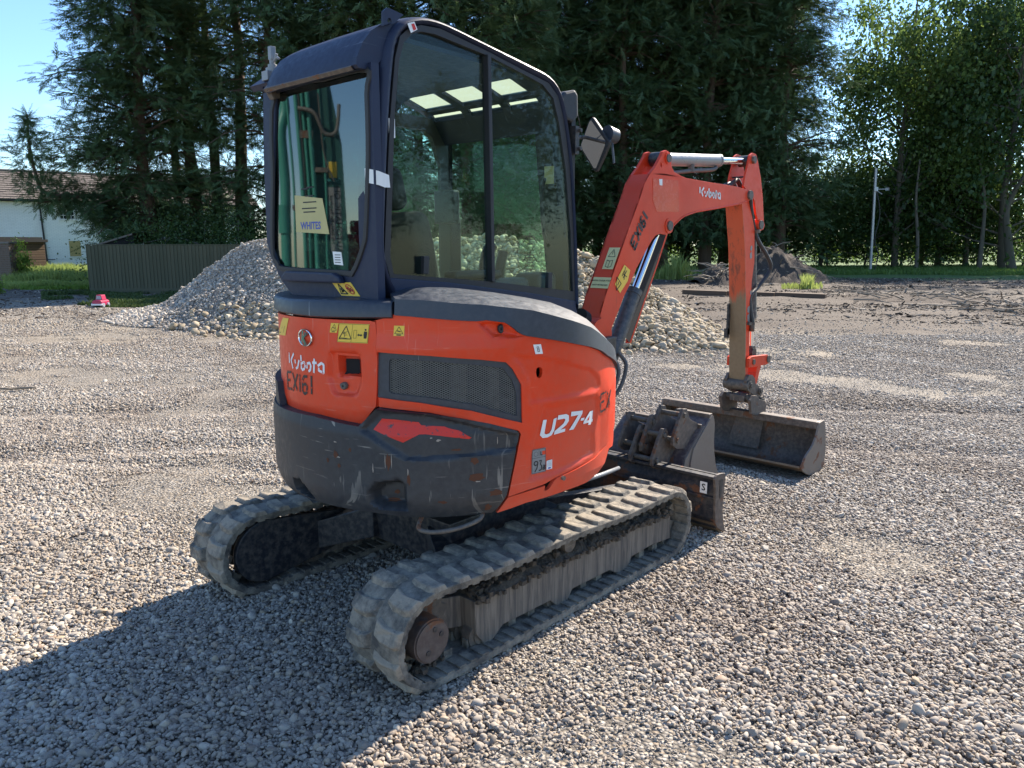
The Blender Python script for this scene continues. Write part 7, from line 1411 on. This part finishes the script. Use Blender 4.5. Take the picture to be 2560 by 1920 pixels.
# the big tree on the left, with its leaning side limbs and the upright leader on the far left
BT=tree('conifer_tree','broad dark conifer left of the cab with feathery layered branches',CL,at(395,33.),.6,1.0)
BT2=tree('conifer_tree','conifer immediately right of the broad left tree, behind the fence',C0[0],at(470,36.5),2.1,.72)
grp='tall conifers behind the yard'
def limbspray(parent,pts,rad,nspr,spread,seed,cone=None,sc=.8):
    rng=np.random.default_rng(seed); T=fan_template(rng); P=[np.array(p) for p in catmull(pts,8)]; mb=MB(); mb.tube([tuple(p) for p in P],rad,6,rads=list(np.linspace(rad,rad*.3,len(P)))); o=mb.ob('side_limb','bark',parent)
    pos=[];dr=[]
    for k in range(nspr):
        t=rng.uniform(.15,1); i=min(len(P)-1,int(t*(len(P)-1))); sp=spread*(1 if cone is None else cone(P[i][2])); p=P[i]+rng.normal(0,sp,3)*np.array([1,1,.5]); pos.append(p); d=p-P[i]; d/=np.linalg.norm(d)+1e-6; dr.append(d+rng.normal(0,.4,3)+np.array([0,0,-.05]))
    A,F_=place(*T,np.array(pos),np.array(dr),np.array([[0,0,1.]]*len(pos))+rng.normal(0,.3,(len(pos),3)),sc*rng.uniform(.5,1.1,len(pos)))
    me=npmesh(A,F_,'side_sprays'); me.materials.append(M['needles']); q=link('side_sprays',me,None,parent); 
SMALL=empty('small_conifer'); tag(SMALL,'small pointed conifer rising above the white house roof at far left','tree')
D1=31.
limbspray(SMALL,[Wp(290,500,33.),Wp(240,490,32.),Wp(170,490,D1),Wp(110,480,D1),Wp(85,420,D1),Wp(72,350,D1),Wp(68,285,D1)],.12,1150,.48,5,sc=.60,cone=lambda z:max(.10,min(1.,(Wp(68,285,D1).z-z)/1.9))) 
limbspray(SMALL,[Wp(300,520,32.5),Wp(230,510,32.),Wp(160,500,31.),Wp(95,508,30.6)],.08,420,.42,6,sc=.55)
limbspray(SMALL,[Wp(330,540,32.5),Wp(290,545,31.5),Wp(245,585,31.)],.05,220,.32,7,sc=.5)
thin=[(505,35.5,1.02,'slim bare-stemmed conifer nearest the broad left tree'),(560,37.5,.95,'slim bare-stemmed conifer between the other two thin ones'),(628,36.,1.05,'slim bare-stemmed conifer hard against the left edge of the cab')]
for k,(px_,d_,s_,lb) in enumerate(thin): tree('conifer_tree',lb,CT,at(px_,d_),k*1.9,s_,s_*1.15,group='thin stemmed conifers')
row=[(705,34,.86,0,'tall conifer directly behind the cab roof lifting lug'),(820,35,.84,1,'dark conifer behind the cab, left of its middle'),(935,34,.86,2,'dark conifer behind the cab roof'),(1050,35,.85,0,'dense conifer above the front half of the cab roof'),
(1165,35.5,.86,1,'dense conifer over the cab front corner'),(1260,38,.92,2,'conifer behind the cab work light'),(1330,46,1.05,0,'conifer behind the wing mirror'),(1440,48,1.,1,'conifer just right of the wing mirror'),(1545,46,1.05,2,'conifer above the boom knee'),(1650,48,1.0,0,'conifer above the boom cylinder'),(1755,47,1.06,1,'conifer over the middle of the upper boom'),(1850,48,1.,2,'conifer above the boom tip'),(1935,47,.98,0,'rightmost tall conifer beside the gap of sky')]
for px_,d_,s_,k,lb in row: tree('conifer_tree',lb,C0[k],at(px_,d_),px_*.7,s_,s_*1.12,group=grp)
for k,px_ in enumerate((1285,1385,1490,1600,1705,1800,1885)): tree('conifer_tree','tall dark conifer in the back row, mostly hidden behind the front trees',C0[(k+1)%3],at(px_,53+(k%3)),px_*1.3,1.,1.12,group='back row conifers')
# leafy trees on the right
A1=leafy(21,17,3.9,21000,.24,.20,'ash_leaves',110,limb=34,spread=.75); A2=leafy(22,16,4.6,26000,.25,.10,'dark_leaves',130,limb=34,spread=.8); B1=leafy(23,5.5,3.2,6500,.17,.16,'dark_leaves',70,limb=12,spread=1.); B2=leafy(24,4.2,3.,7000,.17,.0,'bright_leaves',60,limb=8,spread=1.)
tree('leafy_tree','open light-leaved tree in the middle of the right-hand gap',A1,at(2225,52),.4,1.02,1.2)
tree('leafy_tree','slender light-leaved tree just left of the dark top right tree',A1,at(2400,55),2.4,.85,1.15)
tree('leafy_tree','light-leaved tree between the metal pole and the dark right-hand tree',A1,at(2330,57),4.,1.,1.2)
tree('leafy_tree','dark heavy tree filling the top right corner',A2,at(2490,50),1.,1.2,1.4)
tree('leafy_tree','dark heavy tree standing behind the metal pole',A2,at(2290,60),3.,.9,.62)
tree('leafy_tree','low dark tree right of the rightmost conifer',A2,at(2040,55),5.,.8,.50)
bk=0
for k,(px_,d_,s_,mm,lb) in enumerate([(1500,52,1.1,B1,''),(1620,54,1.1,B1,''),(1740,53,1.15,B1,''),(1860,55,1.2,B1,''),(1960,53,1.25,B1,''),(2060,55,1.3,B1,''),(2150,56,1.2,B1,''),(2240,58,1.3,B1,''),(2340,56,1.2,B1,''),(2430,58,1.3,B1,''),(2540,56,1.3,B1,''),(2640,55,1.3,B1,'')]):
    tree('bush','dark leafy bush in the undergrowth, '+('below the boom knee','under the boom cylinder','left of the dipper arm','behind the dipper arm','behind the earth mound','below the gap of sky','just left of the metal pole','just right of the metal pole','right of the slim pale stem','left of the thin straight trunk','behind the leaning trunk','cut by the right edge')[k],mm,at(px_,d_),k*1.7,s_,s_*.95,cat='bush',group='undergrowth bushes under the trees')
for k,(px_,d_,s_) in enumerate([(1350,75,1.2),(1600,74,1.2),(1850,78,1.3),(2080,76,1.3),(2250,80,1.4),(2420,78,1.4),(2600,77,1.4),(2780,78,1.4)]):
    tree('bush','sunlit green bush glimpsed through the trunks far behind',B2,at(px_,d_),k*2.1,s_,s_,cat='bush',group='sunlit bushes behind the trees')  # paler leaf colour stands for sunlight on these bushes
# bare lower stems on the right
simple('inside_bark',(.05,.042,.033),.9,0,.3,8)
for k,(pts,lb,r_) in enumerate([([(2532,655),(2520,600),(2518,520),(2560,440)],'dark leaning trunk near the right edge',.30),([(2450,652),(2455,600),(2462,500),(2450,400)],'thin straight trunk left of the leaning one',.16),([(2292,655),(2294,600),(2290,500),(2300,400)],'thin dark stem right of the metal pole',.13),([(1892,640),(1892,560),(1898,450),(1890,380)],'slim pale stem seen right of the dipper arm',.13)]):
    P_=[Wp(a_,b_,49.) for a_,b_ in pts]; P_[0].z=-.1; mb=MB(); mb.tube(catmull([tuple(p) for p in P_],6),r_,9,rads=list(np.linspace(r_,r_*.35,len(catmull([tuple(p) for p in P_],6))))); o=mb.ob('tree_stem','grey_bark',None,smooth=60); tag(o,lb,'tree stem')
# ivy and shrub along the fence top, vine on the pillar
SB=leafy(31,2.6,2.1,8000,.10,.0,'dark_leaves',60,limb=10,spread=1.)
for k,(px_,d_,s_,lb) in enumerate([(395,30.5,.9,'dark shrub over the left part of the fence'),(470,30.5,.9,'dark shrub over the middle of the fence'),(530,30.5,1.05,'dark shrub over the right end of the fence'),(610,31.,1.05,'dark shrub behind the crest of the heap')]): tree('shrub',lb,SB,at(px_,d_),k*1.3,s_,s_,cat='shrub')
VN=leafy(32,1.9,.62,2600,.12,.0,'bright_leaves',40,limb=6,spread=1.2); tree('vine','bright green vine climbing over the brick pillar',VN,G(52,708),0,.62,.98,cat='vine'); tree('vine','bright green leaves at the left edge in front of the pillar',VN,G(-20,735),2.,.5,.35,cat='vine')
# grass and weeds
def blades(name,label,region,n,hgt,wd,mat,seed,lean=.5):
    rng=np.random.default_rng(seed); d,l,k=region(rng,n); n=len(d); x=CAM.x+FWD.x*d+RGT.x*l; y=CAM.y+FWD.y*d+RGT.y*l
    h=hgt*rng.uniform(.35,1.25,n)*k; az=rng.uniform(0,2*PI,n); w_=wd*rng.uniform(.6,1.3,n); le=lean*h*rng.uniform(.1,1.,n); la=rng.uniform(0,2*PI,n); z=ground_z(x,y)
    b=np.stack([x,y,z-.02],1); s_=np.stack([np.cos(az)*w_,np.sin(az)*w_,0*w_],1); m=b+np.stack([np.cos(la)*le*.35,np.sin(la)*le*.35,h*.6],1); t=b+np.stack([np.cos(la)*le,np.sin(la)*le,h],1)
    V=np.stack([b-s_,b+s_,m+s_*.8,m-s_*.8,t],1).reshape(-1,3); i=np.arange(n)[:,None]*5; F=np.concatenate([i+np.array([[0,1,2]]),i+np.array([[0,2,3]]),i+np.array([[3,2,4]])])
    me=npmesh(V,F,name); o=link(name,me,mat); tag(o,label,name.split('_')[0],kind='stuff'); return o
def reg_left(rng,n):
    d=rng.uniform(28.5,42,n); px_=rng.uniform(20,240,n); l=(px_-1280)/1923*d; k=.5+snoise(d,l,3,3,.8); k=np.where(d<31,k*.45,k); return d,l,k
blades('weeds','sunlit green and straw weeds in front of the white house',reg_left,30000,.52,.022,'grass_blades',1)
def reg_left2(rng,n):
    d=rng.uniform(28,31.5,n); px_=rng.uniform(60,235,n); l=(px_-1280)/1923*d; return d,l,.25+.5*snoise(d,l,4,3,1.)
blades('nettles','low bright green plants at the edge of the yard by the house',reg_left2,9000,.30,.035,'bright_leaves',2)
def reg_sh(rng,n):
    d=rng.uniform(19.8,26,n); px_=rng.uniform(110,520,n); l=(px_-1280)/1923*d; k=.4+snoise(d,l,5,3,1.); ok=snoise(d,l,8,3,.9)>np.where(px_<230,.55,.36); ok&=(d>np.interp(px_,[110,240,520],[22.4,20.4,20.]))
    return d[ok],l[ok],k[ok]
blades('shaded_weeds','weeds along the foot of the fence, their green darkened for shade',reg_sh,22000,.14,.022,'shade_tint_blades',3)
def reg_r(rng,n):
    d=rng.uniform(36,56,n); px_=rng.uniform(1420,2620,n); l=(px_-1280)/1923*d; k=.5+snoise(d,l,6,3,.5); ok=(d>40+4*snoise(d,l,9,3,.3)+(px_>1750)*(px_<2080)*1.5)
    return d[ok],l[ok],k[ok]
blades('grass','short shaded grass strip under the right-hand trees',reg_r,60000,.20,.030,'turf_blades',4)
def reg_w(rng,n):
    d=rng.uniform(35.5,38.5,n); px_=rng.normal(1690,38,n); l=(px_-1280)/1923*d; return d,l,np.clip(1.3-np.abs(px_-1690)/60,.2,1.3)
blades('tall_weeds','pale green tall weeds right of the boom in front of the grass',reg_w,900,.9,.03,'grass_blades',5)
def reg_k(rng,n):
    d=rng.uniform(28.5,30.5,n); px_=np.where(rng.uniform(0,1,n)<.35,rng.normal(2012,10,n),rng.uniform(1950,2050,n)); l=(px_-1280)/1923*d; return d,l,np.where(np.abs(px_-2012)<14,2.2,.8)
blades('yellow_grass','yellow-green tuft of grass behind the timber sleeper',reg_k,700,.22,.02,'grass_blades',6)
# ================================================================ RIGHT BACKGROUND
def mound(name,label,px0,px1,d,hmax,seed,mat,depth=3.,stick_n=0,cat='mound'):
    l0=(px0-1280)/1923*d; l1=(px1-1280)/1923*d; us=np.linspace(0,1,70); vs_=np.linspace(-1,1,34); U,Vv=np.meshgrid(us,vs_,indexing='ij'); Lm_=l0+(l1-l0)*U; Dm=d+depth*Vv
    pk=.5; h=hmax*np.clip(1-(np.abs(U-.42)/.5)**1.25,0,1)*np.clip(1-np.abs(Vv)**1.5,0,1); h=h+(h>0)*np.clip(h*4,0,1)*hmax*(.35*(snoise(Lm_,Dm,seed,5,1.6)-.5)+.12*(snoise(Lm_,Dm,seed+1,4,7.)-.5))
    X=CAM.x+FWD.x*Dm+RGT.x*Lm_; Y=CAM.y+FWD.y*Dm+RGT.y*Lm_; Z=np.where(h>.002,h-.05,-.06); n0,n1=U.shape; idx=np.arange(n0*n1).reshape(n0,n1); F=np.stack([idx[:-1,:-1],idx[1:,:-1],idx[1:,1:],idx[:-1,1:]],-1).reshape(-1,4)
    o0=empty(name); tag(o0,label,cat); me=mesh(np.stack([X,Y,Z],-1).reshape(-1,3).tolist(),F.tolist()); link('earth',me,mat,o0,smooth=True); rs=random.Random(seed)
    mb=MB()
    for k in range(stick_n):
        i=rs.randrange(6,64); j=rs.randrange(4,26); p=Vector((X[i,j],Y[i,j],max(Z[i,j],0)+.04)); q=p+Vector((rs.gauss(0,.5),rs.gauss(0,.5),rs.gauss(.0,.14))); mb.tube([tuple(p),tuple((p+q)/2+Vector((0,0,.05))),tuple(q)],.03,5,rads=[.028*rs.uniform(.5,1.2),.02,.008])
    if stick_n: s_=mb.ob('sticks','dry_wood',o0); s_['kind']='stuff'
a=N('dark_earth'); P=a.co('world'); M['dark_earth']=a.pbr(a.mix(a.noise(9,9,.75,vec=P),(.028,.020,.015),(.12,.088,.066)),.95,0.,a.bump(a.noise(14,9,.75,vec=P),1.,.06))
mound('earth_mound','tall mound of dark earth and roots right of the dipper arm',1825,2055,36.,1.62,41,'dark_earth',3.2,40)
mound('root_pile','low tangled pile of roots and sticks left of the dipper arm',1735,1850,33.,.85,43,'dark_earth',1.8,110)
mound('brush_pile','very low scatter of branches at the right edge of the yard',2380,2640,19.5,.10,45,'dark_earth',1.4,60)
mound('earth_ridge','low ridge of churned earth and bark across the right of the yard',1980,2650,24.,.14,47,'dark_earth',2.2,70)
kL=G(1705,734); kR=G(2065,748); KB=empty('timber_sleeper'); tag(KB,'long dark timber sleeper edging the yard below the earth mound','sleeper')
dv=(kR-kL); L_=dv.length; KB.location=kL; KB.rotation_euler=(0,0,math.atan2(dv.y,dv.x))
for k in range(3):
    mb=MB(); mb.box(k*L_/3,(k+1)*L_/3-.03,0,.22,-.05,.13+.01*k); mb.ob('timber','shed_board',KB,bevel=.015)
pb_=Wp(2177,662,47.); pt_=Wp(2190,421,47.); POLE=empty('metal_pole',(pb_.x,pb_.y,0)); tag(POLE,'galvanised metal pole with a small camera box standing on the grass','pole')
simple('galvanised',(.34,.35,.37),.4,.6,.1,5)
tp_=pt_-Vector((pb_.x,pb_.y,0)); up_=tp_.normalized()
mb=MB(); mb.cyl((0,0,-.2),tuple(tp_),.085,14); mb.ob('post','galvanised',POLE,smooth=40)
q=tp_*.80; mb=MB(); mb.box(q.x-.2,q.x-.02,q.y-.2,q.y-.05,q.z-.12,q.z+.12); mb.ob('camera_box','label_white',POLE,bevel=.01)
mb=MB(); mb.tube([tuple(q),tuple(q+RGT*.75+Vector((0,0,.02)))],.03,6); mb.tube([tuple(q),tuple(q+RGT*.45-Vector((0,0,.28)))],.025,6); mb.box(q.x+RGT.x*.75-.09,q.x+RGT.x*.75+.09,q.y+RGT.y*.75-.09,q.y+RGT.y*.75+.09,q.z-.07,q.z+.09); mb.ob('bracket','galvanised',POLE)
mb=MB(); mb.tube(catmull([tuple(q+RGT*.1),tuple(q*.7+RGT*.38),tuple(q*.4+RGT*.16),tuple(q*.2+RGT*.42),tuple(q*.02+RGT*.25)],8),.03,6); mb.ob('cable','hose',POLE)
mb=MB(); mb.box(tp_.x-.02,tp_.x+.22,tp_.y-.05,tp_.y+.05,tp_.z-.06,tp_.z+.02); mb.ob('top_fitting','galvanised',POLE)
# trees standing beside the yard out of frame: seen mirrored in the cab glass
for k,(az_,ds_,s_,mm) in enumerate([(-22,34,.7,A1),(-38,30,.62,A1),(-52,36,.75,A2),(-68,34,.7,A2)]):
    tree('side_tree','tree beyond the right side of the yard, seen only in the glass',mm,Vector((CAM.x+ds_*math.cos(R(az_)),CAM.y+ds_*math.sin(R(az_)),0)),k,s_,s_,group='trees outside the picture')
# ================================================================ GREEN MACHINE mirrored in the rear window
GM=empty('green_excavator',(-4.84,6.48,0),R(-146.8)); tag(GM,'teal green excavator arm parked behind the photographer, mirrored in the rear window','excavator')
GM.scale=(-1,1,1.22)
simple('teal',(.04,.22,.17),.45,0,.15,8); simple('dark_teal',(.02,.085,.075),.5,0,.2,8); simple('burgundy',(.16,.012,.02),.5)
# local frame: x across (left in mirror is -x), y toward the window
mb=MB(); mb.tube(catmull([(.44,.15,.3),(.44,.15,1.0),(.43,.15,1.5),(.41,.15,2.0),(.43,.15,2.5),(.37,.12,2.75),(.42,.1,3.1)],8),.066,16,rads=None); mb.ob('arm_cylinder','teal',GM,smooth=60)
mb=MB(); mb.cyl((.44,.15,1.45),(.44,.15,1.75),.082,20); mb.ob('cylinder_collar','teal',GM,smooth=40)
for k,(x,r_,m_) in enumerate(((.31,.016,'teal'),(.20,.026,'teal'),(.12,.020,'teal'),(.05,.030,'teal'),(-.10,.014,'teal'),(.16,.016,'hose'))):
    mb=MB(); mb.tube(catmull([(x,.2,.4),(x+.01*(-1)**k,.2,1.2),(x-.012,.2,1.9),(x+.01,.2,2.5),(x+.03,.2,2.9),(x+.04,.2,3.2)],8),r_,8); mb.ob('hydraulic_pipe',m_,GM,smooth=60)
mb=MB(); mb.box(.02,.33,.16,.24,1.70,1.75); mb.box(-.14,.05,.14,.22,2.10,2.15); mb.box(.03,.20,.14,.22,2.45,2.53); mb.ob('pipe_clamp','dusty_steel',GM)
mb=MB(); mb.prism([(.02,.3),(-.30,.3),(-.38,1.2),(-.34,2.4),(-.18,3.2),(.24,3.2),(.20,.8)],-.15,.12); mb.ob('dipper_arm','dark_teal',GM,bevel=.01)
mb=MB(); mb.tube(catmull([(.2,.25,2.75),(.0,.3,2.70),(-.12,.3,2.5),(-.27,.3,2.52),(-.32,.28,2.8)],8),.024,8); mb.tube(catmull([(-.06,.3,2.9),(-.10,.3,2.3),(-.22,.3,2.0)],8),.010,6); mb.ob('hydraulic_hose','hose_dusty',GM,smooth=60)
mb=MB(); mb.box(-1.4,-.36,-.4,-.1,.2,1.45); mb.box(-1.2,-.42,-.35,-.15,1.45,1.6); mb.ob('body','burgundy',GM,bevel=.03)
mb=MB(); mb.box(-.5,.9,-.9,-.3,0,.9); mb.ob('undercarriage','dark_teal',GM)
mb=MB(); mb.add([(-.14,.125,1.25),(-.30,.125,1.25),(-.30,.125,1.95),(-.14,.125,1.95)],[(0,1,2,3)]); mb.ob('hitch_label','label_grey',GM)
for tx,sz_,off in (('AUTOMATIC QH',.095,.035),('No Safety Pin Required',.055,-.045)):
    vs,fs=text_polys(tx,sz_,.001); link('hitch_text',mesh([(-.22-y-off,.130,1.60+x) for x,y in vs],fs),'ink',GM)
mb=MB(); mb.add([(-.16,.126,2.05),(-.26,.126,2.05),(-.26,.126,2.22),(-.16,.126,2.22)],[(0,1,2,3)]); mb.ob('warning_sticker','yellow',GM)
